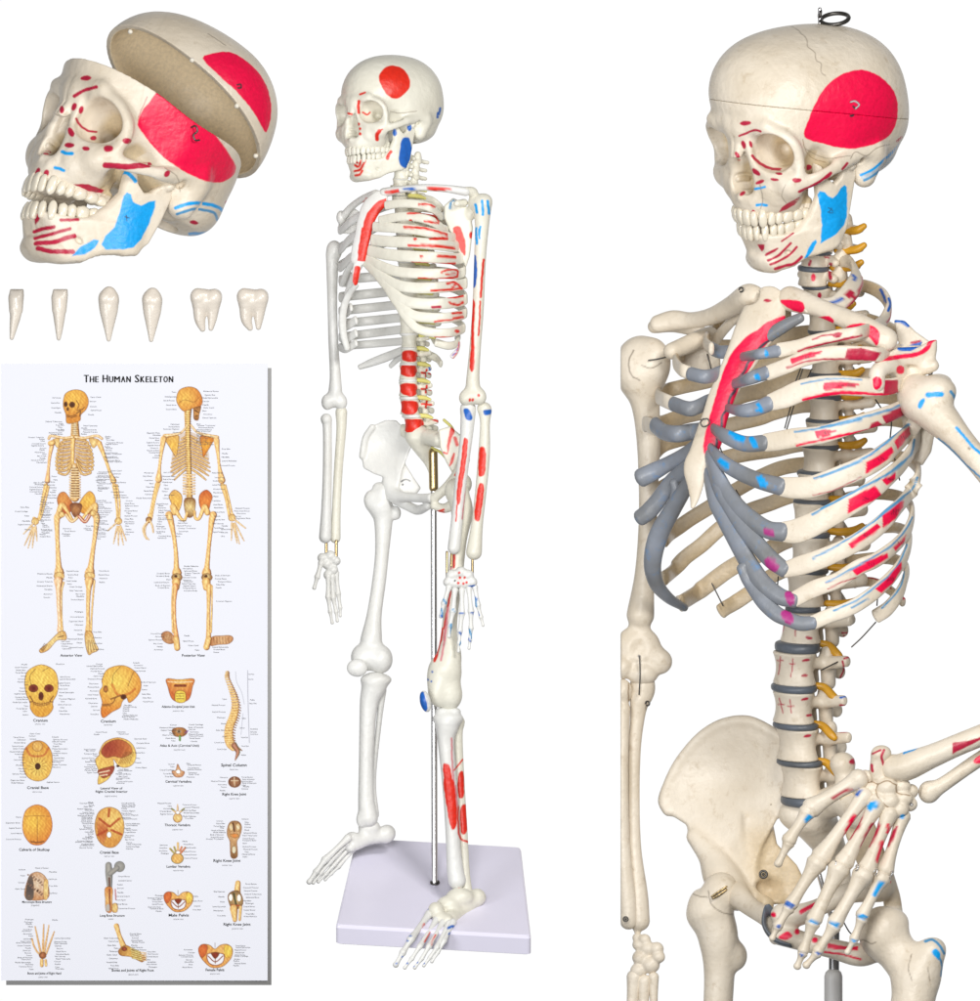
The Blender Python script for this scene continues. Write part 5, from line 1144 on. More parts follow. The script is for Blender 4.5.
tube('rib', [(359, 367, 64), (372, 362, 62), (388, 356, 55), (402, 350, 40)], [(2.5, 1.5), (4, 1.8), (4.6, 2), (4, 2)], KW, sm, (0, -1, 0), 10, 1.2)
tube('rib', [(390, 366, 66), (396, 360, 60), (404, 354, 45)], [(2.5, 1.5), (3.5, 1.8), (4, 2)], KW, sm, (0, -1, 0), 10, 1.2)
for i, (yl, yr, xr, w) in enumerate(((222, 208, 372, 4.2), (241, 225, 366, 4.4), (259, 244, 362, 4.6), (280, 274, 404, 4.8), (297, 290, 404, 4.8), (311, 304, 406, 4.6), (324, 317, 406, 4.6), (337, 329, 406, 4.4), (347, 341, 404, 4))):
    p = [(366 if i < 3 else 351 if i < 6 else 356, yl - 6 if i < 3 else yl - 4, 4), (346, yl + 2, 16), (340, yl, 34), (344, yl - 1, 50), (354, yl - 2, 62), (378, (yl + yr) / 2 - 1, 62), (404, yr, 36)]
    if i < 3: p = [(xr + 2, yr + 2, -24), (362, yr + 7, -16), (350, yr + 14, -2), (341, yl + 8, 18), (340, yl + 6, 34), (350, yl, 56), (380, yr, 60), (402, yr - 6, 36)]
    v, f = sweep(p, np.stack([np.full(len(p), w), np.full(len(p), 1.9)], 1), ref=(0, -1, 0), seg=12, step=1.1, sq=.8); obj('rib', v, f, KW, sm)
tube('cartilage', [(356, 285, -14), (348, 296, -6), (343, 312, 0), (343, 332, 4), (347, 349, 6)], [(3.2, 2), (3.6, 2), (3.8, 2), (3.8, 2), (3, 2)], KW, sm, (-1, 0, 0), 10, 1.2)
for P in ([(362, 256, -26), (354, 262, -18), (347, 272, -6), (342, 285, 10)], [(362, 262, -26), (354, 276, -16), (348, 292, -4), (344, 306, 10)]):
    tube('cartilage', P, [(3.4, 2)] * 4, KW, sm, (-1, 0, 0), 10, 1.2)
def st3(V):
    c = [(379, 200, 9.5), (371, 209, 10), (366, 221, 9), (363, 235, 8.5), (360, 248, 8.5), (358, 259, 8)]
    V.chain([(x, y, -26, r) for x, y, r in c], 3, flat=((.3, 0, 1), .34)); V.chain([(357, 266, -27, 4), (356, 274, -26, 4.4), (355, 283, -25, 3)], 2, flat=((0, 0, 1), .5))
vol_obj('sternum', (345, 185, -45), (400, 292, -10), .7, st3, KW, sm, qa([poly(RED, (385, 705), (350, 718), (325, 740), (300, 770), (285, 810), (275, 860), (262, 920), (256, 985), (310, 985), (315, 950), (330, 925), (322, 890), (340, 860), (335, 820), (345, 790), (360, 770), (388, 755))]) + qb([poly(RED, (275, -10), (258, 100), (262, 138), (300, 145), (305, 100), (325, 80), (315, 40), (332, -5)), blob(RED, (245, 165), (268, 165), (265, 200), (258, 240), (245, 248), (235, 225))]), tol=6)
# shoulder, arms
tube('clavicle', [(384, 193, -26), (400, 190, -34), (422, 188, -44), (445, 189, -50), (466, 192, -48)], [5, 3.8, 3.4, 3.8, 4.6], KW, sm, marks=qa([line(RED, 13, (385, 680), (410, 677), (435, 674)), blob(DBLUE, (450, 664), (490, 658), (525, 664), (490, 672)), blob(RED, (563, 662), (600, 655), (675, 664), (640, 674), (590, 674))]))
tube('clavicle', [(376, 194, -14), (364, 198, 4), (352, 206, 22), (343, 216, 34)], [4.5, 3.5, 3.5, 4], KW, sm, marks=qa([line(RED, 8, (272, 740), (300, 710)), line(RED, 8, (305, 722), (325, 700))]))
def sc3(V):
    V.plate([(444, 206), (453, 198), (461, 202), (470, 212), (473, 228), (470, 256), (466, 268), (459, 254), (450, 232), (444, 218)], 2, -30, 2.6, 1.5, 3)
    V.chain([(466, 191, -48, 4), (473, 193, -42, 5), (474, 204, -34, 5), (471, 214, -30, 6)], 3); V.chain([(457, 204, -42, 3.5), (464, 203, -34, 4)], 2)
vol_obj('scapula', (436, 182, -60), (484, 276, -20), .8, sc3, KI, sm, qa([blob(RED, (682, 838), (710, 832), (725, 860), (738, 910), (735, 962), (715, 940), (690, 880)), dot(RED, 762, 870, 9, 16, 10), line(LBLUE, 9, (668, 750), (672, 730), (688, 716))]), tol=10)
def sr3(V):
    V.plate([(343, 212), (352, 206), (360, 212), (361, 226), (352, 234), (341, 233), (338, 225)], 2, 40, 2.6, 1.5, 3); V.ell((341, 217, 36), (5, 7, 6), 3)
vol_obj('scapula', (326, 198, 20), (368, 244, 56), .8, sr3, KW, sm)
def hl3(V):
    V.ell((476, 203, -38), (8, 9, 8), 3); V.ell((484, 201, -42), (8, 7, 7), 4)
    V.chain([(482, 205, -42, 10), (482, 225, -42, 7.2), (480, 260, -42, 6), (478, 310, -42, 5.8), (475, 350, -42, 5.8), (473, 378, -42, 6.6), (473, 393, -42, 8)], 3)
    V.ell((466, 398, -42), (7, 8, 7), 5); V.ell((480, 397, -44), (6.5, 8, 7), 5); V.ell((473, 398, -43), (9, 6, 6), 4)
vol_obj('humerus', (456, 190, -56), (500, 412, -28), .8, hl3, KI, sm, qa([line(BLUE, 9, (782, 735), (788, 770)), line(BLUE, 9, (812, 720), (815, 780)), line(BLUE, 9, (836, 720), (842, 775)), line(BLUE, 8, (785, 840), (780, 870)), line(BLUE, 8, (803, 835), (798, 870)), line(BLUE, 8, (785, 880), (788, 910)), dot(DBLUE, 775, 970, 9, 14)]) +
    qb([line(BLUE, 6, (785, 0), (788, 50)), line(BLUE, 6, (798, 0), (800, 40)), blob(DBLUE, (768, 125), (780, 115), (788, 150), (788, 210), (780, 255), (768, 252), (766, 200)), line(RED, 8, (818, 135), (812, 200), (805, 300)), ('P', cat([(762, 320), (775, 315), (780, 340), (775, 450), (778, 540), (775, 620), (762, 630), (755, 600), (762, 500)], 3, True), RED, 0), line(RED, 6, (802, 320), (800, 400), (795, 470)), dot(RED, 757, 757, 6, 8), dot(RED, 770, 757, 6, 8), dot(RED, 795, 738, 7, 7)]))
def ub3(V): V.ell((468, 409, -38), (8, 8, 7), 3); V.chain([(468, 415, -40, 7.5), (466, 440, -44, 6.4), (461, 480, -50, 6), (457, 520, -54, 6), (454, 548, -58, 6.4)], 3)
vol_obj('ulna', (444, 400, -72), (482, 560, -28), .8, ub3, KW, sm, qb([blob(DBLUE, (728, 800), (750, 798), (768, 830), (762, 848), (740, 842))]) + qc([('P', cat([(728, 90), (740, 82), (748, 100), (738, 200), (722, 300), (712, 370), (698, 372), (700, 300), (715, 200)], 3, True), RED, 0), line(PINK, 8, (778, 110), (760, 220), (738, 340), (725, 440)), line(DKRED, 8, (785, 95), (780, 140)), line(RED, 5, (700, 380), (695, 450)), dot(RED, 657, 500, 8, 12, 30)]))
def rb3(V): V.ell((484, 408, -38), (7, 6, 7), 2); V.chain([(485, 412, -38, 6.6), (485, 425, -40, 5), (484, 455, -44, 6), (481, 490, -48, 5.8), (477, 525, -52, 6), (474, 552, -54, 8)], 3)
vol_obj('radius', (462, 400, -66), (498, 564, -28), .8, rb3, KI, sm, qb([blob(DBLUE, (818, 805), (850, 800), (852, 820), (822, 825))]) + qc([('P', cat([(800, 125), (820, 122), (828, 150), (825, 230), (812, 252), (795, 245), (795, 180)], 3, True), RED, 0), ('P', cat([(795, 290), (812, 282), (820, 310), (812, 380), (800, 445), (785, 450), (776, 425), (785, 350)], 3, True), RED, 0), line(DBLUE, 5, (795, 30), (795, 90))]))
for x, y0, y1 in ((472.5, 560, 575), (447, 552, 585), (451.5, 552, 566)): tube('wrist_pin', [(x, y0, -56), (x, y1, -58)], 1.3, M['brass'], sm, seg=8)
def cl3(V):
    for x, y, r in ((452, 575, 6), (461, 572, 6), (468, 575, 6), (455, 583, 6), (464, 583, 6), (472, 582, 5.5), (448, 582, 5)): V.ell((x, y, -62), (r, r * .95, 6), 2)
h3 = vol_obj('hand', (438, 560, -74), (484, 596, -50), .7, cl3, KW, sm, qc([dot(RED, x, y, 6, 6) for x, y in ((710, 680), (712, 702), (733, 702), (706, 725), (728, 728), (742, 722))] + [dot(INK, 690, 715, 4, 5), line(DBLUE, 12, (755, 745), (775, 740)), line(DBLUE, 10, (762, 765), (775, 755))]))
HB = qc([line(LBLUE, 7, (630, 840), (640, 900)), line(DBLUE, 6, (628, 870), (638, 880)), line(LBLUE, 7, (672, 910), (676, 960)), line(DBLUE, 6, (712, 860), (728, 860)), line(DBLUE, 6, (765, 855), (775, 862)), line(LBLUE, 6, (755, 930), (765, 970)), line(DBLUE, 5, (790, 855), (798, 870)), line(LBLUE, 8, (640, 800), (652, 815)), line(LBLUE, 7, (780, 800), (785, 830)), line(LBLUE, 5, (680, 840), (688, 852)), line(DBLUE, 5, (775, 785), (790, 800))]) + \
     qd([line(DBLUE, 5, (555, 60), (562, 80)), line(LBLUE, 7, (592, 95), (595, 125)), line(DBLUE, 6, (625, 125), (638, 140)), line(LBLUE, 5, (632, 160), (628, 175)), line(LBLUE, 7, (662, 115), (670, 130)), line(DBLUE, 5, (660, 150), (668, 160)), line(DBLUE, 5, (695, 50), (700, 60))])
def fingers(P, mat, par, marks):
    for ch in P:
        for a, b in zip(ch[:-1], ch[1:]):
            p, rr = knuckle(a[:3], b[:3], a[3], b[3], .68); tube('finger_bone', p, rr, mat, par, seg=10, step=1.2, marks=marks, tol=4)
fingers([[(449, 587, -64, 3.4), (444, 603, -66, 3.2), (441, 616, -66, 2.4)],
         [(455, 590, -64, 3.4), (453, 611, -66, 3.6), (450, 626, -66, 2.8), (449, 636, -66, 2)],
         [(462, 590, -64, 3.4), (462, 613, -66, 3.7), (460, 631, -66, 3), (459, 643, -66, 2.4), (458.5, 651, -66, 1.8)],
         [(469, 589, -64, 3.4), (471, 611, -66, 3.6), (471, 628, -66, 2.9), (470, 640, -66, 2.3), (469, 648, -66, 1.7)],
         [(475, 587, -62, 3.2), (478, 605, -64, 3.2), (481, 617, -64, 2.4), (483, 625, -64, 1.7)]], KW, h3, HB)
def hr3(V):
    V.ell((334, 250, 40), (8, 10, 8), 3); V.chain([(332, 256, 40, 6.4), (332, 300, 40, 5), (333, 340, 40, 5), (335, 375, 40, 5.6), (335, 392, 40, 7)], 3)
    V.ell((327, 402, 40), (6, 8, 6), 4); V.ell((341, 402, 40), (6, 8, 6), 4); V.ell((334, 400, 40), (8, 7, 6), 4)
vol_obj('humerus', (316, 236, 26), (352, 416, 54), .8, hr3, KW, sm)
vol_obj('radius', (314, 410, 26), (338, 548, 54), .8, lambda V: V.chain([(326, 419, 40, 5.8), (327, 428, 40, 4.6), (327, 470, 38, 4.6), (326, 510, 36, 5.2), (325, 537, 34, 6.4)], 2), KW, sm)
vol_obj('ulna', (326, 404, 30), (352, 548, 58), .8, lambda V: V.chain([(341, 412, 42, 6), (341, 430, 42, 5), (338, 470, 42, 4.5), (336, 510, 42, 4.5), (335, 538, 42, 5.4)], 2), KI, sm)
for x, y0, y1 in ((326, 541, 554), (336, 541, 558)): tube('wrist_pin', [(x, y0, 38), (x, y1, 38)], 1.6, M['brass'], sm, seg=8)
h4 = vol_obj('hand', (312, 548, 24), (344, 590, 50), .7, lambda V: [V.ell((x, y, 37), (r, r, 5.5), 2) for x, y, r in ((322, 558, 5), (330, 556, 5.5), (336, 561, 4.5), (327, 564, 5.5), (333, 570, 5), (328, 575, 5))], KW, sm)
fingers([[(321, 563, 34, 3.6), (317, 577, 32, 3.2), (314, 588, 32, 2.2)], [(328, 576, 34, 3.4), (328, 597, 33, 3.2), (330, 612, 33, 2.5), (332, 623, 33, 1.8)], [(332, 576, 36, 3.4), (333, 598, 36, 3.2), (336, 612, 36, 2.5), (337, 621, 36, 1.8)], [(336, 573, 38, 3.2), (338, 594, 38, 3), (340, 608, 38, 2.3), (340, 616, 38, 1.6)]], KW, h4, None)
# pelvis
def pr3(V):
    dep = lambda U, Y: 36 + (402 - U) * .42 + 8 * np.exp(-((U - 385) ** 2 + (Y - 445) ** 2) / 400.)
    V.plate([(404, 428), (396, 420), (385, 420), (374, 425), (366, 437), (361, 455), (363, 468), (374, 474), (383, 477), (386, 488), (398, 488), (402, 470), (408, 455), (414, 440)], 2, 0, 2.6, 1.6, 3, bend=dep)
    V.chain([(388, 484, 46, 7), (394, 495, 38, 8), (404, 497, 24, 5), (420, 498, 6, 4.5), (431, 498, -8, 5)], 4)
    V.chain([(398, 500, 36, 6), (408, 506, 30, 5), (418, 510, 22, 5), (428, 506, 2, 4)], 3); V.plate([(396, 468), (404, 462), (414, 478), (421, 488), (416, 495), (402, 494)], 2, 40, 2.4, 1.4, 3)
    V.chain([(372, 427, 46, 3.2), (365, 438, 50, 3.2), (362, 456, 52, 3.4)], 2)
v, f = volmesh((352, 410, -20), (442, 522, 66), .9, pr3); obj('pelvis', v, f, KW, sm, qc([line(INK, 4, (450, 275), (470, 265), (490, 272)), dot(INK, 457, 288, 5, 5)]))
def pl3(V):
    V.chain([(434, 498, -10, 5), (446, 488, -18, 5), (458, 474, -22, 6), (464, 460, -22, 6)], 3); V.chain([(434, 506, -10, 4), (446, 508, -14, 5), (458, 500, -20, 6)], 3)
    V.plate([(438, 430), (450, 426), (462, 436), (468, 455), (466, 480), (456, 480), (446, 462), (440, 448)], 2, -14, 3, 2, 4); V.ell((462, 484, -24), (10, 11, 10), 4)
v, f = volmesh((424, 414, -42), (482, 522, 6), .9, pl3); obj('pelvis', v, f, KI, sm, qc([line(RED, 8, (560, 402), (600, 412), (640, 400)), line(RED, 7, (575, 412), (610, 418), (640, 412)), ('P', cat([(655, 110), (665, 60), (675, 20), (690, 50), (672, 90), (660, 150)], 3, True), RED, 0), line(RED, 12, (690, 80), (700, 110)), ('P', cat([(665, 205), (680, 150), (690, 150), (682, 190)], 3, True), RED, 0), line(RED, 6, (640, 145), (655, 150)), line(RED, 6, (700, 230), (690, 245))]), tol=8)
vol_obj('sacrum', (400, 424, -20), (452, 486, 46), .9, lambda V: (V.chain([(417, 436, 24, 12), (424, 448, 28, 10), (430, 462, 32, 6), (433, 476, 30, 3)], 4), V.chain([(424, 436, 18, 8), (440, 440, -4, 8)], 4), V.chain([(416, 436, 26, 7), (404, 430, 38, 7)], 3)), KI, sm)
for P in ([(436, 432, 4), (441, 436, -2), (446, 446, -8)], [(432, 448, 14), (440, 452, 4), (446, 458, -4)], [(444, 420, -4), (452, 428, -10), (456, 440, -12)]): tube('nerve', P, 1.5, M['green'], sm, seg=8)
# legs
def fr3(V):
    V.ell((384, 492, 46), (8, 9, 8), 2); V.chain([(382, 494, 46, 7), (372, 500, 46, 7)], 4); V.ell((371, 500, 46), (7, 10, 8), 4); V.ell((379, 488, 48), (7, 6, 6), 3)
    V.chain([(380, 506, 46, 12.5), (383, 520, 46, 9.5), (382, 550, 44, 7.2), (379, 580, 42, 7), (374, 615, 38, 7.6), (371, 640, 36, 11)], 5); V.ell((396, 513, 46), (5, 7, 5), 4)
    V.ell((363, 658, 34), (12, 13, 12), 4); V.ell((381, 660, 34), (11.5, 13.5, 13), 4); V.ell((371, 656, 35), (18, 14, 12), 5)
vol_obj('femur', (350, 478, 16), (404, 680, 62), 1.0, fr3, KW, sm)
vol_obj('patella', (344, 656, 8), (370, 682, 34), .8, lambda V: V.ell((357, 668, 20), (10.5, 9, 6), 2), KW, sm)
vol_obj('tibia', (352, 668, 14), (398, 840, 56), 1.0, lambda V: (V.ell((376, 680, 34), (15.5, 7, 13), 3), V.chain([(374, 686, 34, 12.5), (369, 702, 34, 9.5), (367, 730, 34, 8), (366, 770, 34, 7.6), (366, 800, 34, 8.2), (368, 818, 34, 10)], 5), V.ell((361, 820, 32), (5, 8, 5), 3)), KW, sm)
vol_obj('fibula', (366, 684, 40), (392, 838, 62), .9, lambda V: V.chain([(382, 690, 50, 4.5), (379, 720, 50, 3), (373, 780, 48, 3), (374, 815, 46, 5)], 2), KW, sm)
vol_obj('foot', (340, 812, 10), (398, 862, 62), .8, lambda V: (V.ell((387, 834, 46), (8.5, 9, 9), 3), V.ell((369, 828, 40), (11, 9, 9), 4), V.chain([(384, 836, 46, 7), (368, 838, 40, 7.5), (355, 843, 34, 8)], 4), V.ell((352, 838, 32), (7, 6, 7), 3), V.ell((350, 848, 30), (6, 5, 6), 2), V.ell((345, 843, 26), (5, 5, 5), 2)), KW, sm)
ft1 = [o for o in sm.children if o.name.startswith('foot')][0]
def toes(P, mat, par, marks=None):
    for ch in P:
        for a, b in zip(ch[:-1], ch[1:]):
            p, rr = knuckle(a[:3], b[:3], a[3], b[3], .7); tube('toe_bone', p, rr, mat, par, seg=10, step=1.2, marks=marks, tol=4)
toes([[(348, 838, 22, 4.2), (325, 860, 12, 4.2), (316, 872, 8, 3.6), (309, 882, 6, 3)], [(349, 842, 28, 3.4), (329, 863, 18, 3.2), (320, 874, 14, 2.6), (313, 883, 12, 2)], [(350, 847, 32, 3.2), (333, 866, 24, 3), (325, 875, 20, 2.4), (318, 882, 18, 1.9)], [(353, 850, 36, 3.2), (338, 867, 30, 3), (331, 874, 26, 2.2), (325, 880, 24, 1.8)]], KW, ft1)
LF = qc([line(RED, 10, (657, 600), (655, 650), (652, 740)), line(PINK, 6, (675, 615), (672, 700), (668, 780), (655, 880), (640, 980)), line(RED, 8, (688, 600), (685, 655)), line(RED, 14, (628, 935), (620, 985)), line(RED, 6, (672, 760), (655, 850), (640, 930)), dot(RED, 660, 548, 5, 7)]) + \
     qd([('P', cat([(548, 112), (562, 115), (558, 150), (545, 200), (533, 240), (523, 235), (530, 190)], 3, True), RED, 0), line(PINK, 6, (580, 30), (575, 100), (565, 170), (553, 235)), dot(DBLUE, 518, 280, 4, 4), dot(DBLUE, 502, 311, 4, 4), dot(DBLUE, 515, 318, 4, 4)])
def fl3(V):
    V.ell((456, 490, -28), (11, 12, 12), 4); V.chain([(458, 494, -30, 11), (462, 512, -32, 11), (459, 540, -34, 8), (455, 580, -38, 7.5), (450, 620, -42, 7.5), (449, 640, -44, 9), (449, 655, -46, 12.5), (446, 668, -47, 15)], 5); V.ell((444, 676, -48), (17, 20, 13), 5)
    V.ell((438, 690, -50), (10, 17, 12), 5); V.ell((450, 694, -47), (12.5, 16, 13), 5); V.ell((441, 668, -48), (9, 12, 10), 5)
vol_obj('femur', (422, 474, -68), (478, 716, -12), 1.0, fl3, KI, sm, LF)
vol_obj('patella', (412, 684, -84), (436, 720, -58), .7, lambda V: V.ell((425.5, 701, -64), (5.5, 11, 7), 2, rot=[[.97, -.22, 0], [.22, .97, 0], [0, 0, 1]]), KW, sm, qd([blob(DBLUE, (475, 360), (488, 362), (500, 400), (500, 425), (488, 438), (472, 415), (470, 380)), line(WHT, 3, (490, 365), (505, 425))]))
LT = qd([('P', cat([(560, 650), (572, 640), (588, 650), (597, 700), (605, 790), (585, 800), (570, 740)], 3, True), RED, 0), line(PINK, 5, (595, 540), (596, 620), (602, 700), (608, 790)), line(RED, 5, (605, 665), (638, 625)), ('P', cat([(622, 680), (640, 672), (643, 720), (642, 770), (625, 775), (617, 740)], 3, True), RED, 0), line(DBLUE, 9, (517, 500), (519, 530))]) + \
     qe([('P', cat([(562, -5), (600, -5), (612, 60), (616, 150), (608, 188), (592, 185), (578, 120)], 3, True), RED, 0), ('P', cat([(622, -5), (642, -5), (642, 40), (635, 70), (622, 60)], 3, True), RED, 0), ('P', cat([(630, 105), (650, 95), (660, 130), (660, 185), (645, 212), (632, 205), (627, 150)], 3, True), RED, 0), line(RED, 6, (620, 100), (620, 160), (628, 225), (660, 242)), line(PINK, 5, (610, 20), (618, 100)), blob(RED, (618, 425), (628, 422), (636, 445), (638, 468), (624, 455))])
vol_obj('tibia', (426, 700, -66), (476, 894, -24), 1.0, lambda V: (V.ell((448, 718, -46), (15.5, 7.5, 13), 3), V.ell((443, 711, -47), (8, 4, 8), 2.5), V.ell((454, 711, -46), (7, 4, 8), 2.5), V.chain([(447, 724, -48, 12), (446, 740, -48, 8.6), (448, 765, -48, 7.8), (451, 800, -46, 7.6), (453, 840, -44, 7.2), (455, 868, -42, 8.4), (457, 880, -42, 9)], 5)), KW, sm, LT)
vol_obj('fibula', (448, 708, -44), (478, 906, -16), .9, lambda V: V.chain([(458, 722, -30, 7), (458, 736, -30, 4.8), (460, 780, -30, 4.6), (463, 830, -30, 4.6), (465, 870, -32, 4.8), (466, 892, -34, 6.5)], 3), KI, sm, LT)
FM = qe([dot(DBLUE, x, y, 5, 4) for x, y in ((501, 503), (432, 604), (422, 624), (405, 688), (420, 712), (445, 722), (460, 708), (485, 712), (495, 690), (380, 712), (400, 708))] + [line(DBLUE, 8, (582, 575), (598, 568), (608, 575)), line(DBLUE, 7, (585, 598), (600, 590), (610, 580)), line(RED, 4, (490, 560), (470, 600)), line(RED, 4, (510, 590), (490, 630)), line(RED, 4, (532, 600), (515, 640))])
vol_obj('foot', (424, 872, -90), (492, 944, -20), .8, lambda V: (V.ell((477, 897, -34), (9, 9, 10), 3), V.ell((460, 897, -44), (14, 10, 12), 5), V.ell((448, 905, -52), (12, 10, 10), 5), V.chain([(472, 900, -36, 8), (460, 912, -46, 8.5), (450, 918, -66, 7.5)], 4), V.ell((436, 909, -66), (8, 8, 9), 4), V.ell((440, 917, -70), (7, 7, 8), 3), V.ell((447, 920, -74), (6.5, 6.5, 7), 3)), KI, sm, FM)
ft2 = [o for o in sm.children if o.name.startswith('foot')][-1]
toes([[(430, 912, -66, 4.5), (411, 938, -104, 4.4), (403, 951, -112, 3.8), (396, 963, -114, 3.2)], [(437, 918, -74, 3.6), (420, 945, -106, 3.2), (412, 957, -110, 2.6), (405, 966, -112, 2)], [(443, 921, -78, 3.6), (429, 945, -106, 3.2), (422, 957, -110, 2.6), (415, 966, -112, 2)],
      [(449, 922, -80, 3.6), (437, 946, -106, 3.2), (430, 956, -108, 2.4), (424, 964, -110, 1.8)], [(453, 921, -80, 4), (444, 940, -102, 3), (438, 951, -106, 2.2), (432, 960, -108, 1.8)]], KW, ft2, FM)
# stand: base board seen from above, chromed pole
std = thing('display_stand', 'square lilac white base board with chromed upright pole under the small skeleton', 'stand', (435, 890, 0))
bc, bs = math.cos(R(28)), math.sin(R(28))
def slab():
    top = np.array([(355.5, 838, 92), (521, 847.5, 92), (531, 935, -92), (336, 924, -92)], float)
    nrm = np.array([0, -bc, -bs])
    V, F = [], []
    cen = top.mean(0)
    lay = [(3.0, 0), (1.0, -.8), (0, -3), (0, -20.5), (1.5, -21.5)]
    ring_ = []
    for ins_, h in lay:
        r = []
        for i in range(4):
            a, b, c = top[i - 1], top[i], top[(i + 1) % 4]
            u1, u2 = (a - b) / np.linalg.norm(a - b), (c - b) / np.linalg.norm(c - b)
            rr = 5.0
            for t in np.linspace(0, 1, 6):
                q = b + u1 * rr * (1 - t) ** 2 + u2 * rr * t ** 2
                q = q + (cen - b) / np.linalg.norm(cen - b) * ins_ * 1.2
                r.append(q + nrm * h)
        ring_.append(np.array(r))
    n = 24; V = np.vstack(ring_ + [ring_[0].mean(0)[None], ring_[-1].mean(0)[None]])
    k = np.arange(n); k2 = (k + 1) % n
    Q = np.vstack([np.stack([i * n + k, i * n + k2, (i + 1) * n + k2, (i + 1) * n + k], 1) for i in range(len(lay) - 1)])
    Tn = np.vstack([np.stack([np.full(n, len(lay) * n), k2, k], 1), np.stack([np.full(n, len(lay) * n + 1), (len(lay) - 1) * n + k, (len(lay) - 1) * n + k2], 1)])
    return V, [Q, Tn]
v, f = slab(); b_ = obj('base_board', v, f, M['base'], std)
b_.data.polygons.foreach_set('use_smooth', np.zeros(len(b_.data.polygons), bool))
v, f = sweep([(434.5, 884, 2), (433.5, 470, 14)], 3.1, seg=20); obj('pole', v, f, M['steel'], std)
v, f = sweep([(433.6, 488, 13), (433, 452, 14)], 4.6, seg=20); obj('pole_top', v, f, M['brass'], std)
v, f = ring((434.8, 882.5, 1), 3.9, 1.1, (0, -bc, -bs), 24, 8); obj('pole_collar', v, f, M['wire'], std)
# ------------------------------------------------------------------ printed wall chart over a grey board standing for its drop shadow
PX0, PY0, PX1, PY1 = 2.0, 364.0, 268.0, 979.5; PR = .5; PD = -70.0
PW, PH = int((PX1 - PX0) / PR) + 1, int((PY1 - PY0) / PR) + 1
gx = (PX0 + PR * np.arange(PW)).astype(np.float32)[None, :]; gy = (PY0 + PR * np.arange(PH)).astype(np.float32)[:, None]
IMG = np.empty((PH, PW, 3), np.float32); IMG[:] = (.925, .932, .968)
_n = rng.random((PH, PW)).astype(np.float32)
def win(x0, y0, x1, y1):
    i0, i1 = max(0, int((y0 - PY0) / PR)), min(PH, int((y1 - PY0) / PR) + 2); j0, j1 = max(0, int((x0 - PX0) / PR)), min(PW, int((x1 - PX0) / PR) + 2)
    return slice(i0, i1), slice(j0, j1)
def put(sl, a, c): IMG[sl] = IMG[sl] * (1 - a[..., None]) + np.asarray(c, np.float32) * a[..., None]
YL, OR, BR, DK, RD, PL = (.99, .89, .60), (.90, .70, .40), (.48, .29, .15), (.30, .17, .09), (.72, .26, .18), (.98, .93, .78)
def lerp(a, b, t): return np.asarray(a, np.float32) * (1 - t[..., None]) + np.asarray(b, np.float32) * t[..., None]
def stroke(pts, w, c0=YL, c1=OR, c2=BR, n=5, light=(-.35, -.2)):
    """a painted bone: pale along its middle, brown at its edges"""
    p = np.array(pts, float); w = np.array(w if np.ndim(w) else [w] * len(p), float)
    q = cat(np.hstack([p, w[:, None]]), n) if len(p) > 2 else np.hstack([p, w[:, None]])
    m = q[:, 2].max() + 1.2; sl = win(q[:, 0].min() - m, q[:, 1].min() - m, q[:, 0].max() + m, q[:, 1].max() + m)
    X, Y = gx[:, sl[1]], gy[sl[0]]; best = np.full((Y.shape[0], X.shape[1]), 9e9, np.float32); off = np.zeros_like(best)
    for a, b in zip(q[:-1], q[1:]):
        e = b[:2] - a[:2]; L2 = e @ e + 1e-9; t = np.clip(((X - a[0]) * e[0] + (Y - a[1]) * e[1]) / L2, 0, 1)
        dx, dy = X - a[0] - t * e[0], Y - a[1] - t * e[1]; r = a[2] + (b[2] - a[2]) * t; d = np.sqrt(dx * dx + dy * dy) / r
        u = d < best; best = np.where(u, d, best); off = np.where(u, (dx * -light[0] + dy * -light[1]) / r, off)
    wm = np.mean(w)
    k = np.clip(best * .8 + off * .5, 0, 1); col = np.where((k < .62)[..., None], lerp(c0, c1, np.clip(k / .62, 0, 1)), lerp(c1, c2, np.clip((k - .62) / .25, 0, 1)))
    IMG[sl] = lerp3(IMG[sl], col, np.clip((1 - best) * wm / .5 + .5, 0, 1))
def lerp3(a, b, t): return a * (1 - t[..., None]) + b * t[..., None]
def fill(pts, c0, c1=None, cen=None, rad=None, edge=BR, ew=.5, closed=True, alpha=1.):
    p = cat(pts, 5, True); sl = win(*(p.min(0) - 2), *(p.max(0) + 2)); X, Y = np.meshgrid(gx[0, sl[1]], gy[sl[0], 0])
    Q = np.stack([X.ravel(), Y.ravel()], 1).astype(float); d = seg_dist(Q, p, True); ins = inside(Q, p); d = np.where(ins, -d, d).reshape(X.shape)
    if c1 is not None:
        cen = p.mean(0) if cen is None else cen; rad = np.ptp(p, 0).max() * .55 if rad is None else rad
        t = np.clip(np.hypot(X - cen[0], Y - cen[1]) / rad, 0, 1).astype(np.float32) ** 1.3
        col = lerp(c0, c1, t) * (1 - .07 * _n[sl][..., None])
    else: col = np.broadcast_to(np.asarray(c0, np.float32), X.shape + (3,))
    a = np.clip(.5 - d / .6, 0, 1).astype(np.float32) * alpha
    IMG[sl] = lerp3(IMG[sl], col, a)
    if ew: put(sl, (np.clip(1 - np.abs(d) / ew, 0, 1) * .8).astype(np.float32), edge)
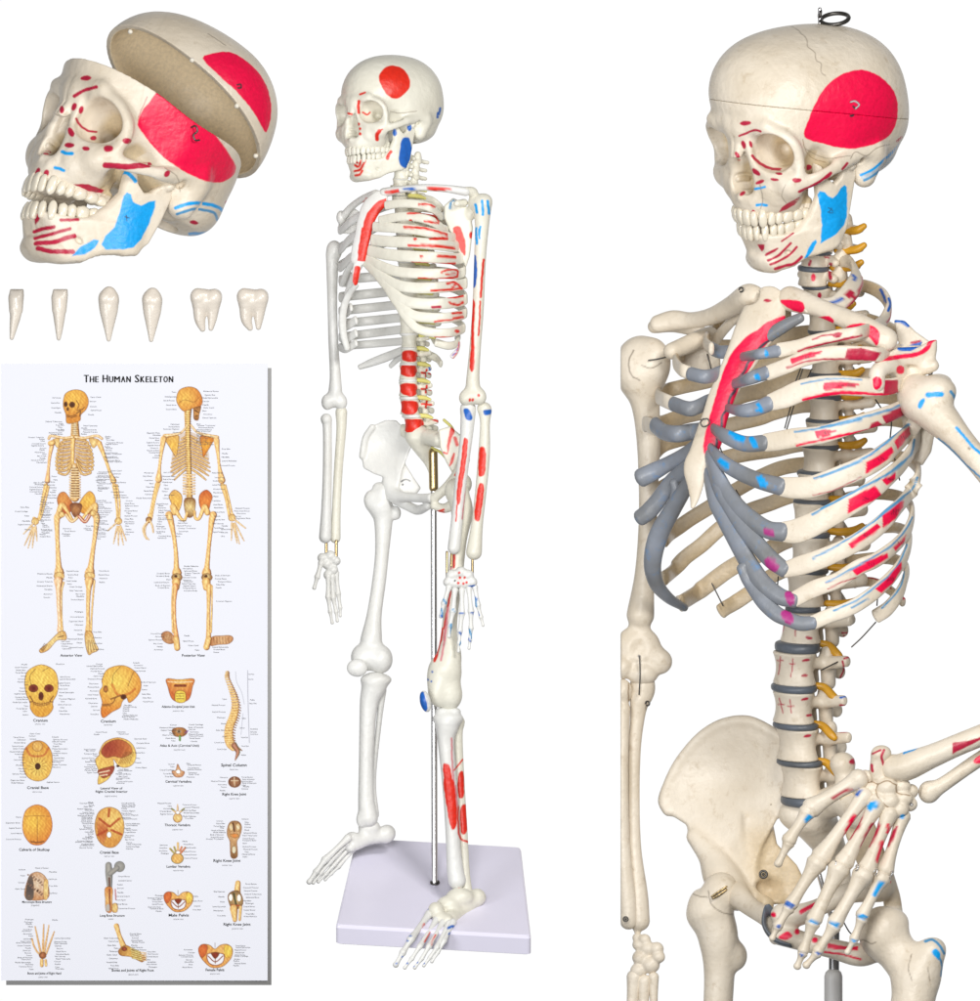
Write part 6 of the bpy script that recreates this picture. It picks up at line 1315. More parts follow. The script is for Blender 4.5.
def ink(pts, w=.4, c=DK, a=.8, sm=True):
    p = cat(pts, 4) if sm else np.array(pts, float); sl = win(*(p.min(0) - 2), *(p.max(0) + 2)); X, Y = np.meshgrid(gx[0, sl[1]], gy[sl[0], 0])
    d = seg_dist(np.stack([X.ravel(), Y.ravel()], 1).astype(float), p).reshape(X.shape)
    put(sl, (np.clip(.5 - (d - w) / .5, 0, 1) * a).astype(np.float32), c)
def oval(x, y, rx, ry, c0, c1=None, **k):
    t = np.linspace(0, 2 * np.pi, 13)[:-1]; fill(np.stack([x + rx * np.cos(t), y + ry * np.sin(t)], 1), c0, c1, **k)

def hand(wx, wy, tips, thumb, s=1.):
    oval(wx, wy, 3.6 * s, 3.4 * s, YL, OR, ew=.4)
    for tx, ty in tips:
        v = np.array([tx - wx, ty - wy]); a = np.array([wx, wy]) + v * .12
        for u0, u1, w in ((.14, .48, .9), (.50, .72, .75), (.74, .87, .65), (.89, 1., .5)):
            stroke([a + v * u0 * .95, a + v * u1 * .95], w * s, PL, OR, BR)
    for u0, u1, w in ((0.1, .45, .9), (.5, .75, .75), (.8, 1, .6)):
        v = np.array([thumb[0] - wx, thumb[1] - wy]); stroke([np.array([wx, wy]) + v * u0, np.array([wx, wy]) + v * u1], w * s, PL, OR, BR)

def front_figure():
    z = lambda x, y: (10 + x / 6.67, 370 + y / 6.67)
    w = lambda x, y: (10 + x / 6.067, 500 + y / 6.067)
    # spine and ribs
    stroke([z(438, 350), z(440, 440)], [3.6, 4.5], PL, OR, BR)
    for y in range(362, 440, 12): ink([z(418, y), z(458, y + 2)], .3, DK, .6)
    stroke([z(434, 640), z(440, 700), z(440, 790), z(438, 850)], [3, 3.6, 4, 4.5], PL, OR, BR)
    for y in range(655, 850, 17): ink([z(415, y), z(462, y)], .35, DK, .7); stroke([z(405, y + 8), z(472, y + 8)], .8, PL, OR, BR)
    fill([z(360, 460), z(500, 455), z(545, 560), z(520, 690), z(470, 640), z(425, 600), z(380, 650), z(335, 690), z(325, 560)], (.80, .66, .52), ew=0, alpha=.55)
    for i in range(10):
        y = 462 + i * 22; wd = (66, 84, 96, 104, 110, 114, 116, 116, 112, 100)[i]; dr = (20, 26, 30, 34, 40, 48, 56, 64, 70, 74)[i]
        y1 = min(y, 590 + (i - 6) * 4 if i > 5 else y)
        for sg in (-1, 1):
            stroke([z(436 + sg * 12, y1 + (6 if i > 6 else 0)), z(436 + sg * wd * .5, y + dr * .55 - 8), z(436 + sg * wd, y + dr * .4), z(436 + sg * (wd + 4), y + dr * .4 - 12), z(436 + sg * wd * .7, y - 12)], [.9, 1.15, 1.1, .9, .6], (.97, .86, .58), (.76, .54, .28), DK)
    stroke([z(426, 450), z(424, 520), z(424, 600), z(428, 625)], [2.6, 2, 1.8, .8], YL, OR, BR)
    for sg in (-1, 1):
        stroke([z(432 + sg * 8, 448), z(432 + sg * 70, 455), z(432 + sg * 150, 440), z(432 + sg * (168 if sg < 0 else 185), 458)], 1.3, PL, OR, BR)
    fill([z(535, 455), z(600, 470), z(565, 520), z(545, 500)], YL, OR, ew=.4); fill([z(290, 465), z(335, 460), z(330, 520), z(305, 500)], YL, OR, ew=.4)
    # skull
    fill([z(362, 200), z(380, 155), z(440, 133), z(500, 150), z(528, 205), z(515, 260), z(478, 300), z(470, 340), z(410, 358), z(382, 350), z(378, 300), z(362, 250)], (.99, .80, .36), (.90, .60, .25), cen=z(430, 190), rad=18)
    oval(*z(420, 233), 2.9, 3, DK, BR, ew=.2); oval(*z(377, 230), 1.8, 2.6, DK, BR, ew=.2); oval(*z(391, 262), 1.2, 1.9, BR, DK, ew=0)
    ink([z(385, 300), z(410, 308), z(445, 300)], .35); ink([z(385, 310), z(415, 318), z(450, 308)], .35); ink([z(455, 270), z(490, 262), z(500, 250)], .5, BR); ink([z(450, 290), z(475, 275), z(470, 310)], .6, DK, .6); ink([z(448, 205), z(465, 235), z(455, 260)], .4, BR)
    # arms
    stroke([z(285, 500), z(270, 580), z(262, 660), z(255, 740)], [2.3, 1.6, 1.5, 2.6], YL, (.93, .70, .50), BR); stroke([z(275, 490), z(290, 485)], 2.6, YL, OR, BR)
    stroke([z(245, 770), z(220, 880), z(196, 990), w(150, 110)], [2.2, 1.4, 1.2, 1.4], YL, OR, BR); stroke([z(262, 780), z(240, 880), z(208, 990), w(165, 115)], [1.2, 1, 1, 1.2], YL, OR, BR)
    stroke([z(600, 490), z(640, 590), z(670, 680), z(695, 740)], [2.6, 1.7, 1.6, 3], YL, OR, BR)
    stroke([z(700, 770), z(715, 880), z(722, 990), w(655, 110)], [2.2, 1.3, 1.2, 1.3], YL, OR, BR); stroke([z(718, 770), z(735, 880), z(735, 990), w(668, 110)], [1.2, 1, 1, 1.2], YL, OR, BR)
    hand(*w(158, 130), [w(98, 265), w(118, 280), w(142, 278), w(168, 240)], w(88, 205)); hand(*w(662, 128), [w(634, 255), w(662, 265), w(690, 262), w(706, 238)], w(598, 185))
    # pelvis
    fill([z(320, 870), z(335, 825), z(370, 815), z(405, 860), z(425, 900), z(405, 950), z(370, 960), z(340, 930)], (.93, .66, .34), (.78, .36, .20), cen=z(360, 860), rad=14)
    fill([z(575, 870), z(560, 825), z(530, 810), z(490, 850), z(465, 900), z(480, 950), z(530, 960), z(560, 930)], (.99, .82, .38), (.90, .60, .25), cen=z(530, 870), rad=14)
    fill([z(405, 900), z(440, 885), z(485, 900), z(470, 960), z(445, 985), z(420, 960)], (.80, .56, .34), (.42, .22, .14), ew=.4)
    stroke([z(330, 960), w(320, 30), w(360, 80), w(380, 120)], [3, 2.6, 1.6, 1.6], YL, OR, BR); stroke([z(570, 960), w(520, 30), w(470, 80), w(440, 120)], [3, 2.6, 1.6, 1.6], YL, OR, BR); stroke([w(345, 90), w(380, 130), w(420, 100)], 1.4, PL, OR, BR); stroke([w(490, 90), w(460, 132), w(425, 100)], 1.6, PL, RD, BR)
    # legs
    stroke([w(300, 95), w(290, 110), w(290, 180), w(295, 300), w(300, 400), w(303, 440)], [3.6, 3.2, 2.3, 2.2, 3, 5], YL, (.92, .73, .47), BR); oval(*w(318, 88), 3, 3, YL, OR, ew=.4)
    stroke([w(525, 95), w(530, 115), w(522, 200), w(508, 300), w(495, 400), w(488, 440)], [3.6, 3.2, 2.3, 2.2, 3, 5], YL, (.92, .73, .47), BR); oval(*w(508, 80), 3, 3, YL, OR, ew=.4)
    for x in (303, 488): oval(*w(x, 460), 5.2, 4, YL, OR, ew=.4); ink([w(x - 30, 480), w(x, 470), w(x + 30, 482)], .4, BR)
    stroke([w(298, 490), w(298, 540), w(300, 640), w(306, 740), w(308, 790)], [4.4, 2.6, 1.9, 1.9, 3], PL, (.95, .74, .52), BR); stroke([w(330, 500), w(318, 560), w(318, 700), w(322, 800)], [1, .8, .8, 1.2], YL, OR, BR)
    stroke([w(485, 490), w(482, 540), w(478, 640), w(478, 740), w(478, 790)], [4.4, 2.6, 1.9, 1.9, 3], YL, (.92, .73, .47), BR); stroke([w(517, 490), w(510, 560), w(500, 700), w(495, 800)], [1, .9, .9, 1.2], YL, OR, BR)
    fill([w(340, 800), w(345, 845), w(290, 850), w(240, 905), w(195, 925), w(185, 905), w(230, 870), w(290, 810), w(315, 795)], YL, OR); [ink([w(215 + k * 8, 868 + k * 4), w(192 + k * 6, 905 + k * 5)], .25) for k in range(3)]; ink([w(300, 830), w(330, 822)], .4)
    fill([w(462, 800), w(500, 800), w(520, 860), w(540, 900), w(530, 915), w(505, 925), w(480, 935), w(462, 870)], YL, OR)
    for k in range(4): ink([w(478 + k * 10, 850), w(480 + k * 17, 925 - k * 4)], .3, BR)

def back_figure():
    z = lambda x, y: (130 + x / 6.67, 370 + y / 6.67)
    w = lambda x, y: (130 + x / 6.067, 500 + y / 6.067)
    fill([z(340, 430), z(450, 430), z(530, 560), z(500, 690), z(420, 640), z(360, 640), z(290, 700), z(285, 560)], (.80, .66, .52), ew=0, alpha=.5)
    for i in range(11):
        y = 440 + i * 22; wd = (44, 60, 74, 84, 94, 102, 108, 112, 112, 104, 90)[i]; dr = 20 + i * 6
        for sg in (-1, 1):
            s2_ = 1.2 if sg > 0 else 1
            stroke([z(395 + sg * 14, y), z(395 + sg * wd * .6 * s2_, y + dr * .35 + 4), z(395 + sg * wd * 1.05 * s2_, y + dr * .9)], [1.0, 1.15, .8], (.97, .86, .58), (.76, .54, .28), DK)
    stroke([z(390, 250), z(388, 340), z(392, 500), z(398, 700), z(400, 830), z(402, 940)], [4, 3, 2.4, 2.6, 3, 4], YL, OR, DK)
    for y in range(270, 930, 15): ink([z(372, y), z(412, y)], .3, DK, .55)
    for y in range(700, 830, 18): stroke([z(360, y), z(435, y)], .8, PL, OR, BR)
    ink([z(392, 260), z(390, 400), z(396, 600), z(402, 860)], .45, (.97, .85, .5), .8)
    fill([z(240, 460), z(300, 440), z(330, 445), z(322, 530), z(312, 575), z(295, 560), z(265, 510)], (.99, .80, .36), OR); fill([z(560, 460), z(500, 440), z(470, 450), z(485, 530), z(492, 580), z(515, 550), z(545, 500)], (.97, .72, .28), (.85, .45, .15))
    stroke([z(235, 440), z(300, 432), z(350, 415), z(385, 370)], [1.8, 1.3, 1.1, 1], PL, OR, BR); stroke([z(585, 450), z(500, 432), z(450, 415), z(410, 370)], [1.8, 1.3, 1.1, 1], PL, OR, BR)
    fill([z(430, 240), z(475, 240), z(465, 300), z(458, 335), z(432, 330), z(428, 290)], (.86, .62, .34), BR); ink([z(436, 270), z(460, 285)], .5, DK); ink([z(440, 310), z(458, 305)], .4, DK)
    fill([z(314, 190), z(335, 135), z(395, 114), z(450, 130), z(484, 185), z(480, 235), z(440, 250), z(400, 265), z(360, 275), z(325, 235)], (.99, .80, .38), (.86, .50, .22), cen=z(370, 190), rad=19); ink([z(330, 220), z(370, 200), z(430, 215), z(470, 180)], .3, BR, .6)
    stroke([z(228, 460), z(212, 560), z(200, 660), z(195, 730)], [3, 1.7, 1.6, 3.4], YL, (.92, .73, .47), BR); stroke([z(580, 470), z(590, 560), z(600, 650), z(615, 735)], [3, 1.7, 1.6, 3.6], YL, (.92, .73, .47), BR)
    stroke([z(185, 760), z(160, 860), z(135, 990), w(120, 90)], [2, 1.4, 1.3, 1.4], YL, OR, BR); stroke([z(200, 760), z(172, 860), z(148, 990), w(132, 90)], [1.1, .9, .9, 1.2], YL, OR, BR)
    stroke([z(620, 770), z(645, 860), z(670, 990), w(615, 90)], [2.2, 1.5, 1.4, 1.6], YL, OR, BR); stroke([z(638, 770), z(662, 860), z(690, 985), w(628, 90)], [1.2, 1, 1, 1.3], YL, OR, BR)
    oval(*w(118, 120), 3, 3, OR, BR, ew=.4)
    for a in ([w(115, 130), w(95, 170), w(98, 215), w(118, 240)], [w(112, 130), w(84, 170), w(90, 210), w(105, 238)], [w(125, 125), w(140, 160), w(145, 195)]): stroke(a, [1, .9, .8, .6][:len(a)], PL, OR, BR)
    hand(*w(622, 108), [w(618, 235), w(650, 250), w(664, 255), w(690, 238)], w(704, 170))
    fill([z(265, 840), z(300, 800), z(345, 830), z(350, 880), z(330, 940), z(300, 950), z(280, 890)], (.99, .80, .38), OR); fill([z(552, 840), z(515, 800), z(470, 830), z(465, 890), z(490, 945), z(525, 940), z(540, 890)], (.96, .60, .28), (.80, .36, .16))
    fill([z(365, 870), z(400, 850), z(440, 870), z(430, 960), z(402, w(0, 60)[1] * 0 + 985), z(375, 960)], YL, BR)
    stroke([z(300, 950), w(265, 40), w(310, 110), w(335, 120), w(350, 80)], [3, 2.8, 1.6, 1.4, 1.4], YL, OR, BR); stroke([z(520, 950), w(455, 40), w(425, 110), w(400, 110), w(395, 70)], [3, 2.4, 1.6, 1.4, 1.4], YL, OR, BR)
    stroke([w(240, 90), w(252, 130), w(270, 220), w(282, 320), w(285, 410), w(288, 440)], [3.6, 3, 2.1, 2.1, 2.8, 4.8], YL, (.91, .70, .42), BR); stroke([w(508, 90), w(498, 130), w(488, 220), w(478, 320), w(470, 410), w(468, 440)], [3.6, 3, 2.1, 2.1, 2.8, 4.8], YL, (.91, .70, .42), BR)
    for x in (288, 470): oval(*w(x, 468), 5.4, 4, YL, BR, ew=.4); oval(*w(x - 6, 462), 1.6, 1.4, DK, ew=0); stroke([w(x - 4, 495), w(x - 4, 530)], [4.4, 3.2], YL, OR, BR)
    stroke([w(280, 520), w(272, 620), w(275, 740), w(284, 830)], [2.8, 1.8, 1.8, 2.6], YL, (.92, .60, .36), BR); stroke([w(264, 520), w(258, 640), w(264, 800)], [.9, .8, 1], YL, OR, BR)
    stroke([w(482, 520), w(480, 620), w(478, 740), w(480, 830)], [2.8, 1.9, 1.8, 2.6], YL, (.91, .70, .42), BR); stroke([w(500, 520), w(500, 640), w(494, 800)], [.9, .8, 1], YL, OR, BR)
    fill([w(196, 810), w(230, 795), w(262, 815), w(275, 860), w(240, 870), w(205, 850)], (.93, .76, .55), (.72, .46, .28)); stroke([w(284, 840), w(290, 895)], [3, 3], YL, OR, BR)
    fill([w(500, 830), w(560, 822), w(615, 822), w(628, 845), w(600, 870), w(540, 875), w(490, 880)], (.94, .77, .56), (.76, .50, .30)); stroke([w(480, 840), w(468, 890)], [3, 3.2], YL, OR, BR)
    for k in range(6): ink([w(510 + k * 18, 832), w(514 + k * 18, 868)], .3, BR, .7); ink([w(205 + k * 9, 812), w(212 + k * 9, 850)], .3, BR, .6)

def small_art():
    s = lambda x, y: (x / 7, 660 + y / 7)
    # skull, front
    fill([s(180, 140), s(205, 70), s(295, 30), s(385, 70), s(412, 150), s(405, 230), s(375, 290), s(375, 340), s(330, 390), s(262, 390), s(220, 340), s(215, 290), s(188, 230)], (1., .87, .42), (.93, .68, .26), cen=s(290, 130), rad=32)
    for x in (240, 348): oval(*s(x, 195), 4.6, 3.8, (.42, .14, .10), (.62, .30, .18), ew=.4, edge=DK)
    oval(*s(293, 250), 2.5, 4.2, (.35, .12, .08), BR, ew=.3); ink([s(235, 290), s(295, 305), s(360, 288)], .4, BR); ink([s(238, 302), s(295, 318), s(356, 300)], .3, BR); ink([s(255, 60), s(215, 110), s(225, 170)], .3, DK, .6); ink([s(345, 50), s(305, 75)], .3, DK, .6); ink([s(215, 250), s(235, 285), s(215, 290)], .6, BR); ink([s(378, 250), s(355, 285), s(375, 290)], .6, BR)
    for k in range(9): ink([s(245 + k * 12, 292), s(245 + k * 12, 315)], .2, BR, .7)
    # skull, side
    c = lambda x, y: (x / 7, 660 + y / 7)
    fill([c(720, 130), c(760, 60), c(860, 35), c(940, 70), c(985, 130), c(990, 200), c(960, 255), c(910, 295), c(890, 260), c(860, 290), c(845, 330), c(790, 360), c(735, 400), c(715, 385), c(712, 340), c(720, 290), c(702, 220), c(722, 180)], (1., .88, .42), (.90, .52, .20), cen=c(820, 150), rad=34)
    ink([c(790, 170), c(830, 240), c(900, 235), c(950, 200)], 1.2, (.80, .42, .18), .6); oval(*c(745, 200), 2.4, 3.4, (.85, .55, .25), BR, ew=.3); oval(*c(870, 255), 3, 2.6, (.3, .12, .06), BR, ew=.2); ink([c(850, 40), c(800, 100), c(790, 160)], .3, DK, .6); ink([c(940, 80), c(900, 180)], .3, DK, .6); ink([c(722, 310), c(790, 300), c(815, 260)], .5, BR); ink([c(725, 318), c(780, 315)], .3, DK); ink([c(780, 270), c(850, 245)], .8, BR, .7)
    # cranial base from below
    fill([s(170, 640), s(215, 580), s(270, 560), s(325, 580), s(365, 640), s(372, 720), s(350, 800), s(300, 838), s(240, 838), s(188, 800), s(165, 720)], (1., .88, .45), (.92, .66, .28), cen=s(265, 750), rad=22); oval(*s(270, 740), 2.8, 3.4, DK, ew=.3); oval(*s(268, 600), 5, 5, (.97, .78, .40), OR, ew=.4)
    for a in range(0, 360, 24): ink([(38.4 + 4.5 * math.cos(R(a)), 765.7 + 4.5 * math.sin(R(a))), (38.4 + 10 * math.cos(R(a + 8)), 764 + 11 * math.sin(R(a + 8)))], .25, BR, .6)
    ink([s(190, 610), s(215, 660), s(260, 670), s(315, 660), s(345, 610)], 1, (.75, .35, .2), .6)
    # sagittal skull
    fill([s(700, 640), s(740, 570), s(830, 540), s(915, 570), s(955, 640), s(945, 710), s(900, 745), s(840, 740), s(800, 690), s(800, 740), s(770, 820), s(700, 865), s(690, 840), s(698, 780), s(672, 700), s(700, 660)], (.95, .72, .38), (.98, .84, .44), cen=s(790, 600), rad=24)
    fill([s(712, 640), s(750, 580), s(830, 552), s(900, 580), s(930, 640), s(860, 680), s(800, 670), s(750, 680)], (.66, .26, .18), (.88, .56, .28), cen=s(760, 610), rad=26, edge=BR); fill([s(690, 770), s(760, 745), s(805, 740), s(790, 790), s(740, 820), s(715, 815)], (.75, .38, .28), (.6, .25, .15))
    for k in range(7): ink([s(835 + k * 12, 720), s(880 + k * 10, 640)], .3, BR, .7)
    ink([s(700, 785), s(770, 770)], .6, PL, .9); ink([s(705, 805), s(755, 798)], .6, PL, .9); oval(*s(830, 738), 1.6, 1.2, DK, ew=0)
    m = lambda x, y: (140 + x / 7.54, 660 + y / 7.54)
    fill([m(205, 140), m(300, 145), m(410, 140), m(400, 200), m(380, 280), m(340, 310), m(280, 310), m(240, 280), m(215, 200)], (.99, .80, .40), (.85, .45, .22), cen=m(310, 150), rad=16); ink([m(270, 190), m(345, 190)], 1.3, (.45, .15, .08)); fill([m(275, 235), m(340, 235), m(345, 310), m(275, 310)], (.99, .93, .40), (.95, .80, .30)); [ink([m(280, y), m(335, y)], .3, BR) for y in (250, 268, 288)]; ink([m(215, 160), m(300, 165), m(400, 160)], .5, PL)
    fill([m(245, 530), m(270, 508), m(330, 508), m(360, 540), m(330, 570), m(270, 570)], (.88, .62, .35), BR); oval(*m(298, 535), 2.4, 2, DK, PL, ew=.3); stroke([m(305, 570), m(305, 600)], 1, (.6, .75, .4), (.3, .5, .2), (.2, .4, .1)); ink([m(345, 545), m(365, 530)], .6, (.5, .3, .6))
    # spinal column
    P = [m(660, 85), m(658, 130), m(685, 200), m(710, 270), m(722, 350), m(705, 430), m(678, 500), m(672, 580), m(690, 640), m(725, 670)]
    q = cat(P, 4)
    for i, p in enumerate(q):
        k = .8 + 1.6 * min(1, i / 20.)
        stroke([(p[0] - k * 1.3, p[1]), (p[0] + k * 1.4, p[1] - .3)], k * .62, YL, OR, BR); stroke([(p[0] + k * 1.6, p[1]), (p[0] + k * 2.6, p[1] + 1)], .5, (.8, .6, .4), BR, DK)
    stroke([m(715, 640), m(742, 690), m(722, 750)], [3, 2.2, .6], (.85, .62, .5), (.55, .35, .25), (.35, .4, .25))
    ink([m(815, 75), m(818, 300), m(828, 620)], .25, (.5, .5, .55), .8); ink([m(725, 85), m(732, 160), m(770, 240), m(790, 330)], .2, (.5, .5, .55), .6); ink([m(780, 400), m(765, 560)], .2, (.5, .5, .55), .6)
    # cervical, thoracic, lumbar vertebra
    fill([m(245, 835), m(275, 825), m(288, 780), m(312, 825), m(340, 840), m(320, 875), m(270, 875)], (.97, .82, .62), (.80, .52, .35)); oval(*m(293, 838), 2.2, 2, (1, 1, 1), ew=.3)
    oval(*m(717, 915), 6.2, 5.4, (.78, .58, .42), (.40, .22, .14), ew=.5); ink([m(690, 905), m(745, 905)], .4, PL); ink([m(715, 880), m(717, 945)], .4, PL)
    t = lambda x, y: (140 + x / 7.54, 780 + y / 7.54)
    oval(*t(288, 280), 4.4, 4.6, YL, OR, ew=.5); [stroke(a, w_, PL, OR, BR) for a, w_ in (([t(288, 180), t(288, 220)], [.5, 1]), ([t(245, 212), t(275, 240)], .9), ([t(335, 212), t(302, 240)], .9))]; oval(*t(289, 240), 2, 1.7, (1, 1, 1), ew=.4); ink([t(240, 210), t(262, 222)], .6, (.4, .5, .3)); ink([t(338, 210), t(318, 224)], .6, (.4, .5, .3))
    oval(*t(286, 585), 6, 5.2, (.99, .80, .45), OR, ew=.6, edge=(.35, .3, .1)); [stroke(a, 1., c_, OR, BR) for a, c_ in (([t(290, 470), t(290, 520)], YL), ([t(232, 512), t(262, 545)], (.5, .65, .4)), ([t(262, 500), t(275, 535)], (.5, .65, .4)), ([t(345, 505), t(312, 545)], (.85, .4, .4)), ([t(318, 500), t(305, 530)], (.85, .4, .4)))]; oval(*t(291, 540), 2.2, 1.5, (1, 1, 1), ew=.4)
    # knee joints
    fill([t(665, 350), t(690, 308), t(745, 308), t(770, 350), t(755, 420), t(735, 460), t(738, 570), t(690, 575), t(682, 460), t(662, 410)], (.90, .72, .5), (.55, .38, .22)); oval(*t(690, 350), 2.2, 4, PL, OR, ew=.4); oval(*t(742, 350), 2.2, 4, PL, OR, ew=.4); fill([t(680, 405), t(735, 400), t(745, 420), t(710, 430)], (.97, .6, .3), OR); oval(*t(712, 520), 2, 3.6, PL, (.9, .9, .8), ew=.3); ink([t(705, 320), t(715, 380)], .8, DK)
    f = lambda x, y: (130 + x / 6.76, 890 + y / 6.76)
    stroke([t(742, 770), t(735, 860)], [2.6, 3.4], YL, OR, BR); fill([f(665, 40), f(690, 5), f(735, 0), f(762, 40), f(765, 90), f(735, 120), f(690, 118)], (.92, .78, .52), (.42, .30, .18)); oval(*f(684, 45), 2, 3.6, (1, 1, .97), ew=.3); oval(*f(740, 48), 2, 3.6, (1, 1, .97), ew=.3); ink([f(705, 20), f(720, 90)], 1.1, (.25, .25, .15)); ink([f(690, 95), f(745, 100)], .7, (.75, .3, .15)); stroke([f(705, 120), f(712, 195)], [4, 2.2], YL, OR, BR); stroke([f(750, 110), f(745, 195)], [1.6, 1.2], YL, OR, BR)
    # calvaria and cranial base from above
    b = lambda x, y: (x / 7, 780 + y / 7)
    fill([b(165, 290), b(190, 205), b(265, 168), b(340, 205), b(370, 290), b(360, 370), b(315, 435), b(265, 450), b(215, 435), b(172, 370)], (1., .82, .34), (.90, .52, .22), cen=b(235, 290), rad=25, edge=(.55, .25, .15)); ink([b(180, 250), b(265, 245), b(350, 250)], .25, BR, .6); ink([b(266, 250), b(268, 430)], .3, BR, .7); ink([b(225, 425), b(268, 432), b(310, 425)], .7, BR)
    fill([b(670, 300), b(700, 215), b(770, 185), b(840, 215), b(872, 300), b(862, 390), b(810, 460), b(740, 460), b(685, 400)], (.99, .86, .50), (.90, .64, .30), cen=b(800, 280), rad=20, edge=(.5, .3, .1)); fill([b(685, 280), b(760, 320), b(730, 440), b(700, 400)], (.80, .42, .22), (.95, .70, .4), ew=.2)
    for A_ in ([b(700, 265), b(770, 320)], [b(840, 265), b(775, 320)], [b(770, 200), b(765, 250)], [b(690, 380), b(755, 345)], [b(855, 375), b(785, 345)]): ink(A_, 1.1, (.70, .28, .14), .8)
    oval(*b(769, 378), 2.3, 3, (1, 1, 1), ew=.4)
    # bone structure block, long bone
    fill([b(185, 820), b(205, 680), b(250, 640), b(300, 650), b(335, 700), b(340, 820)], (.93, .84, .72), (.85, .62, .42)); fill([b(185, 820), b(205, 680), b(235, 680), b(240, 820)], (.35, .30, .28), (.5, .42, .36), ew=.2); fill([b(315, 700), b(342, 700), b(338, 820), b(312, 820)], YL, OR, ew=.3)
    for k in range(26):
        x, y = 29 + (k * 7 % 15), 874 + (k * 5 % 22); oval(x, y, .9, .8, (.55, .42, .34), ew=0)
    oval(*b(268, 770), 1, 1.2, DK, ew=0)
    stroke([b(765, 590), b(768, 650), b(772, 740)], [3.2, 3.6, 2.6], (.72, .70, .66), (.55, .54, .52), (.4, .4, .4)); oval(*b(842, 600), 5.2, 5.2, (.70, .69, .66), (.55, .54, .52), ew=.5, edge=(.4, .4, .4)); stroke([b(775, 650), b(825, 610)], 2.6, (.68, .66, .62), (.55, .54, .52), (.45, .44, .42)); ink([b(770, 680), b(772, 745)], .9, (.35, .2, .15))
    l = lambda x, y: (x / 7, 890 + y / 7)
    fill([b(742, 750), b(790, 750), l(790, 60), l(785, 145), l(748, 140), l(742, 60)], (.98, .80, .50), (.85, .50, .24), ew=.4); ink([b(772, 760), l(775, 130)], .9, (.55, .25, .14)); fill([l(748, 100), l(770, 95), l(772, 140), l(748, 138)], (.75, .72, .68), ew=0); fill([l(795, 92), l(825, 92), l(825, 145), l(792, 145)], YL, OR, ew=.4); ink([b(812, 760), l(816, 60)], .7, (.75, .45, .45), .8)
    # hand
    for tp, base in ((l(252, 250), l(290, 430)), (l(312, 235), l(305, 430)), (l(348, 240), l(315, 430)), (l(385, 285), l(328, 440))):
        v = np.array(base) - np.array(tp); 
        for u0, u1, w_ in ((0, .12, .6), (.15, .3, .75), (.33, .55, .85), (.58, 1, 1)): stroke([np.array(tp) + v * u0, np.array(tp) + v * u1], w_, (.95, .80, .6), OR, BR)
    for u in ([l(230, 335), l(240, 375)], [l(242, 380), l(262, 420)], [l(264, 424), l(292, 450)]): stroke(u, .85, (.95, .80, .6), OR, BR)
    oval(*l(305, 450), 3.6, 3.4, (.80, .50, .32), BR, ew=.3); stroke([l(298, 485), l(298, 520)], [1.8, 1.8], YL, OR, BR); stroke([l(325, 485), l(328, 520)], [1.3, 1.2], YL, OR, BR)
    # foot
    stroke([l(820, 245), l(840, 310), l(870, 390)], [2.6, 2.1, 3], YL, OR, BR); fill([l(835, 415), l(880, 380), l(930, 400), l(980, 430), f(110, 450), f(90, 478), l(980, 490), l(920, 460), l(850, 450)], (.96, .78, .42), (.70, .45, .2)); oval(*l(875, 405), 2.6, 2.2, (.7, .3, .2), BR, ew=.3)
    for k in range(5): stroke([f(10 + k * 3, 388 + k * 16), f(70 + k * 4, 412 + k * 13)], .8, YL, (.7, .65, .35), BR); stroke([f(78 + k * 2, 414 + k * 13), f(112, 420 + k * 12)], .55, PL, OR, BR)
    # pelves
    for (ox, oy, k) in ((328, 0, .9), (578, 350, 1.05)):
        g = lambda x, y: f(ox + x * k, oy + y * k + (65 if oy else 62) - 60 * (1 if oy else 1))
        fill([g(-105, 30), g(-80, 5), g(-35, 10), g(0, 35), g(35, 10), g(80, 5), g(112, 35), g(105, 90), g(60, 140), g(15, 155), g(-30, 150), g(-75, 110), g(-100, 70)], (.98, .78, .45), (.93, .62, .30), cen=g(40, 50), rad=22)
        fill([g(-105, 30), g(-80, 5), g(-50, 15), g(-55, 60), g(-80, 90), g(-100, 70)], (.93, .50, .24), (.80, .36, .18), ew=.3); fill([g(60, 15), g(95, 15), g(110, 40), g(98, 85), g(65, 85)], (1, .90, .40), (.95, .75, .3), ew=.2)
        fill([g(-50, 70), g(0, 62), g(55, 70), g(50, 120), g(5, 140), g(-40, 122)], (.95, .95, .97), ew=.7, edge=(.45, .15, .08)); fill([g(-25, 60), g(28, 60), g(2, 98)], (.60, .20, .12), BR, ew=.3); ink([g(-45, 80), g(2, 118), g(50, 80)], .5, (.5, .2, .12)); ink([g(2, 98), g(2, 128)], .35, BR); ink([g(0, -5), g(0, 25)], .3, DK, .5)
front_figure(); back_figure(); small_art()
# brushed tone and fine dark hatching of the printed painting
_sat = IMG.max(2) - IMG.min(2); _m = np.clip((_sat - .10) * 6, 0, 1)
_q = np.zeros((PH, PW), np.float32)
for _k in range(14):
    _a = rng.uniform(0, 6.28); _f = rng.uniform(.7, 2.6); _q += np.sin((gx * math.cos(_a) + gy * math.sin(_a)) * _f + rng.uniform(0, 6.28))
_q = _q / 3.7
IMG *= 1 + _m[..., None] * (np.clip(_q, -1.5, 1.5)[..., None] * np.array([.04, .07, .10], np.float32) - np.array([.02, .03, .02], np.float32))
_h = (np.abs(_q) < .08) * _m * .1
IMG = IMG * (1 - _h[..., None]) + np.array((.45, .26, .13), np.float32) * _h[..., None]

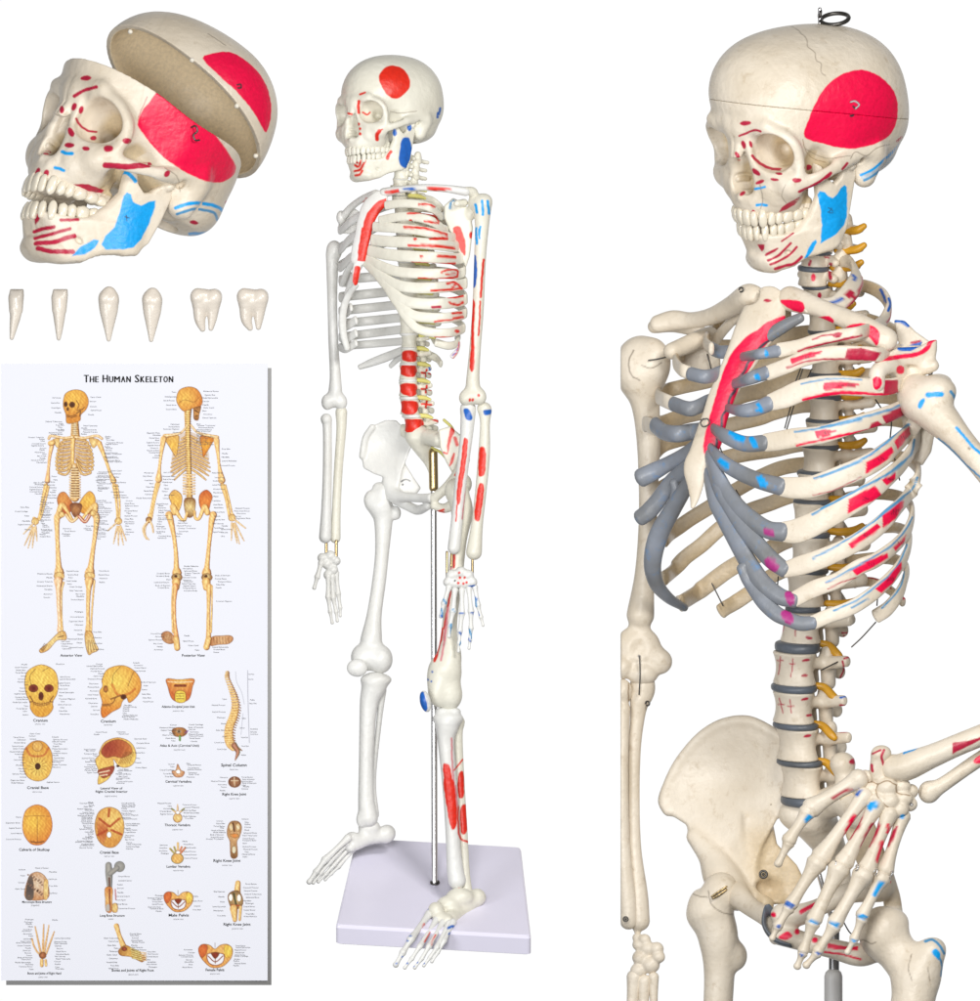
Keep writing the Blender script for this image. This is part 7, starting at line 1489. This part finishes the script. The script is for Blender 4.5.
# lettering
_tc = {}
def glyphs(txt, bold):
    if (txt, bold) in _tc: return _tc[(txt, bold)]
    cu = bpy.data.curves.new('t', 'FONT'); cu.body = txt; cu.size = 1; cu.resolution_u = 2; cu.offset = bold
    ob = bpy.data.objects.new('t', cu); COL.objects.link(ob); bpy.context.view_layer.update()
    me = ob.to_mesh(); n = len(me.vertices); co = np.zeros(3 * n); me.vertices.foreach_get('co', co)
    fs = [tuple(p.vertices) for p in me.polygons]; ob.to_mesh_clear(); bpy.data.objects.remove(ob); bpy.data.curves.remove(cu)
    _tc[(txt, bold)] = (co.reshape(-1, 3), fs); return _tc[(txt, bold)]
TV, TF, TS = [], [], []
def text(txt, x, y, size, sx=1., bold=.0, align='c', shade=.12, span=None, lift=0.):
    """y is the baseline"""
    co, fs = glyphs(txt, bold); 
    if not len(co): return 0
    w = co[:, 0].max() - co[:, 0].min()
    if span: sx = min(span / (w * size), 1.15 if size < 3 else 9)
    X = (co[:, 0] - co[:, 0].min()) * size * sx; W_ = w * size * sx
    X = X + (x - W_ / 2 if align == 'c' else x - W_ if align == 'r' else x)
    o = sum(len(a) for a in TV); TV.append(np.stack([X, y - co[:, 1] * size, np.full(len(X), PD - .35 - lift)], 1)); TS.append(np.full(len(X), shade))
    TF.extend([tuple(i + o for i in f_) for f_ in fs]); return W_
x_ = 84.5
for ch_, big in zip('THE HUMAN SKELETON', (1, 0, 0, 0, 1, 0, 0, 0, 0, 0, 1, 0, 0, 0, 0, 0, 0, 0)):
    if ch_ == ' ': x_ += 3.1; continue
    wl = {'M': 6.3, 'E': 4.1, 'L': 3.9, 'T': 4.6, 'S': 4.3}.get(ch_, 5.0) * (1.2 if big else 1.0)
    for q_ in range(4): text(ch_, x_ + .22 * q_, 382.6, 10.8 if big else 8.8, 1, 0, 'l', .05, span=wl - 1.0, lift=.02 * q_)
    x_ += wl * 1.065
for t_, x, y, wd, s_ in (('Anterior View', 72, 656.2, 22, 3.6), ('Posterior View', 194, 656.2, 23, 3.6), ('Cranium', 41.3, 721.2, 14.5, 4), ('Cranium', 109, 722, 15, 4), ('Cranial Base', 38.7, 788.2, 21.5, 3.8), ('Lateral View of', 112.2, 788.6, 22, 3.2), ('Right Cranial Interior', 112.4, 791.9, 32, 3.2),
        ('Atlanto-Occipital Joint Unit', 178.8, 707.2, 33, 3.3), ('Atlas & Axis (Cervical Unit)', 180, 746, 39, 3.2), ('Spinal Column', 234.4, 765.8, 25.5, 4.2), ('Cervical Vertebra', 179, 782, 26, 3.6), ('Right Knee Joint', 234.8, 794.6, 24, 3.6), ('Thoracic Vertebra', 178, 825.4, 25.5, 3.6), ('Lumbar Vertebra', 179, 866.8, 23.5, 3.6),
        ('Right Knee Joint', 227.5, 861, 27, 3.8), ('Calvaria of Skullcap', 35.2, 850, 30.5, 3.8), ('Cranial Base', 110, 852.8, 19, 3.8), ('Microscopic Bone Structure', 37.8, 902, 29.5, 3.0), ('Long Bone Structure', 113, 915.6, 24.5, 3.2), ('Male Pelvis', 179.3, 915.5, 20, 4), ('Right Knee Joint', 237.5, 924.5, 27, 3.8), ('Female Pelvis', 215.5, 970, 18.5, 4),
        ('Bones and Joints of Right Hand', 45.2, 973.2, 33.5, 3.2), ('Bones and Joints of Right Foot', 133.5, 970.3, 42, 3.6)):
    text(t_, x, y, s_, 1, .012, 'c', .10, span=wd)
for t_, x, y in (('anterior view', 41, 724.2), ('lateral view', 109, 725), ('inferior view', 38, 791.8), ('(sagittal section)', 111.5, 796), ('posterior view', 179, 711), ('(superior view)', 180, 749.8), ('lateral view', 234.5, 769.5), ('superior view', 179, 785.6), ('superior view', 234.8, 798.4), ('superior view', 178, 829.4), ('superior view', 179, 870.2), ('anterior view', 227.5, 865), ('superior view', 110, 856),
                 ('(magnified)', 36, 905), ('section', 111.5, 918.6), ('anterior view', 179, 918.8), ('posterior view', 238, 928.2), ('anterior view', 215.5, 973.2), ('palmar view', 44, 976.6), ('(lateral view)', 134, 974)):
    text(t_, x, y, 2.2, .85, 0, 'c', .5)
WORDS = 'Frontal Bone|Parietal Bone|Temporal Bone|Occipital Bone|Zygomatic Bone|Maxilla|Mandible|Nasal Bone|Coronal Suture|Sagittal Suture|Sphenoid Bone|Mastoid Process|Styloid Process|Clavicle|Scapula|Acromion|Coracoid Process|Glenoid Cavity|Manubrium|Body of Sternum|Xiphoid Process|Costal Cartilage|True Ribs|False Ribs|Humerus|Greater Tubercle|Deltoid Tuberosity|Medial Epicondyle|Lateral Epicondyle|Olecranon|Radius|Ulna|Carpal Bones|Metacarpal Bones|Phalanges|Iliac Crest|Ilium|Ischium|Pubis|Sacrum|Coccyx|Femur|Head of Femur|Greater Trochanter|Patella|Tibia|Fibula|Tibial Tuberosity|Medial Malleolus|Lateral Malleolus|Tarsal Bones|Calcaneus|Talus|Metatarsal Bones|Spinous Process|Transverse Process|Vertebral Body|Foramen Magnum|Optic Canal|Lambdoid Suture'.split('|')
_r = random.Random(5)
def column(x, y0, y1, n, side, lens=(8, 18)):
    """a column of leader captions: side 'r' ends at x, 'l' starts at x"""
    for i in range(n):
        y = y0 + (y1 - y0) * (i + .5) / n + _r.uniform(-.5, .5)
        text(_r.choice(WORDS), x + _r.uniform(-1.5, 1.5), y, 1.9, .82, 0, side, _r.uniform(.30, .42), span=_r.uniform(*lens))
for a in ((62, 396, 416, 4, 'r', (6, 9)), (90, 396, 418, 5, 'l', (8, 12)), (64, 422, 436, 8, 'r', (16, 26)), (83, 426, 436, 5, 'l', (12, 20)), (46, 437, 464, 13, 'r', (14, 28)), (106, 436, 464, 14, 'l', (14, 22)), (44, 482, 496, 6, 'r', (16, 26)), (98, 472, 492, 12, 'l', (12, 20)), (113, 470, 500, 10, 'l', (10, 22)), (57, 476, 500, 9, 'r', (8, 16)),
          (30, 506, 532, 6, 'r', (12, 22)), (42, 497, 538, 22, 'l', (8, 14)), (98, 500, 540, 20, 'l', (9, 16)), (126, 500, 536, 14, 'l', (8, 14)), (64, 528, 538, 4, 'l', (6, 16)), (86, 526, 532, 3, 'l', (6, 10)), (52, 572, 600, 7, 'r', (14, 22)), (68, 570, 586, 5, 'l', (10, 14)), (99, 570, 584, 4, 'l', (10, 14)), (84, 586, 602, 5, 'r', (12, 20)), (84, 610, 650, 9, 'r', (10, 18)), (95, 630, 652, 4, 'l', (8, 14)), (62, 640, 650, 4, 'l', (8, 14)),
          (176, 391, 412, 5, 'r', (10, 14)), (204, 391, 420, 9, 'l', (10, 26)), (180, 424, 434, 4, 'r', (10, 18)), (160, 432, 460, 11, 'r', (10, 24)), (198, 424, 446, 12, 'l', (14, 26)), (221, 448, 468, 5, 'l', (14, 20)), (154, 472, 500, 8, 'r', (8, 16)), (164, 472, 500, 9, 'l', (8, 14)), (214, 472, 534, 16, 'l', (8, 14)), (236, 508, 520, 5, 'l', (12, 20)), (158, 503, 540, 16, 'l', (9, 15)), (178, 520, 538, 7, 'l', (9, 20)), (222, 525, 538, 4, 'l', (10, 16)),
          (170, 572, 590, 6, 'r', (12, 20)), (184, 566, 592, 12, 'l', (12, 17)), (217, 574, 590, 5, 'l', (14, 24)), (216, 600, 604, 1, 'l', (14, 18)), (164, 632, 652, 6, 'r', (10, 18)), (184, 634, 644, 2, 'l', (6, 12)), (214, 646, 654, 3, 'l', (20, 26)), (200, 644, 652, 2, 'r', (10, 14)),
          (28, 663, 716, 18, 'r', (8, 18)), (60, 675, 716, 13, 'l', (9, 18)), (58, 662, 667, 1, 'l', (8, 10)), (104, 663, 680, 7, 'r', (10, 22)), (99, 682, 716, 9, 'r', (8, 16)), (134, 662, 672, 4, 'l', (8, 14)), (143, 680, 704, 6, 'l', (10, 18)), (124, 704, 720, 8, 'l', (10, 18)), (26, 736, 784, 17, 'r', (8, 18)), (30, 733, 740, 3, 'l', (10, 16)), (54, 736, 768, 14, 'l', (10, 20)), (49, 780, 784, 1, 'l', (12, 16)), (97, 748, 774, 12, 'r', (8, 16)), (95, 731, 735, 2, 'l', (8, 12)), (118, 731, 735, 2, 'l', (8, 12)), (136, 736, 770, 7, 'l', (8, 14)), (118, 768, 784, 9, 'l', (12, 22)),
          (176, 724, 742, 7, 'r', (14, 24)), (190, 724, 742, 8, 'l', (12, 20)), (174, 762, 778, 5, 'r', (12, 18)), (188, 762, 778, 7, 'l', (12, 20)), (226, 696, 752, 9, 'r', (8, 14)), (241, 714, 760, 5, 'l', (4, 8)), (250, 672, 682, 2, 'l', (5, 8)), (250, 699, 705, 2, 'l', (5, 8)), (252, 728, 736, 3, 'l', (5, 8)), (227, 776, 792, 5, 'r', (9, 18)), (243, 776, 790, 7, 'l', (10, 16)), (172, 802, 815, 5, 'r', (12, 20)), (184, 803, 820, 6, 'l', (12, 22)), (169, 844, 855, 4, 'r', (7, 9)), (184, 839, 860, 6, 'l', (10, 16)),
          (225, 820, 840, 9, 'r', (12, 20)), (244, 818, 858, 15, 'l', (12, 22)), (22, 814, 842, 5, 'r', (11, 16)), (94, 801, 848, 28, 'r', (10, 28)), (122, 802, 820, 9, 'l', (12, 20)), (126, 822, 850, 12, 'l', (11, 18)), (25, 866, 892, 4, 'r', (8, 12)), (50, 868, 896, 4, 'l', (8, 12)), (36, 867, 869, 1, 'l', (18, 22)), (118, 874, 910, 9, 'l', (9, 20)), (163, 894, 912, 8, 'r', (9, 16)), (194, 894, 912, 4, 'l', (8, 12)), (225, 889, 918, 6, 'r', (8, 18)), (245, 882, 918, 11, 'l', (10, 20)),
          (33, 918, 970, 22, 'r', (8, 18)), (52, 918, 921, 1, 'l', (20, 24)), (56, 937, 970, 13, 'l', (8, 20)), (118, 936, 970, 10, 'r', (10, 22)), (132, 932, 950, 8, 'l', (10, 20)), (148, 950, 968, 7, 'l', (8, 12)), (194, 948, 968, 8, 'r', (8, 14)), (235, 944, 966, 10, 'l', (9, 18))):
    column(*a)
# vertices of the printed sheet: one per half unit, coloured with the print
X, Y = np.meshgrid(gx[0], gy[:, 0]); nV = X.size
v = np.stack([X.ravel(), Y.ravel(), np.full(nV, PD)], 1).astype(float)
i = (np.arange(PH - 1)[:, None] * PW + np.arange(PW - 1)[None]).ravel()
f = np.stack([i, i + PW, i + PW + 1, i + 1], 1)
poster = thing('anatomy_poster', 'tall white printed chart of yellow bones headed THE HUMAN SKELETON, over a drop shadow board', 'poster', (135, 984, PD))
pm = bpy.data.materials.new('printed_paper'); pm.use_nodes = True
_b = pm.node_tree.nodes['Principled BSDF']; _b.inputs['Roughness'].default_value = .6; _b.inputs['Specular IOR Level'].default_value = .15
_a = pm.node_tree.nodes.new('ShaderNodeAttribute'); _a.attribute_name = 'paint'; pm.node_tree.links.new(_a.outputs['Color'], _b.inputs['Base Color'])
ps = obj('printed_sheet', v, f, pm, poster, smooth=False, closed=False)
lin = np.where(IMG <= .04045, IMG / 12.92, ((IMG + .055) / 1.055) ** 2.4) * PAPER
cdat = np.concatenate([lin.reshape(-1, 3), np.ones((nV, 1), np.float32)], 1).astype(np.float32)
ps.data.color_attributes['paint'].data.foreach_set('color', cdat.ravel())
tv = np.vstack(TV); ts = np.concatenate(TS)
me = bpy.data.meshes.new('lettering'); w_ = world(tv) - root_loc(poster); me.from_pydata([tuple(q) for q in w_], [], TF); me.update()
at = me.color_attributes.new('paint', 'FLOAT_COLOR', 'POINT'); at.data.foreach_set('color', np.concatenate([np.repeat((ts ** 2.2)[:, None], 3, 1) * np.array([1, 1, 1.08]), np.ones((len(ts), 1))], 1).astype(np.float32).ravel())
me.materials.append(pm); lo_ = bpy.data.objects.new('lettering', me); COL.objects.link(lo_); lo_.parent = poster
def box(x0, y0, d0, x1, y1, d1):
    v = np.array([(x, y, d) for x in (x0, x1) for y in (y0, y1) for d in (d0, d1)], float)
    f = np.array([(0, 1, 3, 2), (4, 6, 7, 5), (0, 4, 5, 1), (2, 3, 7, 6), (0, 2, 6, 4), (1, 5, 7, 3)]); return v, f
v, f = box(PX0, PY0, PD + .4, PX1, PY1, PD + 1.6); obj('card', v, f, mat_new('white_card', (.86, .87, .9), .6, var=.01), poster, smooth=False)
v, f = box(7, 368.3, PD + 2.2, 271.8, 984, PD + 5.5); obj('drop_shadow_board', v, f, mat_new('drop_shadow_grey', (.42, .42, .42), .7, var=.03), poster, smooth=False)  # grey slab offset behind the sheet, modelled as its drop shadow
# ------------------------------------------------------------------ white studio, lamps, camera
W = bpy.data.worlds.new('World'); SC.world = W; W.use_nodes = True
nt = W.node_tree; N, L = nt.nodes, nt.links
bg = N['Background']
tc = N.new('ShaderNodeTexCoord'); sp = N.new('ShaderNodeSeparateXYZ'); L.new(tc.outputs['Generated'], sp.inputs[0])
mr = N.new('ShaderNodeMapRange'); mr.inputs['From Min'].default_value = .66; mr.inputs['From Max'].default_value = .86
mr.inputs['To Min'].default_value = .14; mr.inputs['To Max'].default_value = 1.02; L.new(sp.outputs['Y'], mr.inputs['Value'])
cmb = N.new('ShaderNodeCombineXYZ')
for i in range(3): L.new(mr.outputs['Result'], cmb.inputs[i])
L.new(cmb.outputs[0], bg.inputs['Color']); bg.inputs['Strength'].default_value = 1.0

def area(name, loc, size, power, col=(1, 1, 1)):
    l = bpy.data.lights.new(name, 'AREA'); l.shape = 'RECTANGLE'; l.size, l.size_y = size; l.energy = power; l.color = col
    o = bpy.data.objects.new(name, l); COL.objects.link(o); o.location = loc
    from mathutils import Vector
    o.rotation_euler = (Vector((0, 0, 0)) - Vector(loc)).to_track_quat('-Z', 'Y').to_euler()
    return o
area('key_softbox', (1.7, -4.2, 2.2), (1.4, 1.0), 140, (1, .98, .95))
area('fill_softbox', (-2.8, -4.0, -.7), (1.6, 1.6), 70, (.97, .98, 1))
area('front_softbox', (-.5, -6.5, .3), (1.2, 1.2), 205, (1, .99, .97))
D = 60.0
cam = bpy.data.cameras.new('camera'); co = bpy.data.objects.new('camera', cam); COL.objects.link(co)
co.location = (0, -D, 0); co.rotation_euler = (R(90), 0, 0)
cam.sensor_fit = 'VERTICAL'; cam.sensor_height = 24
cam.lens = 24 * D / (1001 * S); cam.clip_end = 400; cam.clip_start = .5
SC.camera = co
SC.view_settings.view_transform = 'Standard'; SC.view_settings.look = 'None'; SC.view_settings.exposure = 0; SC.view_settings.gamma = 1
SC.cycles.use_denoising = True
print('scene built in', round(time.time() - T0, 1))
